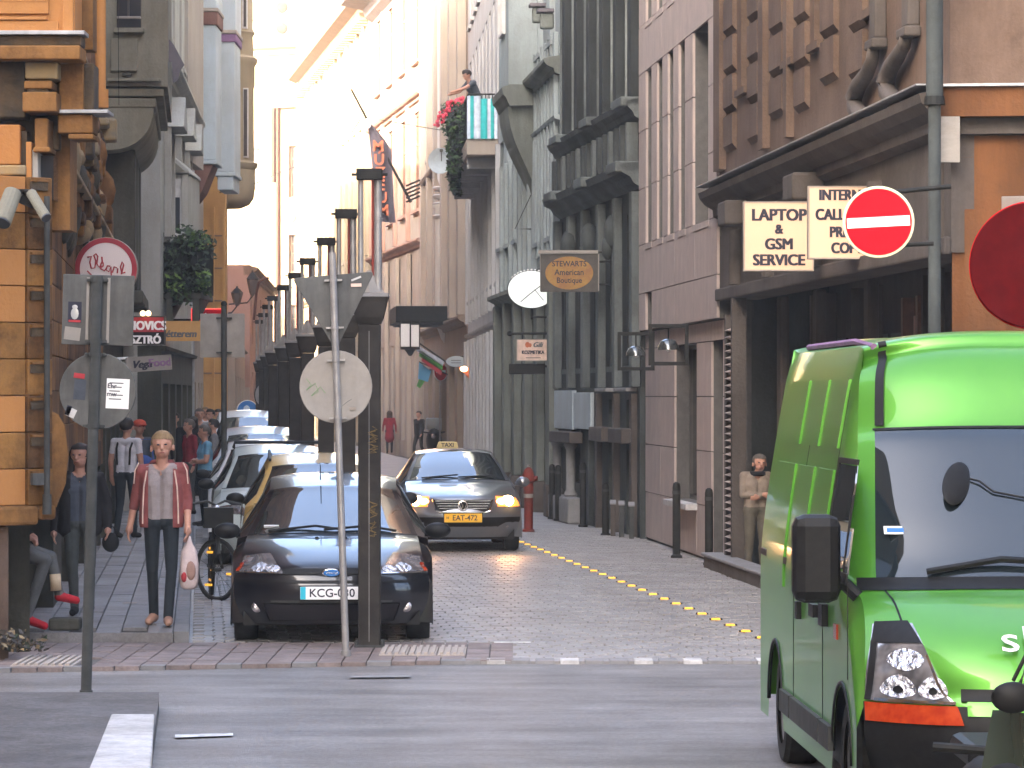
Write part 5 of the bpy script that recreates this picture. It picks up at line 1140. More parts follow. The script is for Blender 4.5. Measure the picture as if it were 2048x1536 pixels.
m = MB(); m.prism([(-.165, 0), (.165, 0), (.135, .105), (-.135, .105)], 'y', -.06, .06); q = m.build('taxi_sign', mat('taxisign', (.5, .40, .18), .6), t, bevel=.015, loc=(-.1, 2.35, 1.455)); text('TAXI', .085, M['ink'], q, (0, -.065, .052), name='taxi_lettering', bold=.002, depth=.001)
wipers(t, [[pas.pn(-.7, 8.1, .02), pas.pn(0, 8.25, .03)], [pas.pn(0, 8.1, .02), pas.pn(.7, 8.25, .03)]])

# ---- green van at the right ------------------------------------------------
VD = 18.1
t = thing('green_van', 'bright green high roof delivery van parked at the right facing us', 'van', (2.745, VD, -0.015), .030)
G = M['vangreen']
st = [(.14, .25, .86, .40, 0), (.02, .45, .93, .42, 0), (.0, .60, .95, .42, 0), (.03, .72, .95, .42, 0), (.06, .78, .945, .42, .0), (.09, .90, .935, .42, .0), (.22, 1.06, .92, .38, .02), (.55, 1.22, .91, .22, .03), (.80, 1.31, .90, .30, .02),
      (1.08, 1.66, .87, .26, .02), (1.36, 2.02, .835, .22, .02), (1.46, 2.12, .825, .20, .02), (1.62, 2.40, .80, .18, .05), (1.80, 2.54, .76, .16, .08), (2.2, 2.63, .76, .02, .09), (5.1, 2.63, .76, 0, .09), (5.35, 2.45, .80, 0, .05), (5.42, 1.0, .95, 0, 0), (5.42, .35, .95, 0, 0)]
van = Car(t, st, G, (1.05, 4.45), [(.9, 1.24, .955), (5.5, 1.26, .965)], 14, 8, .985, .25, .345, 16); van.pillars = (1.75, 2.05, 3.2, 4.4)
van.patch('bumper', 0, 3.0, M['plasticblack'], nb=12, na=28); van.patch('bonnet', 3.0, 8.0, G, nb=18, na=30)
van.patch('windscreen', 8.05, 10.85, M['vanglass'], nb=14, na=28, a0=-.90, a1=.90)
for sg in (1, -1): van.patch('pillar', 8.0, 11, G, nb=12, na=4, a0=sg * .90, a1=sg)
van.patch('windscreen_seal', 10.82, 10.92, M['plasticblack'], off=.006, a0=-.91, a1=.91, nb=2); van.patch('roof_front', 10.85, 13.0, G, nb=14, na=28); van.patch('roof', 13.0, 16, G, nb=14, na=24); van.patch('rear', 16, 18, G, nb=4)
van.patch('scuttle', 7.72, 8.08, M['plasticblack'], off=.006, nb=3)
# flanks
m = MB(); cols = []
front = [van.p(1, 8.0 * i / 30) for i in range(31)]
yf = .44
ys = [yf + (5.40 - yf) * i / 70 for i in range(71)]
E = [van.p(1, 8 + 8 * i / 60) for i in range(61)]
def edge_at(y):
    L_ = [v for v in front if v.y > yf - .02] + E
    best = None
    for v0, v1 in zip(L_, L_[1:]):
        if v0.y <= y <= v1.y and v1.y - v0.y > 1e-5: t_ = (y - v0.y) / (v1.y - v0.y); best = v0 + (v1 - v0) * t_
    return best or L_[-1]
for y in ys:
    e_ = edge_at(y); zb = .25
    for wy in (1.05, 4.45):
        d = abs(y - wy); r_ = .40
        if d < r_: zb = max(zb, .345 + math.sqrt(r_ * r_ - d * d))
    col = []
    for j in range(13):
        q = j / 12; z = e_.z + (zb - e_.z) * q
        wz = .985 if z < 1.25 else .985 - .20 * ((z - 1.25) / 1.3) ** 1.25
        x = max(e_.x, min(wz, e_.x + (wz - e_.x) * min(1, (e_.z - z) / .12))) if z > 1.2 else e_.x + (.985 - e_.x) * min(1, q * 4)
        col.append((x, y, z))
    cols.append(col)
m.rings(cols, 0, False); m.rings([[(-x, y, z) for x, y, z in c] for c in cols], 0, False); m.build('body', G, t, smooth='auto')
f = MB(); f.box(-.85, .85, .4, 5.2, .22, .45); f.build('underbody', M['plasticblack'], t)
for wy in (1.05, 4.45):
    for sg in (1, -1):
        q = MB(); q.lathe([(.22, -.11), (.32, -.11), (.345, -.08), (.345, .08), (.32, .11), (.22, .11)], axis='x', n=32, caps=False); q = q.build('wheel', M['rubber'], t, smooth='auto', loc=(sg * .84, wy, .345))
        r_ = MB(); r_.lathe([(.01, .08 * sg), (.08, .085 * sg), (.12, .04 * sg), (.225, .09 * sg)], axis='x', n=28, caps=False); r_.build('rim', M['alloy'], q, smooth='auto')
def flank(name, y0, y1, z0, z1, mt, off=.006, th=.012, bev=.004, sg=-1, rnd=0, parent=None):
    """a piece lying on the flank that faces the street"""
    m = MB(); xz = lambda z: (.985 if z < 1.25 else .985 - .20 * ((z - 1.25) / 1.3) ** 1.25)
    n = 6; outer = []; inner = []
    for j in range(n + 1):
        z = z0 + (z1 - z0) * j / n; ro = rnd if j in (0, n) else 0
        outer.append([(sg * (xz(z) + off), y0 + ro, z), (sg * (xz(z) + off), y1 - ro, z)]); inner.append([(sg * (xz(z) + off - th), y0 + ro, z), (sg * (xz(z) + off - th), y1 - ro, z)])
    m.rings(outer, 0, False); m.rings([[o[0] for o in outer], [o[0] for o in inner]], 0, False); m.rings([[o[1] for o in outer], [o[1] for o in inner]], 0, False); m.rings([outer[0], inner[0]], 0, False); m.rings([outer[-1], inner[-1]], 0, False)
    return m.build(name, mt, parent or t, bevel=bev)
for (y0, y1) in ((1.98, 2.72), (2.92, 3.72), (3.92, 4.9)):
    flank('side_panel', y0, y1, 1.98, 2.36, G, .014, .02, .012); flank('side_panel', y0, y1, 1.12, 1.86, G, .014, .02, .012)
flank('cab_window', 1.02, 1.80, 1.36, 1.90, M['carglass'], .006, .01, .01, rnd=.05); flank('quarter_window', .86, .98, 1.34, 1.58, M['carglass'], .006, .01, .006)
flank('window_frame', .84, 1.84, 1.30, 1.345, M['plasticblack'], .012, .01); flank('window_frame', 1.80, 1.86, 1.30, 1.92, M['plasticblack'], .010, .01); flank('window_frame', 1.02, 1.84, 1.905, 1.935, M['plasticblack'], .010, .01); flank('window_frame', .985, 1.015, 1.34, 1.75, M['plasticblack'], .010, .01)
for (y, z0, z1) in ((1.93, .45, 2.3), (3.42, .45, 2.3), (.80, .8, 1.3)): flank('door_seam', y, y + .012, z0, z1, M['plasticblack'], .0025, .004, 0)
flank('rub_strip', 1.45, 1.92, .37, .50, M['steel_dark'], .028, .03, .01); flank('rub_strip', 1.96, 3.40, .37, .50, M['steel_dark'], .028, .03, .01); flank('rub_strip', 3.46, 4.0, .37, .50, M['steel_dark'], .028, .03, .01)
flank('door_handle', 1.98, 2.2, 1.05, 1.12, M['plasticblack'], .05, .05, .015); flank('door_handle', 1.68, 1.86, 1.02, 1.14, M['plasticblack'], .035, .04, .012); flank('side_repeater', 1.22, 1.34, .98, 1.06, M['amberlens'], .012, .012, .004); flank('door_lock', 3.0, 3.1, .98, 1.08, M['plasticblack'], .03, .03, .01); flank('slide_rail', 3.4, 5.3, 1.26, 1.30, M['plasticblack'], .012, .01, .003)
# wheel arch lips
for wy in (1.05, 4.45):
    m = MB(); m.tube([(-.985, wy + .42 * math.cos(a), .345 + .42 * math.sin(a)) for a in [math.pi * (0.02 + .96 * i / 14) for i in range(15)]], .013, 6); m.build('arch_lip', M['plasticblack'], t, smooth=True)
# front details
for sg in (1, -1):
    sh = lambda q, sg=sg: (sg * (.56 + .20 * q ** 1.2), sg * (.985 - .06 * max(0, q - .55)))
    o = van.patch('headlight', 3.1, 6.35, M['lens'], na=14, nb=14, off=.012, thick=.03, shape=sh)
    van.patch('headlight_trim', 3.04, 3.22, M['chrome'], na=12, nb=2, off=.022, shape=lambda q, sg=sg: (sg * .555, sg * .94), parent=o)
    van.patch('headlight_trim', 3.2, 5.4, M['chrome'], na=2, nb=10, off=.018, shape=lambda q, sg=sg: (sg * (.565 + .125 * q), sg * (.578 + .125 * q)), parent=o)
    van.patch('headlight_rim', 5.75, 6.4, M['plasticblack'], na=10, nb=4, off=.018, shape=lambda q, sg=sg: (sg * (.72 + .06 * q), sg * (.965 - .02 * q)), parent=o)
    van.patch('headlight_rim', 3.1, 5.8, M['plasticblack'], na=2, nb=8, off=.018, shape=lambda q, sg=sg: (sg * (.955 - .02 * q), sg * (.985 - .02 * q)), parent=o)
    van.patch('turn_lamp', 2.2, 2.98, M['amberlens'], na=14, nb=5, off=.014, thick=.02, shape=lambda q, sg=sg: (sg * (.52 + .03 * q), sg * .985))
    for ac, rb0, rb1, ra in ((.665, 3.35, 4.75, .072), (.83, 3.35, 4.75, .085), (.80, 4.85, 5.6, .09)):
        van.patch('reflector', rb0, rb1, M['bowl'], na=10, nb=12, off=.016, parent=o, shape=lambda q, sg=sg, ac=ac, ra=ra: (sg * (ac - ra * math.sin(math.pi * q) ** .6), sg * (ac + ra * math.sin(math.pi * q) ** .6)))
        van.patch('reflector_core', rb0 + .45, rb1 - .45, M['plasticblack'], na=6, nb=6, off=.019, parent=o, shape=lambda q, sg=sg, ac=ac, ra=ra: (sg * (ac - ra * .3 * math.sin(math.pi * q) ** .6), sg * (ac + ra * .3 * math.sin(math.pi * q) ** .6))) if rb0 < 4 else None
    van.patch('bonnet_seam', 6.2, 7.8, M['plasticblack'], na=1, nb=8, off=.004, shape=lambda q, sg=sg: (sg * (.80 + .055 * q), sg * (.812 + .055 * q)))
van.patch('bumper', 2.9, 3.05, G, a0=-.5, a1=.5, off=.012, nb=1); van.patch('bumper_panel', 2.55, 3.3, G, a0=-.50, a1=.50, off=.012, nb=4, thick=.02); van.patch('grille', 3.3, 4.25, M['plasticblack'], a0=-.53, a1=.53, off=.018, nb=4, thick=.02)
v = van.pn(-.10, 5.5, .006)
lt = text('sl', .235, M['signwhite'], t, Matrix.Translation((-.22, van.p(-.1, 5.85).y - .03, 1.045)) @ Matrix.Rotation(-.75, 4, 'X') , sx=1.2, bold=.0, depth=.002, align='CENTER')
# roof gutter and black strip
for sg in (1, -1):
    van.patch('roof_strip', 10.98, 13.7, M['plasticblack'], na=3, nb=14, off=.012, shape=lambda q, sg=sg: (sg * (.84 - .0 * q), sg * (.895 - .0 * q)))
    m = MB(); m.tube([van.p(sg * .93, 13.4) + Vector((0, 0, .02)), van.p(sg * .93, 14.2) + Vector((0, 0, .02)), van.p(sg * .93, 15) + Vector((0, 0, .02))], .02, 6); m.build('roof_gutter', M['purple'], t)
wipers(t, [[van.pn(-.62, 8.12, .03), van.pn(-.2, 8.3, .04), van.pn(.25, 8.22, .04)], [van.pn(.0, 8.12, .03), van.pn(.4, 8.3, .04), van.pn(.8, 8.2, .04)]], .018)
for sg in (1, -1):
    m = MB(); m.box(-.125, .125, -.09, .09, -.23, .23); q = m.build('mirror', M['plasticblack'], t, bevel=.06, loc=(sg * 1.13, .98, 1.42)); m = MB(); m.box(-.1, .1, .091, .10, -.19, .19); m.build('mirror_glass', M['chrome'], q)
    m = MB(); m.tube([(-sg * .10, .02, -.12), (-sg * .16, .02, -.14), (-sg * .22, .0, -.2)], .035, 8); m.build('mirror_arm', M['plasticblack'], q)
v = van.pn(-.78, 8.75, .012); m = MB(); m.box(-.065, .065, -.002, .002, -.025, .025); q = m.build('vignette_sticker', M['plate'], t, loc=tuple(v)); q.rotation_euler = (-.65, 0, 0); m = MB(); m.box(-.05, .05, -.004, -.0025, -.015, .012); m.build('sticker_print', M['blue'], q)
# dashboard fan hung inside the windscreen with its wire
v = van.pn(-.42, 9.35, .02); m = MB(); m.ball((0, 0, 0), (.075, .012, .15), 18, 12); q = m.build('oval_screen_mount', M['plasticblack'], t, loc=tuple(v), smooth=True); q.rotation_euler = (-.66, .42, 0)
m = MB(); m.tube([van.pn(-.34, 9.42, .014), van.pn(-.28, 9.38, .02), van.pn(-.2, 9.25, .014), van.pn(.1, 9.12, .014), van.pn(.6, 8.9, .014)], .006, 5); m.build('cable', M['plasticblack'], t)

for sg in (1, -1):
    l_ = bpy.data.lights.new('headlamp_beam', 'SPOT'); l_.energy = 4; l_.color = (1, .45, .18); l_.spot_size = math.radians(70); l_.spot_blend = .8; l_.shadow_soft_size = .08
    lo = bpy.data.objects.new('headlamp_beam', l_); C.objects.link(lo); lo.parent = pas.root; lo.location = (sg * .64, -.12, .64); lo.rotation_euler = (math.radians(78), 0, math.radians(180))
# ================================================================== lamp pylons
def gz(D): return max(0.0, (D - 90) * .002)
def pylon_proto():
    t = thing('lamp_pylon', '', 'lamp pylon')
    m = MB(); m.box(-.098, .098, -.098, .098, 0, 2.86); m.build('column', M['pylon'], t, bevel=.012)
    m = MB(); m.box(-.13, .13, -.13, .13, 0, .02)
    for sx in (-1, 1):
        for sy in (-1, 1): m.cyl((sx * .115, sy * .115, .02), (sx * .115, sy * .115, .06), .014, n=8)
    m.build('base_plate', M['steel_dark'], t)
    m = MB(); w_ = [(.10, 2.863), (.125, 2.92), (.155, 3.06), (.168, 3.10)]
    m.rings([[(x * a, y * a, z) for x, y in ((-1, -1), (1, -1), (1, 1), (-1, 1))] for a, z in w_], 0, True, True); m.build('capital', M['pylon'], t)
    m = MB(); m.box(-.172, .172, -.172, .172, 3.103, 3.135); m.build('capital_plate', M['greystone'], t)
    m = MB(); m.lathe([(.13, 3.14), (.02, 3.34)], n=4); m.build('glass_shade', M['signback2'], t)
    for x, r_, mt in ((-.078, .024, 'steel'), (.03, .012, 'hydrant'), (.075, .036, 'steel')): m = MB(); m.cyl((x, 0, 3.14), (x, 0, 4.14), r_, n=10); m.build('tube', M[mt], t, smooth='auto')
    m = MB(); m.box(-.115, .115, -.09, .09, 4.143, 4.24); m.cyl((-.16, 0, 4.19), (.16, 0, 4.19), .014, n=8); m.build('cap', M['iron'], t, bevel=.012); return t
pylons = [(32.4, 739), (39.2, 692), (46.2, 652), (53, 615), (59.3, 590), (65.8, 567), (73, 546), (80, 535), (88, 526), (96, 519)]
ords = ['nearest', 'second', 'third', 'fourth', 'fifth', 'sixth', 'seventh', 'eighth', 'ninth', 'farthest']
pp = pylon_proto()
for i, (D, px) in enumerate(pylons):
    o = pp if i == 0 else copy_tree(pp)
    o.location = (XX(px, D), D, 0.03 if i == 0 else .02); o['group'] = 'lamp pylons between the parked cars'
    o['label'] = 'nearest dark square lamp pylon with scrawled graffiti, in front of the navy car' if i == 0 else '%s lamp pylon counted along the parked row, dark column under slim tubes' % ords[i]
    if i: o.rotation_euler = (0, 0, .0855)
m = MB()
for k, (z0, n_, a) in enumerate(((1.72, 9, .045), (1.15, 6, .04), (.98, 5, .035))):
    pts = []
    for j in range(n_ * 3): pts.append((.035 + a * math.sin(j * 2.3 + k), -.1005, z0 + .16 * j / (n_ * 3) * (1.4 if k == 0 else .9) + .02 * math.cos(j * 1.7)))
    m.tube(pts, .0042, 4)
m.build('graffiti', mat('scrawl', (.16, .105, .035), .8), pp)
m = MB(); m.box(-.002, .002, -.1035, -.0985, .05, 2.8); m.build('seam', M['steel'], pp)

# ================================================================== sign posts seen from behind
def disc(r, th=.02, n=40, axis='y'):
    m = MB(); m.lathe([(r * .985, -th / 2), (r, -th / 2 + .004), (r, th / 2)], axis='y', n=n); return m
D = 31.2; bx_ = XX(692, D); t = thing('sign_post', 'leaning grey post carrying a triangular and a round sign back before the navy car', 'sign post', (bx_, D, .03)); t.rotation_euler = (0, math.radians(-1.95), 0)
K = D / F
def zr(py): return ZZ(py, D) - .03
m = MB(); m.cyl((0, 0, 0), (0, 0, zr(505)), .031, n=14); m.cyl((0, 0, 0), (0, 0, .05), .045, n=14); m.build('pole', M['steel'], t, smooth='auto')
cxl = lambda px, py: (px - 692) * K + (zr(py)) * math.tan(math.radians(1.95))
tri = [(583, 553), (749, 545), (671, 700)]; pts = [(cxl(px, py), zr(py)) for px, py in tri]
def rounded(pts, r=.05, n=5):
    out_ = []; N = len(pts)
    for i in range(N):
        p = Vector(pts[i]); a = (Vector(pts[i - 1]) - p).normalized(); b = (Vector(pts[(i + 1) % N]) - p).normalized()
        for k in range(n + 1): q = k / n; out_.append(tuple(p + a * r * (1 - q) ** 2 + b * r * q ** 2))
    return out_
m = MB(); m.prism(rounded(pts), 'y', .045, .06); m.build('triangle_sign', M['signback'], t, bevel=.003)
c = (cxl(671, 773), zr(773)); m = disc(73 * K); q = m.build('round_sign', M['signback2'], t, bevel=.002, loc=(c[0], .055, c[1]))
for py in (560, 655, 720, 836): z = zr(py); m = MB(); m.box(-.075, .075, .0, .042, z - .008, z + .008); m.cyl((0, 0, z - .012), (0, 0, z + .012), .037, n=14); m.build('clamp', M['steel'], t)
st_ = MB(); st_.box(-.045, .045, .036, .0425, -.014, .014); q = st_.build('sticker', M['stripe'], t, loc=(cxl(712, 571), 0, zr(571)))
st_ = MB(); st_.box(-.045, .045, .036, .0425, -.008, .008); q = st_.build('sticker', M['frame_white'], t, loc=(cxl(712, 558), 0, zr(558))); q.rotation_euler = (0, -.35, 0)
st_ = MB(); st_.box(-.03, .03, .0385, .043, -.012, .012); st_.build('sticker', M['pink'], t, loc=(cxl(705, 818), 0, zr(818)))
m = MB(); m.tube([(cxl(px, py), .043, zr(py)) for px, py in ((612, 755), (622, 768), (612, 778), (630, 765), (636, 782), (622, 790), (640, 772), (650, 785))], .002, 4); m.build('scribble', M['green'], t)
m = MB(); m.tube([(cxl(px, py), .043, zr(py)) for px, py in ((684, 812), (694, 804), (703, 799))], .0022, 4); m.build('scribble', M['ink'], t)

D = 27.35; t = thing('sign_post', 'dark leaning sign post at left with square sign back above a round stickered one', 'sign post', (XX(172, D), D, 0.0)); t.rotation_euler = (0, math.radians(1.55), 0); K = D / F
zr2 = lambda py: ZZ(py, D); cx2 = lambda px, py: (px - 172) * K - zr2(py) * math.tan(math.radians(1.55))
m = MB(); m.cyl((0, 0, 0), (0, 0, zr2(552)), .041, n=14); m.cyl((0, 0, 0), (0, 0, .05), .05, n=14); m.build('pole', M['steel_dark'], t, smooth='auto')
m = MB(); a = (cx2(121, 690), zr2(690)); b = (cx2(268, 549), zr2(549)); m.box(a[0], b[0], .05, .065, a[1], b[1]); m.build('square_sign', M['signback'], t, bevel=.004)
m = MB(); m.box(a[0] + .18, a[0] + .2, .035, .052, a[1] + .02, b[1] - .02); m.box(b[0] - .2, b[0] - .18, .035, .052, a[1] + .02, b[1] - .02); m.build('stiffener', M['signback2'], t)
q = disc(77 * K).build('round_sign', M['signback'], t, bevel=.002, loc=(cx2(194, 782), .062, zr2(782)))
for py in (560, 682, 708, 852): z = zr2(py); m = MB(); m.box(-.08, .08, .0, .05, z - .01, z + .01); m.cyl((0, 0, z - .014), (0, 0, z + .014), .048, n=14); m.build('clamp', M['steel_dark'], t)
def sticker(px, py, w_, h_, mt, rot=0, y=.0485):
    m = MB(); m.box(-w_ * K / 2, w_ * K / 2, 0, .0015, -h_ * K / 2, h_ * K / 2); q = m.build('sticker', M[mt], t, loc=(cx2(px, py), y, zr2(py))); q.rotation_euler = (0, rot, 0); return q
q = sticker(148, 625, 27, 42, 'ink'); m = MB(); m.ball((0, -.001, -.01), (.03, .002, .045), 10, 6); m.ball((0, -.001, .04), (.022, .002, .016), 8, 5); m.build('sticker_print', M['cargrey'], q)
m = MB(); m.box(-.045, .045, -.0015, 0, -.075, -.058); m.build('sticker_print', M['redcloth'], q)
sticker(143, 668, 32, 26, 'signback2', .1); sticker(158, 780, 24, 40, 'topblue', .05); sticker(157, 752, 22, 10, 'redcloth', .1)
q = sticker(234, 786, 46, 60, 'signwhite', .02)
for k in range(5): m = MB(); m.box(-.065 + .012 * (k % 2), .04 - .012 * (k % 3), -.0012, 0, .075 - k * .03, .083 - k * .03); m.build('sticker_print', M['inkgrey'], q)
for k, s_ in enumerate(('Ehr', 'mw')): text(s_, .05, M['ink'], q, (-.045, -.002, .055 - k * .06), name='sticker_lettering', bold=.001, depth=.001)
sticker(140, 826, 20, 18, 'frame_white', .4); sticker(135, 822, 10, 20, 'ink', .3)

# ---- right-hand signs -----------------------------------------------------
D = 30.2; K = D / F; t = thing('no_entry_sign', 'large red round no entry sign with white bar in front of the lit shop signs', 'traffic sign', (XX(1757, D), D, ZZ(444, D))); t.rotation_euler = (0, math.radians(-3), 0)
disc(72 * K).build('sign_rim', mat('rimcream', (.8, .74, .45), .4), t, bevel=.002)
m = MB(); m.lathe([(66.5 * K, -.014), (66.5 * K, -.0115), (.001, -.0145)], axis='y', n=44, caps=False); m.build('sign_face', M['signred'], t)
m = MB(); m.box(-.262, .258, -.019, -.015, -.042, .042); m.build('bar', M['signwhite'], t)
m = MB(); m.cyl((.1, .03, .24), (.62, .05, .265), .02, n=8); m.cyl((.1, .03, -.2), (.45, .05, -.2), .018, n=8); m.build('arm', M['iron'], t)
D = 31.95; t = thing('drainpipe', 'thick dark green drainpipe on the brown corner building beside the no entry sign', 'drainpipe', (XX(1866, D) , D - .12, 0))
m = MB(); m.cyl((0, 0, ZZ(205, D)), (0, 0, 16), .075, n=16); m.build('pipe', M['darkgrey2'], t, smooth='auto')
m = MB(); m.cyl((0, 0, 0.1), (0, 0, ZZ(208, D)), .055, n=16); m.build('pipe', M['darkgrey2'], t, smooth='auto')
m = MB(); m.cyl((0, 0, ZZ(212, D)), (0, 0, ZZ(195, D)), .095, .085, n=16); m.cyl((0, 0, 2.4), (0, 0, 2.46), .07, n=16); m.cyl((0, 0, 6.4), (0, 0, 6.46), .09, n=16); m.build('pipe_collar', M['iron'], t)
D = 17.3; K = D / F; t = thing('round_sign', 'big dark maroon round sign cut off by the right edge above the van', 'traffic sign', (XX(2066, D), D, ZZ(530, D))); t.rotation_euler = (0, 0, math.radians(-14))
disc(126 * K, .03, 56).build('sign_plate', M['signmaroon'], t, bevel=.002)
m = MB(); m.lathe([(126 * K, .016), (129 * K, .018), (129 * K, .03), (.01, .034)], axis='y', n=56); m.build('sign_rim', M['signred'], t)
m = MB(); m.box(-.155, .3, .05, .06, .22, .33); m.build('supplementary_plate', M['signback2'], t, bevel=.004); m = MB(); m.cyl((0.13, .075, -(ZZ(530, D))), (0.13, .075, .36), .035, n=14); m.build('pole', M['steel_dark'], t, smooth='auto')
def lightbox(px0, px1, py0, py1, D, name, label, lines, size, wallx, th=.14, mt='signwarm', ink='ink', **k):
    w_ = XX(px1, D) - XX(px0, D); h = ZZ(py0, D) - ZZ(py1, D)
    t = thing(name, label, 'sign', (XX((px0 + px1) / 2, D), D, ZZ((py0 + py1) / 2, D)))
    m = MB(); m.box(-w_ / 2 + .012, w_ / 2 - .012, 0, .01, -h / 2 + .012, h / 2 - .012); m.build('sign_face', M[mt], t)
    m = MB(); f_ = .015
    m.box(-w_ / 2, w_ / 2, .011, th, -h / 2, h / 2); m.box(-w_ / 2, -w_ / 2 + f_, -.008, .0105, -h / 2, h / 2); m.box(w_ / 2 - f_, w_ / 2, -.008, .0105, -h / 2, h / 2); m.box(-w_ / 2 + f_, w_ / 2 - f_, -.008, .0105, -h / 2, -h / 2 + f_); m.box(-w_ / 2 + f_, w_ / 2 - f_, -.008, .0105, h / 2 - f_, h / 2)
    m.build('sign_case', M[k.get('case', 'pink')], t)
    for (s_, px, py, sz, *o) in lines:
        text(s_, sz, M[o[0] if o else ink], t, (XX(px, D) - t.location.x, -.004, ZZ(py, D) - t.location.z), heavy=sz * .05, depth=.002, sx=(o[1] if len(o) > 1 else k.get('sx', 1.0)), shear=(o[2] if len(o) > 2 else 0))
    if wallx is not None:
        m = MB()
        for z in (-h * .3, h * .3): m.cyl((w_ / 2 - .01, th / 2, z), (wallx - t.location.x, th / 2, z), .016, n=8)
        m.build('bracket', M['iron'], t)
    return t
r1x = lambda D: 3.87 - .0718 * (D - 32.2)
lightbox(1487, 1628, 403, 542, 39, 'light_box_sign', 'pinkish lit box sign lettered LAPTOP & GSM SERVICE', [('LAPTOP', 1558, 431, .175), ('&', 1558, 459, .14), ('GSM', 1558, 489, .165), ('SERVICE', 1558, 521, .165)], .17, r1x(39), sx=.93)
lightbox(1616, 1752, 372, 518, 36.6, 'light_box_sign', 'cream lit box sign lettered INTERN CALL PRINT COPY half hidden by the no entry sign', [('INTERN', 1680, 391, .15), ('CALL', 1660, 430, .155), ('PRINT', 1692, 465, .15), ('COPY', 1694, 497, .15)], .17, r1x(36.6), sx=.80, bold=.004)
# brown hanging board
D = 61; t = lightbox(1081, 1196, 508, 584, D, 'hanging_board', 'brown hanging board with ochre oval and old fashioned lettering over the pavement', [], .1, 1.74, th=.05, mt='frame_dark', case='frame_dark')
m = MB(); w_ = 48 / F * D; h_ = 33 / F * D; m.lathe([(w_, -.0035), (w_ * .99, -.006), (.01, -.0065)], axis='y', n=40, caps=False); q = m.build('oval', mat('ochreboard', (.34, .20, .05), .6, col2=(.26, .12, .05), scale=5), t); q.scale = (1, 1, h_ / w_)
for s_, py, sz in (('STEWARTS', 528, .13), ('American', 545, .14), ('Boutique', 561, .13)): text(s_, sz, M['ink'], t, (0, -.0075, ZZ(py, D) - t.location.z), sx=.9, bold=.002, depth=.001)
m = MB(); m.box(-.52, .48, -.03, .08, .325, .38); m.box(-.49, -.47, 0, .04, -.3, .32); m.box(.47, .5, 0, .04, -.3, .32); m.build('hanging_rail', M['signback2'], t); m = MB(); m.cyl((.48, .03, .35), (.95, .03, .35), .015); m.build('rail_arm', M['iron'], t)
# white oval sign with scalloped top
D = 68.6; t = thing('oval_sign', 'glowing white oval sign with scalloped top edge behind the brown board', 'sign', (XX(1063, D), D, ZZ(579, D)))
K = D / F; m = disc(47 * K, .10, 40); q = m.build('sign_face', mat('ovalwhite', (.8, .82, .8), .4, emit=(.85, 1, .95), estr=.03), t); q.scale = (1, 1, 37 / 47)
m = MB(); m.lathe([(47.5 * K, -.045), (49 * K, -.03), (49 * K, .03), (47.5 * K, .045)], axis='y', n=40, caps=False); q = m.build('sign_rim', M['steel_dark'], t); q.scale = (1, 1, 37 / 47)
m = MB()
for k in range(13): a = math.radians(38 + 104 * k / 12); m.ball((48 * K * math.cos(a), 0, 39 * K * math.sin(a)), .022, 8, 6)
m.build('scallop', M['signwhite'], t); m = MB(); m.tube([(-22 * K, -.056, -25 * K), (-2 * K, -.056, -8 * K), (24 * K, -.056, 12 * K)], .009, 5); m.tube([(6 * K, -.056, 0), (24 * K, -.056, -22 * K)], .007, 5); m.build('sign_drawing', M['inkgrey'], t)
m = MB(); m.cyl((0, 0, -37 * K), (0, .0, -60 * K), .02); m.cyl((0, 0, -55 * K), (.75 - XX(1063, D), 0, -55 * K), .02); m.cyl((-.0, .02, 35 * K), (.75 - XX(1063, D), .02, 50 * K), .012); m.build('bracket', M['iron'], t)
D = 69; t = lightbox(1033, 1100, 678, 722, D, 'hanging_sign', 'cream hanging sign lettered Gili KOZMETIKA with orange flower mark', [('Gili', 1075, 690, .13, 'inkgrey', 1.0, .3), ('KOZMETIKA', 1066, 705, .095, 'ink', .8)], .1, None, th=.05, mt='stripe', case='signback2')
m = MB(); m.ball((-.11, -.005, .10), (.045, .004, .055), 8, 6); m.ball((-.06, -.005, .09), (.03, .004, .04), 8, 6); m.build('flower_mark', M['orangeletter'], t); m = MB(); m.box(-.14, .14, -.004, -.001, -.155, -.14); m.build('small_print', M['inkgrey'], t)
m = MB(); m.cyl((-.45, .02, .31), (.52, .02, .31), .022); m.cyl((-.2, .02, .2), (-.2, .02, .31), .01); m.cyl((.2, .02, .2), (.2, .02, .31), .01); m.ball((-.45, .02, .31), .05); m.build('hanging_rail', M['iron'], t)
D = 69.2; t = thing('box_lamp', 'long black box lamp on the wall under the cream hanging sign', 'lamp', (XX(1054, D), D, ZZ(738, D))); m = MB(); m.box(-.345, .345, -.06, .06, -.1, .1); m.build('housing', M['iron'], t, bevel=.02); m = MB(); m.box(-.32, .32, -.065, -.061, -.07, .02); m.build('grille', M['plasticblack'], t); m = MB(); m.cyl((.3, 0, .05), (.45, 0, .05), .02); m.build('bracket', M['iron'], t)
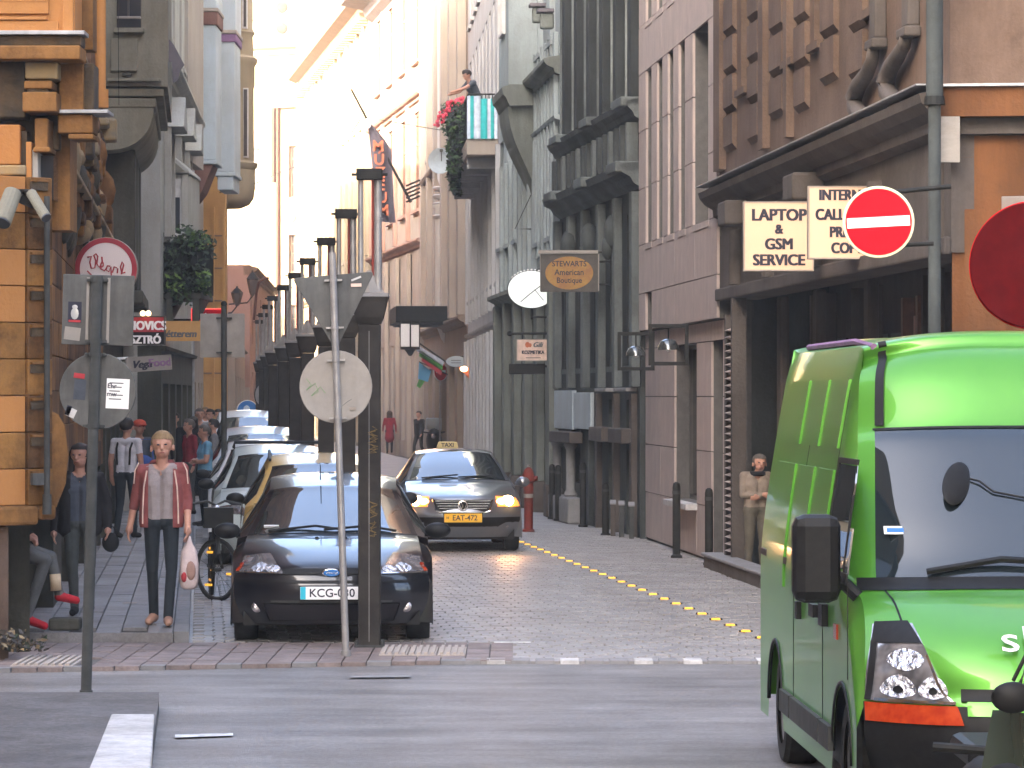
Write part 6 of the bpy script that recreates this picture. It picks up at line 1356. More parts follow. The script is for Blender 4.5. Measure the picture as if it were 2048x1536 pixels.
# square frame lamps
for D, px0, px1, py0, py1, lb in ((51.3, 1297, 1377, 648, 731, 'nearer square black frame lamp with shiny dome over the stone clad doorway'), (55.5, 1235, 1309, 664, 741, 'farther square black frame lamp with shiny dome, overlapped by the nearer one')):
    t = thing('frame_lamp', lb, 'lamp', (XX((px0 + px1) / 2, D), D, ZZ((py0 + py1) / 2, D)), group='square frame lamps on the stone clad house'); w_ = (px1 - px0) / F * D / 2; h = (py1 - py0) / F * D / 2
    m = MB(); b_ = .026; m.box(-w_, w_, -b_, b_, h - 2 * b_, h); m.box(-w_, w_, -b_, b_, -h, -h + 2 * b_); m.box(-w_, -w_ + 2 * b_, -b_, b_, -h + 2 * b_, h - 2 * b_); m.box(w_ - 2 * b_, w_, -b_, b_, -h + 2 * b_, h - 2 * b_); m.build('frame', M['iron'], t)
    m = MB(); m.lathe([(.155, -.07), (.15, -.02), (.11, .05), (.04, .085), (.001, .09)], n=20, caps=False); m.build('shade', mat('domeglaze', (.10, .11, .11), .15, metal=.6, coat=1.0) if 'domeglaze' not in bpy.data.materials else bpy.data.materials['domeglaze'], t, smooth=True)
    m = MB(); m.cyl((0, 0, .085), (0, 0, h - .03), .012); m.build('stem', M['iron'], t); m = MB(); m.ball((0, 0, -.06), .04); m.build('bulb', M['signwhite'], t)
# thin posts left of the shop window (frame of a menu stand)
for px in (1338, 1358):
    pass
# ---- bollards, posts, hydrant ------------------------------------------------
def bollard_proto():
    t = thing('bollard', '', 'bollard'); m = MB(); m.lathe([(.055, 0), (.055, .98), (.045, 1.03), (.02, 1.05)], n=14); m.build('post', M['iron'], t, smooth='auto'); m = MB(); m.lathe([(.08, 0), (.08, .03), (.056, .05)], n=14); m.build('foot', M['iron'], t); m = MB(); m.lathe([(.058, .88), (.058, .93)], n=14); m.build('band', M['steel_dark'], t); return t
bp_ = bollard_proto()
for i, (px, D, s_, lb) in enumerate([(1353, 50.4, 1.0, 'slim dark bollard in front of the shop window of the stone clad house'), (1418, 48.3, .97, 'slim dark bollard beside the folding gate'), (1104, 66.5, .95, 'left one of two dark bollards before the stone pedestal'), (1116, 65.6, .95, 'right one of two dark bollards before the stone pedestal'), (1211, 58.6, .8, 'short dark bollard left of the metal litter posts'), (1017, 86, 1.0, 'far dark bollard near the hydrant, left one'), (1034, 82, 1.0, 'far dark bollard near the hydrant, right one'), (1166, 62.4, 1.05, 'dark bollard right of the stone pedestal')]):
    o = bp_ if i == 0 else copy_tree(bp_); o.location = (XX(px, D), D, .02); o.scale = (1, 1, s_); o['label'] = lb; o['group'] = 'dark bollards along the right pavement'
for i, (px, D, lb) in enumerate([(1226, 58.3, 'leftmost of three short metal posts with slanted pale top'), (1243, 57.8, 'middle one of three short metal posts with slanted pale top'), (1263, 57.2, 'rightmost of three short metal posts with slanted pale top')]):
    t = thing('litter_post', lb, 'post', (XX(px, D), D, .02), group='short slanted metal posts'); m = MB(); m.box(-.038, .038, -.05, .05, 0, .52); m.build('post', M['stonegrey'] if i == 0 else M['steel_dark'], t, bevel=.008); m = MB(); m.add([(-.048, -.06, .523), (.048, -.06, .523), (.048, .06, .58), (-.048, .06, .58), (-.048, -.06, .503), (.048, -.06, .503), (.048, .06, .521), (-.048, .06, .521)], [(0, 1, 2, 3), (4, 5, 6, 7), (0, 1, 5, 4), (1, 2, 6, 5), (2, 3, 7, 6), (3, 0, 4, 7)]); m.build('lid', M['greystone'], t)
D = 60.2; t = thing('hydrant', 'tall dark red fire hydrant with grey band and domed head', 'hydrant', (XX(1057, D), D, .02))
m = MB(); m.lathe([(.10, 0), (.10, .03), (.075, .05), (.075, .62), (.082, .63), (.082, .74), (.075, .75), (.075, .80)], n=18); m.build('barrel', M['hydrant'], t, smooth='auto')
m = MB(); m.lathe([(.079, .56), (.079, .63)], n=18); m.build('band', M['signback2'], t)
m = MB(); m.lathe([(.08, .803), (.115, .84), (.115, .9), (.09, .96), (.07, 1.02), (.03, 1.06), (.001, 1.065)], n=18); m.build('dome', M['hydrant'], t, smooth='auto'); m = MB(); m.ball((0, 0, 1.085), .028); m.build('cap', M['signback2'], t)
for sg in (-1, 1): m = MB(); m.cyl((sg * .07, -.02, .88), (sg * .145, -.04, .88), .04, n=12); m.build('outlet', M['hydrant'], t)
# amber road studs
sp = None; n_ = 0
for i in range(34):
    D = 33.6 + i * .92
    if D > 62: break
    q = (D - 34.1) / 20.3; x = XX(1506, 34.1) + (XX(1060, 54.4) - XX(1506, 34.1)) * q
    if sp is None:
        sp = thing('road_stud', 'amber reflecting road stud in the dotted line between roadway and right pavement', 'road stud', (x, D, .026), group='amber road studs in a line')
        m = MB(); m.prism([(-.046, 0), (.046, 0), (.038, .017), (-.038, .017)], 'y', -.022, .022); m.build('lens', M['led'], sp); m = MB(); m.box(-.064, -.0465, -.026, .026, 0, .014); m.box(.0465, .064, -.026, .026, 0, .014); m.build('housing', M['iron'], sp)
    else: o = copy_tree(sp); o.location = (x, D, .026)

# ---- left shop signs ------------------------------------------------------------
D = 40.5; K = D / F; t = thing('round_shop_sign', 'round white shop sign with red ring and red handwriting above the square sign back', 'sign', (XX(213, D), D, ZZ(538, D)))
disc(63 * K, .12, 48).build('sign_case', M['pink'], t); m = MB(); m.lathe([(62 * K, -.061), (62 * K, -.066), (52 * K, -.066), (52 * K, -.061)], axis='y', n=48, caps=False); m.build('ring', mat('ringred', (.34, .03, .045), .5), t)
m = MB(); m.lathe([(52 * K, -.0615), (.001, -.064)], axis='y', n=48, caps=False); m.build('sign_face', mat('creamface', (.72, .62, .58), .5), t)
m = MB()
def script(pts): m.tube([((px - 213) * K, -.069, (538 - py) * K) for px, py in pts], .009, 5)
script([(176, 515), (184, 513), (181, 525), (184, 537), (191, 536), (193, 522), (189, 511), (193, 508), (197, 513), (195, 528), (200, 535), (206, 524), (205, 514)]); script([(202, 536), (208, 532), (208, 526), (203, 528), (203, 538), (210, 542), (215, 536)]); script([(222, 533), (216, 532), (213, 540), (219, 544), (223, 534), (224, 552), (218, 556)]); script([(226, 546), (230, 534), (235, 536)]); script([(236, 547), (237, 537)]); script([(244, 549), (249, 530), (246, 524), (242, 534), (245, 547), (252, 545)]); script([(176, 542), (186, 552), (196, 560)])
m.build('handwriting', M['redcloth'], t)
m = MB(); m.tube([(XX(125, D) - t.location.x, .0, ZZ(447, D) - t.location.z), (-30 * K, 0, 52 * K)], .012, 5); m.cyl((-60 * K, .06, 0), (-84 * K, .06, 0), .02); m.build('bracket', M['signback2'], t)
D = 48.5; t = lightbox(215, 330, 632, 690, D, 'bistro_sign', 'red over black box sign lettered NOVICS SZTRÓ', [('NOVICS', 294, 652, .165, 'signwhite'), ('SZTRÓ', 292, 680, .15, 'signwhite')], .1, None, mt='blackcloth', case='frame_dark', bold=.004, sx=.85)
m = MB(); h = 58 / F * D / 2; w_ = 115 / F * D / 2; m.box(-w_ + .016, w_ - .016, -.003, -.0005, -.02, h - .017); m.build('red_field', M['redcloth'], t); m = MB(); m.cyl((-w_, .07, 0), (-w_ - .6, .07, 0), .02); m.build('bracket', M['iron'], t)
for px in (286, 297): m = MB(); m.ball((XX(px, D) - t.location.x, -.02, h + .035), .036, 10, 8); m.build('lamp', mat('bulbwarm', (1, .8, .5), .4, emit=(1, .6, .25), estr=.6) if 'bulbwarm' not in bpy.data.materials else bpy.data.materials['bulbwarm'], t)
D = 53; t = lightbox(252, 343, 712, 742, D, 'food_sign', 'narrow white sign lettered VegaFood below the bistro sign', [('Vega', 283, 728, .15, 'ink', 1.0, .35), ('Food', 320, 727, .16, 'purple')], .1, None, th=.06, mt='signback2', case='signback2', bold=.004); t.rotation_euler = (0, math.radians(-4), 0); m = MB(); m.cyl((-.3, .03, .1), (-1.2, .03, .1), .02); m.build('bracket', M['iron'], t)
t.children[0].data.materials[0] = M['signwhite']
D = 59; t = lightbox(296, 401, 642, 682, D, 'restaurant_sign', 'ochre yellow shop sign lettered étterem with dark frame', [('étterem', 362, 668, .16, 'inkgrey', .95, .2)], .1, None, th=.1, mt='ochre', case='ochre', bold=.002); m = MB(); m.cyl((-.4, .05, 0), (-1.25, .05, 0), .02); m.build('bracket', M['iron'], t)
D = 71; t = lightbox(382, 452, 617, 662, D, 'red_sign', 'glowing red shop sign partly behind the pale sign back', [], .1, None, th=.1, mt='signred', case='signred'); t.children[0].data.materials[0] = mat('neonred', (.8, .08, .08), .4, emit=(1, .08, .07), estr=.12); m = MB(); m.cyl((-.3, .05, 0), (-.85, .05, 0), .02); m.build('bracket', M['iron'], t)
m = MB(); m.tube([(-.28, -.012, -.15), (-.1, -.012, -.02), (-.16, -.012, .05), (-.04, -.012, .12)], .02, 5); m.build('sign_stroke', M['signwhite'], t)
D = 56.6; t = thing('sign_post', 'thin dark pole on the left kerb holding a pale rectangular sign back', 'sign post', (XX(448, D), D, .11)); K = D / F; zb = .11
m = MB(); m.cyl((0, 0, 0), (0, 0, ZZ(612, D) - zb), .045, n=12); m.build('pole', M['steel_dark'], t, smooth='auto'); m = MB(); m.box((400 - 448) * K, (489 - 448) * K, .055, .07, ZZ(715, D) - zb, ZZ(627, D) - zb); m.build('square_sign', M['signback2'], t, bevel=.004)
for py in (636, 705): m = MB(); m.box(-.12, .12, 0, .055, ZZ(py, D) - zb - .012, ZZ(py, D) - zb + .012); m.build('clamp', M['steel_dark'], t)
m = MB(); m.ball((0, 0, ZZ(608, D) - zb), .05); m.build('finial', M['iron'], t)
D = 96; t = thing('blue_sign', 'round blue mandatory sign above the parked white cars', 'traffic sign', (XX(495, D), D, ZZ(822, D))); K = D / F; disc(22 * K, .03, 32).build('sign_rim', M['signwhite'], t)
m = MB(); m.lathe([(20.5 * K, -.016), (20.5 * K, -.02), (.001, -.0205)], axis='y', n=32, caps=False); m.build('sign_face', M['blue'], t); m = MB(); m.ball((-.02, -.024, .04), (.09, .006, .11), 8, 6); m.ball((.07, -.024, -.1), (.05, .006, .08), 8, 6); m.build('pictogram', M['clothwhite'], t); m = MB(); m.cyl((0, .03, -ZZ(822, D) + gz(D)), (0, .03, .25), .03); m.build('pole', M['steel_dark'], t)
D = 92; t = thing('traffic_mirror', 'round dark rimmed traffic mirror beside the black pylon row', 'mirror', (XX(524, D), D, ZZ(790, D))); K = D / F; q = disc(24 * K, .04, 28).build('rim', M['iron'], t); q.scale = (.65, 1, 1); m = MB(); m.lathe([(21 * K, -.022), (.001, -.06)], axis='y', n=28, caps=False); q = m.build('mirror_glass', M['steel'], t, smooth=True); q.scale = (.65, 1, 1); m = MB(); m.cyl((0, .04, -ZZ(790, D) + gz(D)), (0, .04, .2), .035); m.build('pole', M['iron'], t)
# lanterns
for px, py0, py1, D, lb in ((505, 540, 592, 137, 'hanging dark lantern at the corner of the salmon house, right one'), (474, 572, 612, 132, 'hanging dark lantern at the corner of the salmon house, left one')):
    t = thing('lantern', lb, 'lantern', (XX(px, D), D, ZZ((py0 + py1) / 2, D)), group='lanterns at the bend'); h = (py1 - py0) / F * D / 2
    m = MB(); m.lathe([(.05, -h), (.12, -h * .75), (.22, h * .25), (.19, h * .3)], n=6); m.build('glass', M['glasswarm'], t); m = MB(); m.lathe([(.24, h * .3), (.1, h * .7), (.04, h * .8), (.03, h)], n=6); m.build('hood', M['iron'], t); m = MB(); m.tube([(0, 0, -h), (-.2, 0, -h - .25), (-.9, .3, -h - .3)], .03, 6); m.build('bracket', M['iron'], t)
m = MB(); m.tube([P(538, 556, 142), P(528, 557, 142), P(518, 565, 142), P(513, 585, 142), P(508, 640, 142)], .05, 6); tag(m.build('drainpipe', M['terracotta']), 'curved drainpipe at the corner of the salmon house', 'drainpipe')
# security floodlights on the yellow house
for (x0, y0, x1, y1, r_, lb) in ((4, 445, 26, 385, .075, 'fat pale tubular floodlight at the far left, pointing down left'), (92, 435, 62, 386, .045, 'slim pale tubular floodlight on the yellow house, pointing down right')):
    D = 30.0; a, b = P(x0, y0, D - .2), P(x1, y1, D); t = thing('floodlight', lb, 'floodlight', tuple(b), group='tubular floodlights on the yellow house'); m = MB(); m.cyl(a - b, (0, 0, 0), r_, n=16); m.build('housing', M['drab'], t, bevel=.008); q = (a - b); m = MB(); m.cyl(q * 1.0, q * 1.03, r_ * .9, n=16); m.build('lens', M['glass'], t); m = MB(); m.cyl((0, 0, 0), P(50, 385, D + .5) - b, .03); m.build('arm', M['iron'], t)
D = 30.4; t = thing('junction_box', 'round black junction box between the two floodlights', 'junction box', tuple(P(50, 397, D))); m = MB(); m.cyl((0, -.1, 0), (0, .8, 0), .055, n=14); m.build('housing', M['iron'], t); m = MB(); m.ball((.06, -.05, .05), .03); m.build('lens', M['chrome'], t)
m = MB(); m.cyl(P(120, 380, 33), P(123, 442, 33), .025, n=8); tag(m.build('conduit', M['tactile']), 'short pale conduit above the round red ringed sign', 'conduit')
# overhead wires
def wire(label, pts, r=.008): m = MB(); m.tube(pts, r, 4); tag(m.build('wire', M['iron']), label, 'wire')
wire('thin wire sagging from the flagpole to the red shuttered house', [P(720, 240, 128), P(700, 270, 140), P(664, 287, 170)], .018); wire('thin dotted wire from the flagpole to the balcony front', [P(735, 235, 128), P(790, 245, 112), P(880, 260, 98)], .014)
wire('thin wire crossing in front of the sunlit end building', [P(440, 385, 97), P(500, 372, 140), P(560, 345, 190), P(612, 325, 221)], .02); wire('thin wire hanging down the drab oriel', [P(236, -20, 52), P(237, 120, 52), P(238, 210, 52)], .006)
wire('thin wire stay above the hanging signs on the mint house', [P(1062, 390, 71), P(1030, 458, 70.5), P(1062, 458, 71)], .012)
# flag with vertical lettering
D = 126; K = D / F; t = thing('banner', 'grey violet banner on a slanting pole with orange letters MÚZEUM', 'flag', tuple(P(822, 405, D)))
o0 = P(822, 405, D); m = MB(); m.cyl((0, 0, 0), P(702, 178, D) - o0, .05, .035, n=10); m.build('pole', M['iron'], t)
poly = [(730, 232), (783, 296), (784, 330), (786, 370), (788, 410), (792, 446), (752, 443), (748, 400), (744, 350), (738, 300)]
mid = [(730, 232), (737, 262), (741, 300), (746, 350), (749, 400), (752, 443)]; rt = [(731, 234), (770, 280), (783, 300), (785, 350), (788, 405), (792, 446)]
m = MB(); rings = []
for k in range(6):
    row = []
    for i in range(9):
        q = i / 8; p = P(mid[k][0] + (rt[k][0] - mid[k][0]) * q, mid[k][1] + (rt[k][1] - mid[k][1]) * q, D) - o0; p.y += .12 * math.sin(q * 7 + k * .6) - .1; row.append(p)
    rings.append(row)
m.rings(rings, 0, False); m.rings([[p + Vector((0, .02, 0)) for p in r] for r in rings], 0, False); m.build('cloth', M['flaggrey'], t, smooth=True)
for s_, px, py in (('M', 757, 294), ('Ú', 759, 321), ('Z', 761, 347), ('E', 763, 372), ('U', 765, 397), ('M', 767, 422)): text(s_, .52, M['orangeletter'], t, P(px, py, D) - o0 + Vector((0, -.28, 0)), bold=.012, depth=.01)
m = MB(); m.ball(P(737, 248, D) - o0 + Vector((0, -.25, 0)), (.12, .05, .18)); m.build('crest', M['clothwhite'], t)
m = MB()
for k in range(5): m.cyl(P(812, 372 + k * 8, D) - o0, P(840, 360 + k * 8, D) - o0, .035, n=6)
m.build('wall_bracket', M['iron'], t)
# flags, small signs and lamp further down on the right
D = 113; t = thing('tricolour_flag', 'green white and red striped flag hanging slanted under the dark canopy', 'flag', tuple(P(838, 690, D))); o0 = P(838, 690, D)
for k, mt in enumerate(('green', 'clothwhite', 'redcloth')):
    m = MB(); a = [(838 + k * 5 - 3, 690 + k * 10), (888 - 2 * k, 722 + k * 9), (886 - 2 * k, 733 + k * 9), (834 + k * 5 - 1, 702 + k * 10)]; A = [P(px, py, D) - o0 for px, py in a]; m.add(A + [v + Vector((0, .03, 0)) for v in A], [(0, 1, 2, 3), (7, 6, 5, 4), (0, 1, 5, 4), (1, 2, 6, 5), (2, 3, 7, 6), (3, 0, 4, 7)]); m.build('stripe', M[{0: 'clothwhite', 1: 'green', 2: 'redcloth'}[k]], t)
m = MB(); m.cyl((-.06, .04, .1), P(895, 726, D) - o0, .025); m.build('pole', M['iron'], t)
t = thing('blue_flag', 'small blue flag with green tip hanging below the tricolour flag', 'flag', tuple(P(838, 730, D + .3))); o0 = P(838, 730, D + .3); A = [P(px, py, D + .3) - o0 for px, py in ((838, 724), (862, 742), (856, 764), (836, 758))]; m = MB(); m.add(A + [v + Vector((0, .03, 0)) for v in A], [(0, 1, 2, 3), (7, 6, 5, 4), (0, 1, 5, 4), (1, 2, 6, 5), (2, 3, 7, 6), (3, 0, 4, 7)]); m.build('cloth', mat('flagblue', (.12, .36, .6), .8), t)
A = [P(px, py, D + .3) - o0 for px, py in ((838, 758), (850, 762), (840, 777), (833, 772))]; m = MB(); m.add(A + [v + Vector((0, .03, 0)) for v in A], [(0, 1, 2, 3), (7, 6, 5, 4), (0, 1, 5, 4), (1, 2, 6, 5), (2, 3, 7, 6), (3, 0, 4, 7)]); m.build('tip', M['green'], t); m = MB(); m.cyl((0, .05, .1), (.9, .1, -.3), .02); m.build('pole', M['iron'], t)
D = 111; t = thing('wall_lantern', 'two pane white lantern hanging under the dark canopy', 'lantern', tuple(P(821, 672, D))); K = D / F
m = MB(); m.box(-19 * K, -1.5 * K, -.15, .15, -21 * K, 24 * K); m.box(1.5 * K, 17 * K, -.15, .15, -21 * K, 22 * K); m.build('pane', M['signwhite'], t); m = MB(); m.box(-20 * K, -19 * K, -.16, .16, -24 * K, 30 * K); m.box(-1.4 * K, 1.4 * K, -.16, .16, -24 * K, 30 * K); m.box(17 * K, 18.5 * K, -.16, .16, -24 * K, 30 * K); m.box(-20 * K, 18.5 * K, -.16, .16, -27 * K, -22 * K); m.build('frame', M['iron'], t); m = MB(); m.prism([(-12 * K, -27.2 * K), (10 * K, -27.2 * K), (2 * K, -40 * K), (-3 * K, -40 * K)], 'y', -.1, .1); m.build('bracket', M['iron'], t)
D = 116; t = thing('no_entry_sign', 'small distant no entry sign on a post beside the flags', 'traffic sign', tuple(P(881, 743, D)), rz=.8); K = D / F; disc(19 * K, .02, 28).build('sign_rim', M['signwhite'], t); m = MB(); m.lathe([(18 * K, -.012), (.001, -.015)], axis='y', n=28, caps=False); m.build('sign_face', M['signred'], t); m = MB(); m.box(-13 * K, 13 * K, -.02, -.016, -.045, .045); m.build('bar', M['signwhite'], t); m = MB(); m.cyl((0, .03, -ZZ(743, D) + gz(D)), (0, .03, .25), .03); m.build('pole', M['steel'], t)
D = 104; t = thing('name_plate_sign', 'pale blue oval hanging plate above the glowing triangle', 'sign', tuple(P(912, 723, D))); K = D / F; m = MB(); m.lathe([(20 * K, -.02), (20 * K, .02)], axis='y', n=28); q = m.build('plate', M['paleblue'], t); q.scale = (1, 1, .55)
for k in range(2): m = MB(); m.box(-10 * K, 10 * K, -.028, -.022, (1.5 - 5 * k) * K, (3 - 5 * k) * K); m.build('small_print', M['inkgrey'], t)
m = MB(); m.cyl((0, 0, .1), (1.0, 0, .35), .02); m.build('bracket', M['iron'], t)
D = 101; t = thing('triangle_lamp', 'glowing orange triangular sign lamp on the white building', 'lamp', tuple(P(931, 742, D))); K = D / F
m = MB(); m.prism([(-15 * K, 9 * K), (14 * K, 6 * K), (10 * K, -19 * K)], 'y', 0, .06); m.build('sign_plate', M['orangeletter'], t, bevel=.01); m = MB(); m.ball((-3 * K, -.05, 4 * K), (.11, .05, .08), 10, 8); m.build('lamp', M['signwarm'] if False else bpy.data.materials['bulbwarm'], t); m = MB(); m.cyl((.1, .05, .1), (.6, .1, .3), .02); m.build('bracket', M['iron'], t)
D = 122; t = thing('sandwich_board', 'white sandwich board standing before the white building', 'board', (XX(901, D), D, gz(D))); K = D / F; m = MB(); m.box(-8 * K, 8 * K, 0, .04, .1, 1.25); m.build('panel', M['signwhite'], t); m = MB(); m.box(-1 * K, 2 * K, -.01, -.001, .3, .95); m.build('print', M['inkgrey'], t); m = MB(); m.cyl((-7 * K, .02, 0), (-7 * K, .3, 1.2), .02); m.cyl((7 * K, .02, 0), (7 * K, .3, 1.2), .02); m.build('leg', M['iron'], t)
D = 118; t = thing('motor_scooter', 'parked motor scooter with grey top box beyond the oncoming taxi', 'scooter', (XX(868, D), D, gz(D))); K = D / F
m = MB(); m.box(-.27, .27, .1, .55, 1.12, 1.50); m.build('top_box', M['paleblue'], t, bevel=.04); m = MB(); m.ball((0, 0, .75), (.26, .5, .42), 14, 10); m.build('body', M['iron'], t, smooth=True); m = MB(); m.tube([(-.35, -.3, 1.05), (0, -.42, 1.0), (.35, -.3, 1.05)], .025, 6); m.build('handlebar', M['iron'], t); m = MB(); m.ball((0, -.48, .92), (.09, .05, .09)); m.build('headlamp', M['lampglass'], t)
for y in (-.6, .65): m = MB(); m.lathe([(.2, -.05), (.26, 0), (.2, .05)], axis='x', n=20); m.build('wheel', M['rubber'], t, loc=(0, y, .26))

# ---- bicycle by the left kerb ----------------------------------------------------
D = 40.0; t = thing('bicycle', 'black bicycle with amber spoke reflectors leaning at the left kerb beside the navy car', 'bicycle', (XX(434, D), D, .0), rz=math.radians(8)); 
def bwheel(y, nm, rz=0):
    m = MB(); n = 30; m.tube([(0, .33 * math.cos(2 * math.pi * i / n), .33 * math.sin(2 * math.pi * i / n)) for i in range(n + 1)], .022, 8); q = m.build('wheel', M['rubber'], t, smooth=True, loc=(0, y, .35)); q.rotation_euler = (0, 0, rz)
    m = MB(); m.tube([(0, .305 * math.cos(2 * math.pi * i / n), .305 * math.sin(2 * math.pi * i / n)) for i in range(n + 1)], .009, 6)
    for k in range(18): a = 2 * math.pi * k / 18; m.cyl((.03 * (-1) ** k, .02 * math.cos(a), .02 * math.sin(a)), (0, .3 * math.cos(a), .3 * math.sin(a)), .0022, n=4)
    m.cyl((-.05, 0, 0), (.05, 0, 0), .02); m.build('rim', M['steel_dark'], q)
    for a in (60, 190, 310): m = MB(); m.box(-.02, .02, -.04, .04, -.012, .012); r_ = m.build('spoke_reflector', bpy.data.materials['studamber'] if 'studamber' in bpy.data.materials else mat('studamber', (.8, .35, .02), .3, emit=(1, .45, .05), estr=.08), q, loc=(0, .22 * math.cos(math.radians(a)), .22 * math.sin(math.radians(a))))  # light caught by the spoke reflectors is put in as emission
    return q
bwheel(-.0, 'front', math.radians(38)); bwheel(1.06, 'rear')
m = MB(); m.tube([(0, .25, .92), (0, .62, .32), (0, 1.06, .35)], .016, 8); m.tube([(0, .25, .85), (0, .7, .80), (0, .62, .32)], .016, 8); m.tube([(0, .7, .85), (0, 1.06, .35)], .012, 8); m.build('frame', M['iron'], t)
m = MB(); m.tube([(0, .25, .98), (0, .12, .7), (.06, .02, .36)], .016, 8); m.tube([(0, .12, .7), (-.06, .0, .36)], .014, 8); m.build('fork', M['iron'], t); m = MB(); m.tube([(-.28, .25, 1.06), (-.1, .2, 1.1), (.0, .22, 1.05), (.1, .2, 1.1), (.28, .25, 1.06)], .014, 8); m.cyl((0, .25, .95), (0, .22, 1.06), .016); m.build('handlebar', M['steel_dark'], t); m = MB(); m.ball((0, .75, .92), (.08, .14, .04)); m.build('saddle', M['plasticblack'], t); m = MB(); m.ball((0, .1, 1.0), (.06, .05, .06)); m.build('headlamp', M['lampglass'], t); m = MB(); m.tube([(0, .36 * math.cos(a), .35 + .37 * math.sin(a)) for a in [math.radians(20 + 10 * i) for i in range(14)]], .03, 6, flat=.3); m.build('mudguard', M['steel_dark'], t)
m = MB(); m.box(-.16, .16, -.32, -.05, .82, 1.04); q = m.build('basket', M['iron'], t)
# scooter and mirror at the lower right, in front of the van ---------------------------
D = 14.2; t = thing('motorcycle', 'dark parked motorcycle with smoky windscreen and round mirror in the bottom right corner', 'motorcycle', (XX(2068, D), D, 0)); K = D / F
def lp(px, py): return ((px - 2068) * K, ZZ(py, D))
x, z = lp(2022, 1393); m = MB(); m.ball((0, 0, 0), (.085, .03, .062), 16, 10); q = m.build('mirror', M['plasticblack'], t, smooth=True, loc=(x, -.05, z)); q = MB(); q.tube([(x + .03, -.03, z + .05), (x + .06, .0, z + .12), (x + .13, .05, z - .1)], .008, 6); q.build('mirror_stalk', M['iron'], t)
m = MB(); m.cyl((*[lp(2026, 1362)[0]], 0, lp(2026, 1362)[1]), (lp(2052, 1310)[0], .0, lp(2052, 1310)[1]), .008); m.build('aerial', M['iron'], t)
rings = []
for k in range(7):
    q = k / 6; w_ = .20 - .07 * q; zz = .72 + .29 * q; rings.append([(-w_ + 2 * w_ * i / 8, .02 + .22 * (1 - (1 - abs(2 * i / 8 - 1)) ** 2 * 1) - .10 * (1 - q), zz) for i in range(9)])
m = MB(); m.rings(rings, 0, False); m.build('windscreen', mat('smoky', (.03, .04, .03), .08, coat=1.0), t, smooth=True)
m = MB(); m.ball((.0, .15, .66), (.24, .22, .17), 16, 10); m.build('fairing', M['iron'], t, smooth=True); m = MB(); m.tube([(-.36, .28, .86), (0, .2, .84), (.36, .28, .86)], .02, 8); m.build('handlebar', M['iron'], t); m = MB(); m.ball((0, .8, .6), (.2, .55, .2), 14, 9); m.build('tank', M['iron'], t, smooth=True); m = MB(); m.box(-.14, .14, .9, 1.6, .7, .8); m.build('seat', M['plasticblack'], t, bevel=.04)
for y in (.0, 1.4): m = MB(); m.lathe([(.2, -.06), (.31, 0), (.2, .06)], axis='x', n=24); m.build('wheel', M['rubber'], t, loc=(0, y, .31))
m = MB(); m.cyl((-.1, .1, .6), (-.1, 0, .31), .03); m.cyl((.1, .1, .6), (.1, 0, .31), .03); m.build('fork', M['steel_dark'], t); m = MB(); m.box(-.03, .06, -.065, -.06, .585, .6); m.build('badge', M['chrome'], t)

# ---- balconies -------------------------------------------------------------------
def leaves(name, boxes, n, size, mts, parent, seed=3, drop=None):
    rr = random.Random(seed); m = MB()
    for i in range(n):
        b = rr.choice(boxes); c = Vector((rr.uniform(b[0], b[1]), rr.uniform(b[2], b[3]), rr.uniform(b[4], b[5])))
        d = Vector((rr.uniform(-1, 1), rr.uniform(-1, 1), rr.uniform(-1, .6))).normalized(); e = d.orthogonal().normalized(); s_ = size * rr.uniform(.6, 1.4)
        m.add([c - d * s_, c + e * s_ * .5, c + d * s_, c - e * s_ * .5], [(0, 1, 2, 3)], rr.randrange(len(mts)))
    o = m.build(name, mts, parent); o['kind'] = 'stuff'; return o
t5b = thing('balcony', 'long stone balcony on stepped consoles of the white building, its end hung with turquoise cloth', 'balcony', (0, 84, 8.18))
xw = lambda D: -0.27 - .0467 * (D - 83)
m = MB(); y0, y1 = 0.0, 15.0
m.add([(xw(84) + .05, y0, 0), (xw(84) - .72, y0, 0), (xw(99) - .72, y1, 0), (xw(99) + .05, y1, 0)] + [(xw(84) + .05, y0, -.36), (xw(84) - .72, y0, -.36), (xw(99) - .72, y1, -.36), (xw(99) + .05, y1, -.36)], [(0, 1, 2, 3), (7, 6, 5, 4), (0, 1, 5, 4), (1, 2, 6, 5), (2, 3, 7, 6), (3, 0, 4, 7)]); m.build('slab', M['pink'], t5b)
for k in range(6):
    D = 85 + k * 2.6; m = MB(); m.box(xw(D) - .69 + .02 * k, xw(D) + .05, D - 84, D - 83.7, -.62, -.363); m.build('console', M['offwhite'], t5b, bevel=.02)
m = MB()
for k in range(32): D = 84.2 + k * .46; m.cyl((xw(D) - .69, D - 84, 0), (xw(D) - .69, D - 84, 1.02), .012, n=5)
for k in range(9): m.cyl((xw(84) - .69 + k * .08, .05, 0), (xw(84) - .69 + k * .08, .05, 1.02), .012, n=5)
m.tube([(xw(84), .05, 1.03), (xw(84) - .69, .05, 1.03), (xw(99) - .69, 15, 1.03)], .022, 6); m.build('railing', M['iron'], t5b)
t = thing('hanging_cloth', 'turquoise and white striped cloth tied over the end of the flowered balcony', 'cloth', (xw(84) - .72, 83.93, 8.16))
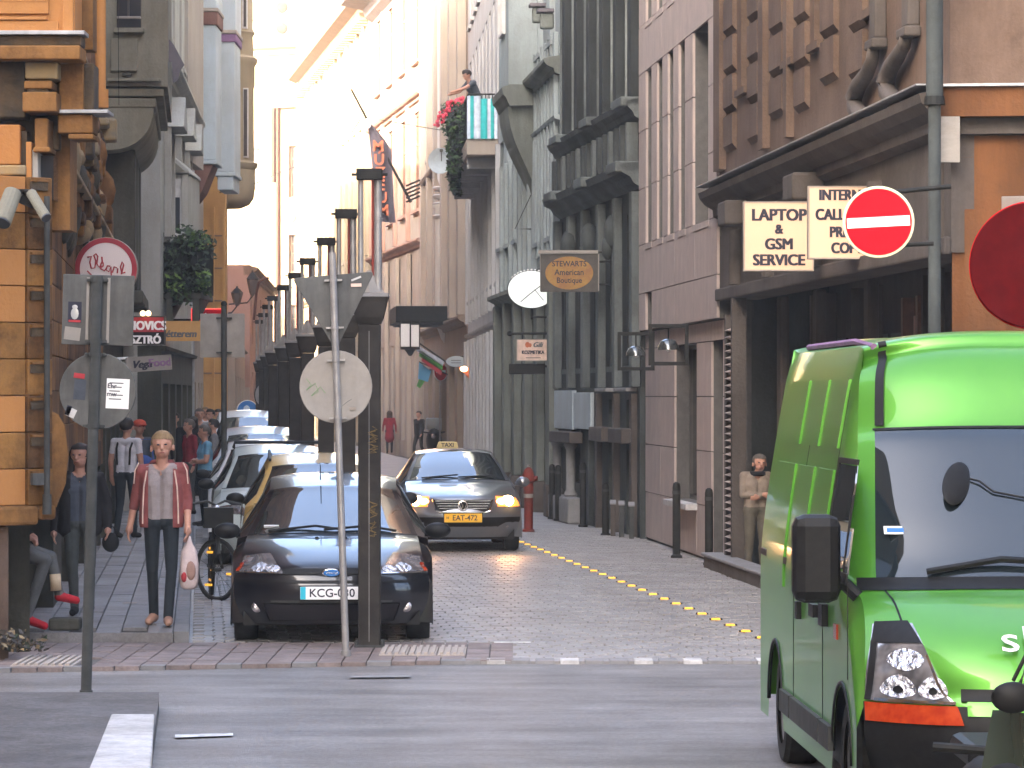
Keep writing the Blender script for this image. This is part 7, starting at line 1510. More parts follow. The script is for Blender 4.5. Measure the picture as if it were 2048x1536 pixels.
for k in range(9):
    mt = ('clothwhite', 'turq', 'clothwhite', 'clothwhite', 'turq', 'turq', 'clothwhite', 'turq', 'clothwhite')[k]; m = MB(); x0 = k * .078; zt = 1.0 - (.06 if k > 3 else 0)
    m.rings([[(x0 + 0.0795 * i / 4, .03 * math.sin((k * 4 + i) * .8) , z) for i in range(5)] for z in (.02, .35, .7, zt)], 0, False); m.rings([[(x0 + 0.0795 * i / 4, .012 + .03 * math.sin((k * 4 + i) * .8), z) for i in range(5)] for z in (.02, .35, .7, zt)], 0, False); m.build('stripe', M[mt], t, smooth=True)
t = thing('geranium', 'red flowering geranium spilling over the front of the white building balcony', 'plant', tuple(P(905, 225, 90))); o0 = P(905, 225, 90)
fl = MB(); rr = random.Random(5)
for i in range(52):
    a = rr.random(); px = 872 + 48 * a + rr.uniform(-4, 8); py = 248 - 50 * a ** .7 + rr.uniform(-8, 10); c = P(px, py, 89.6 + rr.uniform(-.4, .8)) - o0; fl.ball(c, rr.uniform(.035, .065), 7, 5)
fl.build('flower', M['petal'], t)['kind'] = 'stuff'
bx0 = P(882, 260, 90) - o0; bx1 = P(930, 205, 90) - o0
leaves('leaf', [(bx0.x, bx1.x, -.4, 1.2, bx0.z, bx1.z), (bx0.x + .15, bx1.x + .05, -.4, 1.2, bx0.z - .1, bx1.z)], 700, .06, [M['leaf'], M['leafdark']], t)
t = thing('climbing_vine', 'dark vine hanging down the railing of the white building balcony', 'plant', tuple(P(915, 300, 88))); o0 = P(915, 300, 88); bxs = []
for (a, b, c, d) in ((893, 930, 240, 300), (896, 926, 290, 340), (898, 916, 330, 365), (905, 938, 215, 290)): p, q = P(a, d, 88) - o0, P(b, c, 88) - o0; bxs.append((p.x, q.x, -2.0, 6, p.z, q.z))
leaves('leaf', bxs, 2600, .075, [M['leafdark'], M['iron'], M['leaf']], t, 8); m = MB(); m.tube([P(925, 260, 88) - o0, P(915, 310, 88) - o0, P(903, 360, 88) - o0], .03, 5); m.build('stem', M['frame_dark'], t)
t = thing('satellite_dish', 'pale grey satellite dish on the facade below the red flowers', 'dish', tuple(P(883, 322, 100))); m = MB(); m.lathe([(.001, 0), (.2, -.03), (.36, -.1)], axis='y', n=14, caps=False); q = m.build('dish', M['paleblue'], t); q.rotation_euler = (0, 0, -.3); m = MB(); m.cyl((0, 0, 0), (0, -.3, .25), .012); m.ball((0, -.3, .27), .05); m.build('feed_arm', M['frame_dark'], t); m = MB(); m.cyl((0, .02, 0), (.7, .3, .05), .025); m.build('bracket', M['iron'], t)
# planted balcony on the left
D = 69.5; t = thing('balcony', 'dark iron balcony on the pale house overgrown with green plants', 'balcony', tuple(P(370, 585, D))); o0 = P(370, 585, D)
x0, x1 = (P(322, 585, D) - o0).x, (P(404, 585, D) - o0).x; zt = (P(0, 487, D) - o0).z
m = MB(); m.box(x0, x1, 0, 2.6, -.12, .0); m.build('slab', M['drabdark'], t, bevel=.02); m = MB()
for k in range(9): xx = x0 + (x1 - x0) * k / 8; m.cyl((xx, .03, 0), (xx, .03, zt), .012, n=5)
for k in range(12): m.cyl((x1, .03 + k * .23, 0), (x1, .03 + k * .23, zt), .012, n=5)
m.tube([(x0, .03, zt), (x1, .03, zt), (x1, 2.6, zt)], .025, 6); m.box(x0, x1, .06, .1, .1, zt - .15); m.build('railing', M['iron'], t)
for k in range(2): m = MB(); m.prism([(0, -.12), (-.0, -.55), (2.3, -.12)], 'x', x0 + .1 + k * .5, x0 + .22 + k * .5); m.build('console', M['drabdark'], t)
pl = thing('balcony_plants', 'bushy green plants and creepers filling the iron balcony on the left', 'plant', tuple(o0))
leaves('leaf', [(x0 - .12, x1 + .08, -.15, .5, .0, zt + .05), (x0, x1 + .1, -.12, 2.4, zt - .2, zt + .16), (x0 - .1, x1, -.12, .2, 0, zt * .6)], 1300, .065, [M['leafdark'], M['iron'], M['leafdark']], pl, 11)
leaves('trailing_leaf', [(x0 - .25, x0 + .3, -.3, .3, zt - .45, zt + .05), (x1 - .1, x1 + .16, -.25, .4, -.05, .3), (x0 + .2, x1 - .2, -.2, .2, -.25, .1), (x0 + .3, x0 + .6, -.2, .3, zt, zt + .35), (x1 - .35, x1 + .05, -.1, .6, zt, zt + .28)], 420, .06, [M['leafdark'], M['leaf']], pl, 17)
leaves('lime_leaf', [(x1 - .22, x1 + .1, -.2, .5, zt - .1, zt + .22), (x0 + .12, x0 + .45, -.2, .1, 0.02, .35), (x1 - .1, x1 + .12, -.2, .3, .1, .4)], 260, .06, [M['leaflime'], M['leaf']], pl, 12)
# weeds and litter against the corner pier
t = thing('weeds', 'scrubby weeds and litter at the foot of the corner pier at far left', 'plant', (XX(30, 30.6), 30.75, .11)); leaves('leaf', [(-.3, .25, -.2, .2, 0, .10), (-.25, .05, -.15, .2, 0, .17)], 260, .035, [M['leafdark'], M['frame_dark'], M['soot'], M['ledge'], M['frame_dark']], t, 14)
m = MB(); m.box(-.07, .07, -.05, .05, 0, .004); tag(m.build('litter', M['pink'], None, loc=(XX(259, 37.5), 37.5, .128)), 'small pinkish scrap of litter lying on the left pavement', 'litter')
# ================================================================== people
def capsule(mb, a, b, ra, rb, n=12):
    a, b = Vector(a), Vector(b)
    if (a - b).length < 1e-5: mb.ball(a, ra, n, 8); return
    mb.cyl(a, b, ra, rb, n); mb.ball(a, ra, n, 8); mb.ball(b, rb, n, 8)
def remesh(mb, name, voxel, smooth=2):
    me = bpy.data.meshes.new(name); me.from_pydata(mb.v, [], mb.f); o = bpy.data.objects.new(name, me); C.objects.link(o)
    r = o.modifiers.new('r', 'REMESH'); r.mode = 'VOXEL'; r.voxel_size = voxel
    s = o.modifiers.new('s', 'SMOOTH'); s.factor = .5; s.iterations = smooth
    dg = bpy.context.evaluated_depsgraph_get(); dg.update(); e = bpy.data.meshes.new_from_object(o.evaluated_get(dg)); bpy.data.objects.remove(o); e.name = name
    for p in e.polygons: p.use_smooth = True
    return e
def segd(p, a, b, ra, rb):
    ab = b - a; L2 = ab.dot(ab); t = 0 if L2 < 1e-9 else min(max((p - a).dot(ab) / L2, 0), 1)
    return (p - (a + ab * t)).length / (ra + (rb - ra) * t)
BASE = dict(pelvis=(0, 0, .94), waist=(0, 0, 1.08), chest=(0, -.005, 1.27), neck=(0, .012, 1.46), head=(0, -.015, 1.615),
            sL=(-.185, .01, 1.405), eL=(-.235, .03, 1.125), wL=(-.245, -.03, .885), sR=(.185, .01, 1.405), eR=(.235, .03, 1.125), wR=(.245, -.03, .885),
            hL=(-.09, 0, .91), kL=(-.105, -.015, .50), aL=(-.11, .02, .085), hR=(.09, 0, .91), kR=(.105, -.015, .50), aR=(.11, .02, .085), tL=(-.13, -.165, .035), tR=(.13, -.165, .035))
def person(label, loc, rz, pose=None, height=1.75, top='tee', trousers='jeansdark', shoe='shoe', skin='skin', sleeve='short', sleevemat=None, hair=None, hairmat='hairdark', voxel=.012, build=1.0, skirt=None, fingers=False, extra=None, face=True, headturn=0.0, legs=True, group=None, hood=None):
    J = dict(BASE); J.update(pose or {}); k = height / 1.75
    J = {a: Vector(v) * k for a, v in J.items()}
    t = thing('person', label, 'person', loc, rz, group)
    S = []          # (tag, a, b, ra, rb)
    b = build
    def add(tag_, a, c, ra, rb): S.append((tag_, Vector(a), Vector(c), ra * k, rb * k))
    up = (J['neck'] - J['pelvis']).normalized(); rt = (J['sR'] - J['sL']).normalized(); fw = rt.cross(up) * -1
    fw = up.cross(rt) * -1 if False else rt.cross(up)          # pointing away from the chest
    fr = fw if fw.y < 0 else -fw
    if pose and pose.get('flip'): fr = -fr
    for sx in (-1, 1):
        add('top', J['chest'] + rt * .075 * k * sx * b, J['waist'] + rt * .06 * k * sx * b, .108 * b, .098 * b)
        add('top', J['chest'] + up * .08 * k + rt * .09 * k * sx * b, J['chest'] + rt * .08 * k * sx * b, .085 * b, .108 * b)
        add('top', J['waist'] + rt * .06 * k * sx * b, J['pelvis'] + up * .03 * k + rt * .06 * k * sx * b, .098 * b, .103 * b)
        add('leg', J['pelvis'] + rt * .06 * k * sx * b, J['hR' if sx > 0 else 'hL'], .105 * b, .098 * b)
    add('top', J['sL'], J['sR'], .062 * b, .062 * b); add('skin', J['neck'] - up * .06 * k, J['head'] - up * .05 * k, .058, .052)
    add('top', J['neck'] - up * .05 * k, J['sL'] - rt * -.03 * k, .06, .06); add('top', J['neck'] - up * .05 * k, J['sR'] - rt * .03 * k, .06, .06)
    h = J['head']
    add('skin', h + up * .03 * k, h + up * .03 * k, .098, .098); add('skin', h - up * .045 * k + fr * .022 * k, h - up * .06 * k + fr * .03 * k, .068, .05); add('skin', h + up * .02 * k - fr * .025 * k, h + up * .045 * k - fr * .03 * k, .088, .09)
    hr = Matrix.Rotation(headturn, 3, up); hf = hr @ fr; hx = hr @ rt
    if face:
        add('skin', h + hf * .09 * k + up * .012 * k, h + hf * .108 * k - up * .018 * k, .011, .016)
        for sx in (-1, 1): add('skin', h + hx * .095 * sx * k, h + hx * .1 * sx * k - up * .03 * k, .018, .014)
        add('skin', h + hf * .085 * k - up * .055 * k - hx * .018 * k, h + hf * .085 * k - up * .055 * k + hx * .018 * k, .012, .012); add('skin', h + hf * .075 * k + up * .04 * k - hx * .04 * k, h + hf * .075 * k + up * .04 * k + hx * .04 * k, .016, .016)
    for s_ in 'LR':
        add('arm', J['s' + s_], J['e' + s_], .056 * b, .043 * b); add('fore', J['e' + s_], J['w' + s_], .042 * b, .030)
        d = (J['w' + s_] - J['e' + s_]).normalized(); sx = -1 if s_ == 'L' else 1
        w = J['w' + s_]; hd = (d + Vector((0, -.12, 0))).normalized(); n2 = Vector((1, 0, 0)) - hd * hd.x; n2 = n2.normalized() * -sx
        side = hd.cross(n2).normalized()       # across the palm
        add('hand', w, w + hd * .045 * k, .030, .036)
        if fingers:
            for q in (-1, -.4, .2, .8):
                add('hand', w + hd * .03 * k + side * .016 * q * k, w + hd * .085 * k + side * .024 * q * k, .016, .014)
                p0 = w + hd * .085 * k + side * .028 * q * k; p1 = p0 + (hd + n2 * .25).normalized() * .038 * k; p2 = p1 + (hd + n2 * .9).normalized() * (.034 - .006 * abs(q)) * k
                add('hand', p0, p1, .0105, .0095); add('hand', p1, p2, .0095, .0085)
            th = side * (1 if side.y < 0 else -1); add('hand', w + hd * .02 * k + th * .02 * k, w + hd * .06 * k + th * .052 * k, .015, .011); add('hand', w + hd * .06 * k + th * .052 * k, w + hd * .09 * k + th * .05 * k + n2 * .01 * k, .011, .009)
        else: add('hand', w + hd * .045 * k, w + hd * .12 * k + n2 * .02 * k, .034, .022); add('hand', w + hd * .04 * k, w + hd * .08 * k + Vector((0, -.04, 0)) * k, .016, .012)
        if legs:
            add('leg', J['h' + s_], J['k' + s_], .090 * b, .062 * b); add('leg', J['k' + s_], J['a' + s_] + Vector((0, 0, .0)), .058 * b, .045)
            add('leg', J['k' + s_] + (J['a' + s_] - J['k' + s_]) * .3 + Vector((0, .015, 0)), J['a' + s_], .056 * b, .042)
            add('shoe', J['a' + s_] - Vector((0, -.01, .035)) * k, J['t' + s_], .045, .036); add('shoe', J['a' + s_] + Vector((0, .03, -.045)) * k, J['a' + s_] + Vector((0, .02, -.03)) * k, .04, .042)
    if skirt: add('top', J['waist'], J['pelvis'] - Vector((0, 0, skirt)), .13, .20)
    for e in (extra or []): add(*e)
    mb = MB()
    for (tg, a, c, ra, rb) in S: capsule(mb, a, c, ra, rb)
    me = remesh(mb, 'body', voxel)
    mats = [M[skin], M[top], M[trousers], M[shoe], M[sleevemat or top]]
    for m_ in mats: me.materials.append(m_)
    idx = {'skin': 0, 'hand': 0, 'top': 1, 'leg': 2, 'shoe': 3, 'arm': 4, 'fore': 4}
    for p in me.polygons:
        c = p.center; best = min(S, key=lambda s_: segd(c, s_[1], s_[2], s_[3], s_[4])); i = idx[best[0]]
        if best[0] == 'fore' and sleeve != 'long': i = 0
        if best[0] == 'arm' and sleeve == 'none': i = 0
        if best[0] == 'arm' and sleeve == 'short':
            a, e_ = best[1], best[2]
            if (c - a).dot((e_ - a).normalized()) > .62 * (e_ - a).length: i = 0
        if best[0] == 'top' and (c - J['neck']).length < .085 * k and (c - J['neck']).dot(fr) > .02: i = 0
        p.material_index = i
    o = bpy.data.objects.new('body', me); C.objects.link(o); o.parent = t
    if face:
        for nm, pts, r_, mt in (('eyes', [h + hf * .092 * k + up * .018 * k + hx * .034 * k * sx for sx in (-1, 1)], .009, 'ink'), ('mouth', [h + hf * .098 * k - up * .054 * k + hx * .014 * k * q for q in (-1, 0, 1)], .0065, 'lip')):
            m = MB()
            for p in pts: m.ball(p, (r_ * 1.6 * k, r_ * k, r_ * .8 * k), 8, 5)
            m.build(nm, M[mt], t)
    if hair:
        m = MB(); hc = h + up * .045 * k - hf * .012 * k
        m.ball(hc, (.108 * k, .112 * k, .10 * k), 16, 10); m.ball(hc - hf * .035 * k - up * (.03 if hair != 'short' else .012) * k, (.098 * k, .09 * k, .10 * k) if hair != 'short' else (.092 * k, .088 * k, .085 * k), 14, 8)
        if hair == 'short': m.ball(hc + up * .05 * k + hf * .03 * k, (.08 * k, .07 * k, .055 * k), 12, 8)
        if hair in ('long', 'bob'):
            q = .34 if hair == 'long' else .16
            for sx in (-1, 0, 1): capsule(m, hc + hx * .075 * sx * k - hf * .03 * k, h + hx * .085 * sx * k - hf * .05 * k - up * q * k, .05 * k, .042 * k)
            for sx in (-1, 1): capsule(m, hc + hx * .09 * sx * k, h + hx * .098 * sx * k + hf * .01 * k - up * q * .8 * k, .03 * k, .03 * k)
        hm = remesh(m, 'hair', voxel, 1)
        bm = bmesh.new(); bm.from_mesh(hm)
        kill = [f for f in bm.faces if (f.calc_center_median() - h).dot(hf) > .045 * k and (f.calc_center_median() - h).dot(up) < .07 * k]
        kill += [f for f in bm.faces if hair == 'short' and (f.calc_center_median() - h).dot(up) < (-.035 if (f.calc_center_median() - h).dot(hf) < -.03 else .02) * k]
        bmesh.ops.delete(bm, geom=list(set(kill)), context='FACES'); bm.to_mesh(hm); bm.free(); hm.materials.append(M[hairmat]); ho = bpy.data.objects.new('hair', hm); C.objects.link(ho); ho.parent = t
    return t, J, k, o
def garment(t, name, mt, caps, voxel=.012, cut=None, planes=()):
    m = MB()
    for c in caps: capsule(m, *c)
    me = remesh(m, name, voxel, 2); me.materials.append(M[mt])
    if cut:
        bm = bmesh.new(); bm.from_mesh(me)
        for co, no in planes: bmesh.ops.bisect_plane(bm, geom=bm.verts[:] + bm.edges[:] + bm.faces[:], plane_co=co, plane_no=no)
        bmesh.ops.delete(bm, geom=[f for f in bm.faces if cut(f.calc_center_median())], context='FACES'); bm.to_mesh(me); bm.free()
    o = bpy.data.objects.new(name, me); C.objects.link(o); o.parent = t; return o
KZ = .122
# man in the red hooded jacket
t, J, k, o = person('man in open red hooded jacket over grey tee walking towards us with a plastic bag', (XX(323, 34.0), 34.0, KZ), .0,
    dict(eL=(-.245, .07, 1.14), wL=(-.29, .06, .90), eR=(.235, .03, 1.13), wR=(.245, -.09, .89), kL=(-.085, .02, .50), aL=(-.085, .16, .10), tL=(-.115, -.01, .035), kR=(.10, -.10, .51), aR=(.075, -.16, .085), tR=(.095, -.35, .045), hL=(-.085, 0, .92), hR=(.085, 0, .92), head=(.01, -.02, 1.615), sL=(-.185, .02, 1.39), sR=(.185, -.005, 1.41)),
    height=1.80, top='tee', trousers='jeansdark', shoe='shoe', sleeve='short', sleevemat='hoodie', hair='short', hairmat='hairblond', voxel=.0065, fingers=True, build=.88, headturn=.12)
up = Vector((0, 0, 1))
caps = []
for sx, s_ in ((-1, 'L'), (1, 'R')):
    caps += [(J['s' + s_], J['e' + s_], .058 * k, .047 * k), (J['e' + s_], J['e' + s_] + (J['w' + s_] - J['e' + s_]) * .3, .047 * k, .045 * k), (J['neck'] + Vector((.05 * sx, .02, -.05)) * k, J['s' + s_], .062 * k, .066 * k)]
    caps += [((.095 * sx * k, .0, 1.34 * k), (.10 * sx * k, .0, .93 * k), .10 * k, .106 * k), ((.08 * sx * k, .03 * k, 1.34 * k), (.08 * sx * k, .035 * k, .93 * k), .10 * k, .105 * k)]
caps += [((-.07 * k, .07 * k, 1.45 * k), (.07 * k, .07 * k, 1.45 * k), .05 * k, .05 * k), ((0, .1 * k, 1.40 * k), (0, .1 * k, 1.33 * k), .07 * k, .06 * k)]
garment(t, 'jacket', 'hoodie', caps, .009, cut=lambda c: (c.y < .02 * k and abs(c.x) < .112 * k and c.z > .8 * k and c.z < 1.47 * k) or (c.z < .885 * k and abs(c.x) < .235 * k), planes=[((.112 * k, 0, 0), (1, 0, 0)), ((-.112 * k, 0, 0), (1, 0, 0)), ((0, 0, .885 * k), (0, 0, 1))])
for sx in (-1, 1):
    m = MB(); m.tube([(sx * x * k, y * k, z * k) for x, y, z in ((.125, -.085, 1.40), (.15, -.098, 1.25), (.16, -.100, 1.05), (.162, -.098, .92))], .0075, 6); m.build('piping', M['stripe'], t)
    m = MB(); m.tube([(sx * x * k, y * k, z * k) for x, y, z in ((.20, -.05, 1.47), (.235, -.06, 1.40), (.245, -.055, 1.28))], .006, 6); m.build('sleeve_piping', M['stripe'], t)
bagp = J['wR'] + Vector((.015, -.02, -.10)) * k; bw = t.matrix_world
tb = thing('plastic_bag', 'whitish plastic carrier bag with reddish print held by the man in red', 'bag', tuple(Vector((XX(323, 34.0), 34.0, KZ)) + bagp))
m = MB(); rings = []
for w_, d_, z in ((.012, .012, .02), (.03, .02, -.04), (.075, .04, -.12), (.085, .055, -.25), (.09, .06, -.38), (.08, .05, -.45), (.045, .03, -.475)): rings.append([(w_ * math.cos(2 * math.pi * i / 14) * (1 + .08 * math.sin(i * 3 + z * 20)), d_ * math.sin(2 * math.pi * i / 14) * (1 + .1 * math.sin(i * 5)), z) for i in range(14)])
m.rings(rings, 0, True, True); m.build('sack', M['bag'], tb, smooth=True); m = MB(); m.ball((.02, -.05, -.3), (.045, .02, .09), 10, 7); m.build('print', M['salmon'], tb, smooth=True); m = MB(); m.ball((-.04, -.045, -.36), (.03, .018, .05), 10, 7); m.build('print', M['redcloth'], tb, smooth=True)
# woman behind the left post
t, J, k, o = person('woman with long dark hair, dark jacket and olive trousers behind the left sign post', (XX(160, 35.6), 35.6, KZ), .0,
    dict(eL=(-.25, .04, 1.12), wL=(-.26, -.02, .87), eR=(.27, .03, 1.14), wR=(.29, -.06, .90), kL=(-.07, -.06, .50), aL=(-.05, -.04, .085), tL=(-.05, -.22, .035), kR=(.10, .0, .50), aR=(.09, .12, .10), tR=(.10, -.05, .035)),
    height=1.67, top='topblue', trousers='trouser', shoe='blackcloth', sleeve='long', sleevemat='jacketdark', hair='long', hairmat='hairdark', voxel=.008, fingers=True, build=.98, headturn=-.25)
caps = []
for sx, s_ in ((-1, 'L'), (1, 'R')):
    caps += [(J['s' + s_], J['e' + s_], .068 * k, .058 * k), (J['e' + s_], J['w' + s_], .058 * k, .045 * k), ((.10 * sx * k, .0, 1.36 * k), (.125 * sx * k, .0, .90 * k), .105 * k, .115 * k), ((.07 * sx * k, .035 * k, 1.36 * k), (.08 * sx * k, .03 * k, .9 * k), .10 * k, .11 * k), (J['neck'] + Vector((.05 * sx, .02, -.05)) * k, J['s' + s_], .062 * k, .07 * k)]
garment(t, 'jacket', 'jacketdark', caps, .011, cut=lambda c: c.y < .02 * k and abs(c.x) < .085 * k and c.z < 1.48 * k, planes=[((.085 * k, 0, 0), (1, 0, 0)), ((-.085 * k, 0, 0), (1, 0, 0))])
tb = thing('handbag', 'small round dark bag hanging from the hand of the dark haired woman', 'bag', tuple(Vector((XX(160, 35.6), 35.6, KZ)) + J['wR'] + Vector((.03, -.02, -.09)))); m = MB(); m.ball((0, 0, -.06), (.085, .05, .095), 14, 10); m.build('pouch', M['blackcloth'], tb, smooth=True); m = MB(); m.tube([(-.05, 0, .0), (-.02, 0, .09), (.03, 0, .09), (.06, 0, 0)], .008, 5); m.build('strap', M['blackcloth'], tb)
# seated person at the far left
D = 33.2; x0 = XX(14, D)
t, J, k, o = person('seated person in faded grey jeans and red shoes under the orange corner pier', (x0, D, KZ), .0,
    dict(pelvis=(-.10, .05, .80), waist=(-.13, .07, .95), chest=(-.14, .05, 1.14), neck=(-.12, .02, 1.33), head=(-.10, -.02, 1.48), sL=(-.18, -.12, 1.28), eL=(-.10, -.16, 1.02), wL=(.14, -.14, .88), sR=(-.08, .2, 1.28), eR=(.05, .2, 1.03), wR=(.22, .05, .86),
         hL=(-.08, -.06, .79), kL=(.36, -.10, .64), aL=(.20, -.12, .14), tL=(.36, -.14, .05), hR=(-.08, .12, .79), kR=(.38, .12, .66), aR=(.46, .10, .34), tR=(.62, .08, .27)),
    height=1.75, top='suit', trousers='jeansgrey', shoe='redshoe', sleeve='long', hair='short', voxel=.010, fingers=False)
sock = MB(); sock.cyl(J['aR'] + Vector((-.02, -.05, .02)), J['aR'] + Vector((-.03, -.05, .17)), .05, .052, n=14); sock.build('sock', M['sock'], t, smooth=True)
def bench(): pass
m = MB(); m.box(-.35, .35, -.2, .3, 0, .585); q = tag(m.build('stone_ledge', M['drabdark'], None, bevel=.03), 'dark stone ledge under the corner pier on which a person sits', 'ledge'); q.location = (x0 - .22, D + .05, .11)
m = MB(); m.box(-.14, .14, -.1, .16, 0, .11); q = tag(m.build('stone_block', M['drabdark'], None, bevel=.02), 'low dark stone block under the raised red shoe', 'block'); q.location = (x0 + .52, D + .07, KZ); q.scale = (1, 1, 1)
cross = dict(eL=(-.22, -.04, 1.13), wL=(.03, -.19, 1.14), eR=(.22, -.04, 1.13), wR=(-.04, -.18, 1.10))
# the others on the left pavement
t, J, k, o = person('man in white tee with dark backpack strap seen from behind on the left pavement', (XX(253, 55), 55, KZ), math.radians(165), dict(kL=(-.1, -.05, .5), aL=(-.1, -.05, .085), tL=(-.12, -.22, .03), kR=(.1, .0, .5), aR=(.1, .14, .1), tR=(.1, -.02, .03)), height=1.80, top='whitetee', trousers='jeansdark', shoe='blackcloth', hair='short', voxel=.012)
m = MB()
for sx in (-1, 1): m.tube([(sx * .1, -.125, 1.2), (sx * .12, -.10, 1.42), (sx * .12, .02, 1.48), (sx * .11, .13, 1.35), (sx * .10, .14, 1.1)], .018, 6)
m.build('strap', M['suit'], t)
t, J, k, o = person('person with orange cap bending beside a blue bag near the shop fronts', (XX(278, 59), 59, KZ), math.radians(30), dict(eL=(-.24, -.1, 1.14), wL=(-.15, -.26, 1.0)), height=1.76, top='topblue', trousers='jeansdark', shoe='blackcloth', voxel=.016, sleeve='long')
m = MB(); m.ball(J['head'] + Vector((0, 0, .06)), (.11, .12, .08), 12, 8); m.ball(J['head'] + Vector((0, -.12, .05)), (.08, .07, .015), 10, 6); m.build('cap', M['orangecap'], t, smooth=True)
tb = thing('shoulder_bag', 'bright blue shoulder bag slung on the person with the orange cap', 'bag', (XX(288, 58.6), 58.6, KZ + 1.02)); m = MB(); m.ball((0, 0, 0), (.17, .1, .17), 14, 9); m.build('pouch', M['bluebag'], tb, smooth=True); m = MB(); m.tube([(-.15, .05, .08), (-.1, .15, .42), (.1, .15, .42), (.15, .05, .08)], .012, 5); m.build('strap', M['bluebag'], tb)
t, J, k, o = person('man in sky blue shirt with folded arms standing at the left kerb', (XX(410, 60), 60, KZ), math.radians(-70), cross, height=1.66, top='skyshirt', trousers='jeansdark', shoe='blackcloth', voxel=.013, hair='short', hairmat='hairgrey', build=1.12)
crowd = [(322, 73, 1.74, 'blackcloth', 'blackcloth', 'hairdark', 160, 'person all in black with long hair in the shaded shop entrance, left one', 'long'), (349, 75, 1.80, 'blackcloth', 'suit', 'hairdark', -20, 'man all in black standing in the shaded shop entrance, right one', 'short'),
         (379, 66, 1.72, 'redcoat', 'trouser', 'hairgrey', -60, 'person in dark red shirt standing behind the sky blue shirt', 'short'), (399, 82, 1.86, 'greytop', 'trouser', 'hairgrey', 10, 'tall grey haired man in grey jacket in the group by the kerb', 'short'),
         (421, 84, 1.84, 'suit', 'suit', 'hairdark', -30, 'tall man in dark brown jacket beside the grey haired man', 'short'), (436, 88, 1.82, 'topblue', 'jeansdark', 'hairdark', 0, 'person half hidden behind the thin dark pole', 'short'), (387, 78, 1.70, 'jacketdark', 'jeansdark', 'hairdark', 140, 'shorter person in dark jacket at the left of the kerb group', 'bob'), (428, 69, 1.70, 'greytop', 'jeansgrey', 'hairdark', -90, 'dark haired man in grey top beside the thin dark pole', 'short')]
crowd += [(303, 80, 1.70, 'topblue', 'jeansdark', 'hairdark', 30, 'person in dark blue top at the left end of the pavement crowd', 'short'), (336, 84, 1.78, 'trouser', 'jeansdark', 'hairgrey', 0, 'grey haired man in olive jacket between the people in black', 'short'), (366, 90, 1.82, 'jacketdark', 'jeansdark', 'hairdark', -40, 'far tall person in dark jacket behind the red shirt', 'short'), (410, 95, 1.85, 'whitetee', 'jeansgrey', 'hairblond', 20, 'far fair haired person in white top near the ochre house', 'short')]
for px, D, hh, tp, tr, hm, rz, lb, hs in crowd: person(lb, (XX(px, D), D, KZ), math.radians(rz), dict(kL=(-.1, -.04, .5)), height=hh, top=tp, trousers=tr, shoe='blackcloth', sleeve='long', hair=hs, hairmat=hm, voxel=.018, group='people standing on the left pavement')
person('dark haired person standing between the parked cars, only the head above the roofs', (XX(513, 66.6), 66.6, .02), .3, None, height=1.70, top='jacketdark', trousers='jeansdark', shoe='blackcloth', sleeve='long', hair='bob', voxel=.016, skin='skindark')
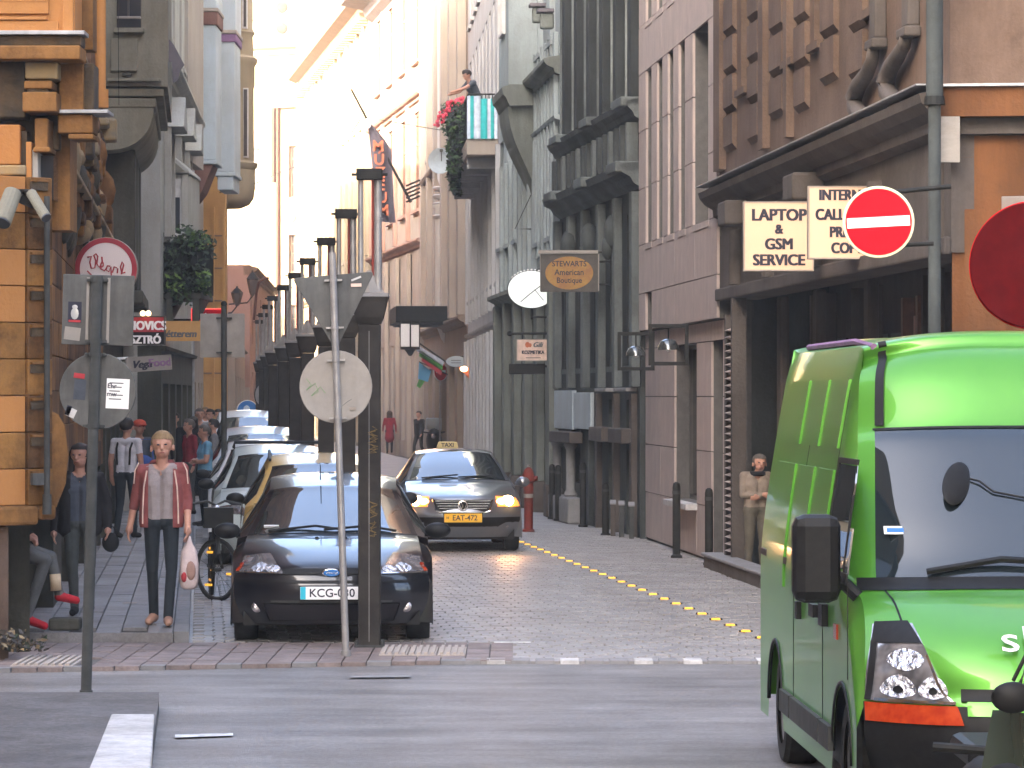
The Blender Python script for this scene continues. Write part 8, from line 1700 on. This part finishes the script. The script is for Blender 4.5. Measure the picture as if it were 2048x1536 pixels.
# far end of the street and right side
walk = dict(kL=(-.1, -.15, .52), aL=(-.1, -.2, .1), tL=(-.1, -.36, .06), kR=(.1, .0, .5), aR=(.1, .22, .12), tR=(.1, .06, .03), eL=(-.25, .1, 1.13), wL=(-.26, .1, .9), eR=(.25, -.06, 1.13), wR=(.26, -.2, .92))
t, J, k, o = person('woman in long dark red coat walking away far down the street', (XX(779, 138), 138, gz(138)), math.radians(185), walk, height=1.62, top='redcoat', trousers='jeansdark', shoe='blackcloth', sleeve='long', hair='bob', voxel=.022, skirt=.28)
t, J, k, o = person('man in dark suit striding far down the street beside the woman in red', (XX(838, 126), 126, gz(126)), math.radians(-35), walk, height=1.68, top='suit', trousers='suit', shoe='blackcloth', sleeve='long', hair='short', voxel=.022)
t, J, k, o = person('person in bright blue dotted jacket standing by the white building', (XX(930, 115), 115, gz(115)), math.radians(200), None, height=1.76, top='bluedots', trousers='jeansdark', shoe='blackcloth', sleeve='long', hair='short', voxel=.02)
D = 46.0
t, J, k, o = person('elderly woman in beige jacket with folded arms peering past the green van', (XX(1512, D), D, .02), math.radians(18), dict(head=(.03, -.06, 1.585), neck=(.01, -.01, 1.44), **cross), height=1.53, top='beigejacket', trousers='khaki', shoe='blackcloth', sleeve='long', hair='cap', hairmat='hairgrey', voxel=.0085, fingers=True, build=1.12, headturn=-.1)
m = MB(); m.tube([J['neck'] + Vector((.08 * math.cos(a), .075 * math.sin(a), .0)) for a in [2 * math.pi * i / 12 for i in range(13)]], .032, 8); m.build('scarf', M['jacketdark'], t, smooth=True)
# man on the balcony
D = 84.9
t, J, k, o = person('young man with dark hair leaning on the balcony rail reaching towards the red flowers', (XX(947, D), D, 8.19), math.radians(-62), dict(pelvis=(0, .12, .92), waist=(0, .06, 1.07), chest=(0, -.04, 1.24), neck=(0, -.11, 1.40), head=(0, -.17, 1.53), sL=(-.18, -.08, 1.35), sR=(.18, -.08, 1.35), eL=(-.22, -.26, 1.16), wL=(-.2, -.46, 1.10), eR=(.22, -.32, 1.22), wR=(.16, -.55, 1.14)), height=1.74, top='topblue', trousers='jeansdark', shoe='blackcloth', hair='short', voxel=.014)
# ================================================================== air
hz = MB(); hz.box(-72, 72, -46, 430, -1.0, 40.0); ho = hz.build('haze', None) if False else None
me = hz.mesh('haze', []); ho = bpy.data.objects.new('haze', me); C.objects.link(ho); ho['kind'] = 'stuff'
hm = bpy.data.materials.new('haze'); hm.use_nodes = True; hn = hm.node_tree; hn.nodes.clear()
ov = hn.nodes.new('ShaderNodeOutputMaterial'); pv = hn.nodes.new('ShaderNodeVolumePrincipled')
pv.inputs['Color'].default_value = (.95, .93, .9, 1); pv.inputs['Density'].default_value = 0.0009; pv.inputs['Anisotropy'].default_value = 0.2
hn.links.new(pv.outputs[0], ov.inputs['Volume']); me.materials.append(hm)
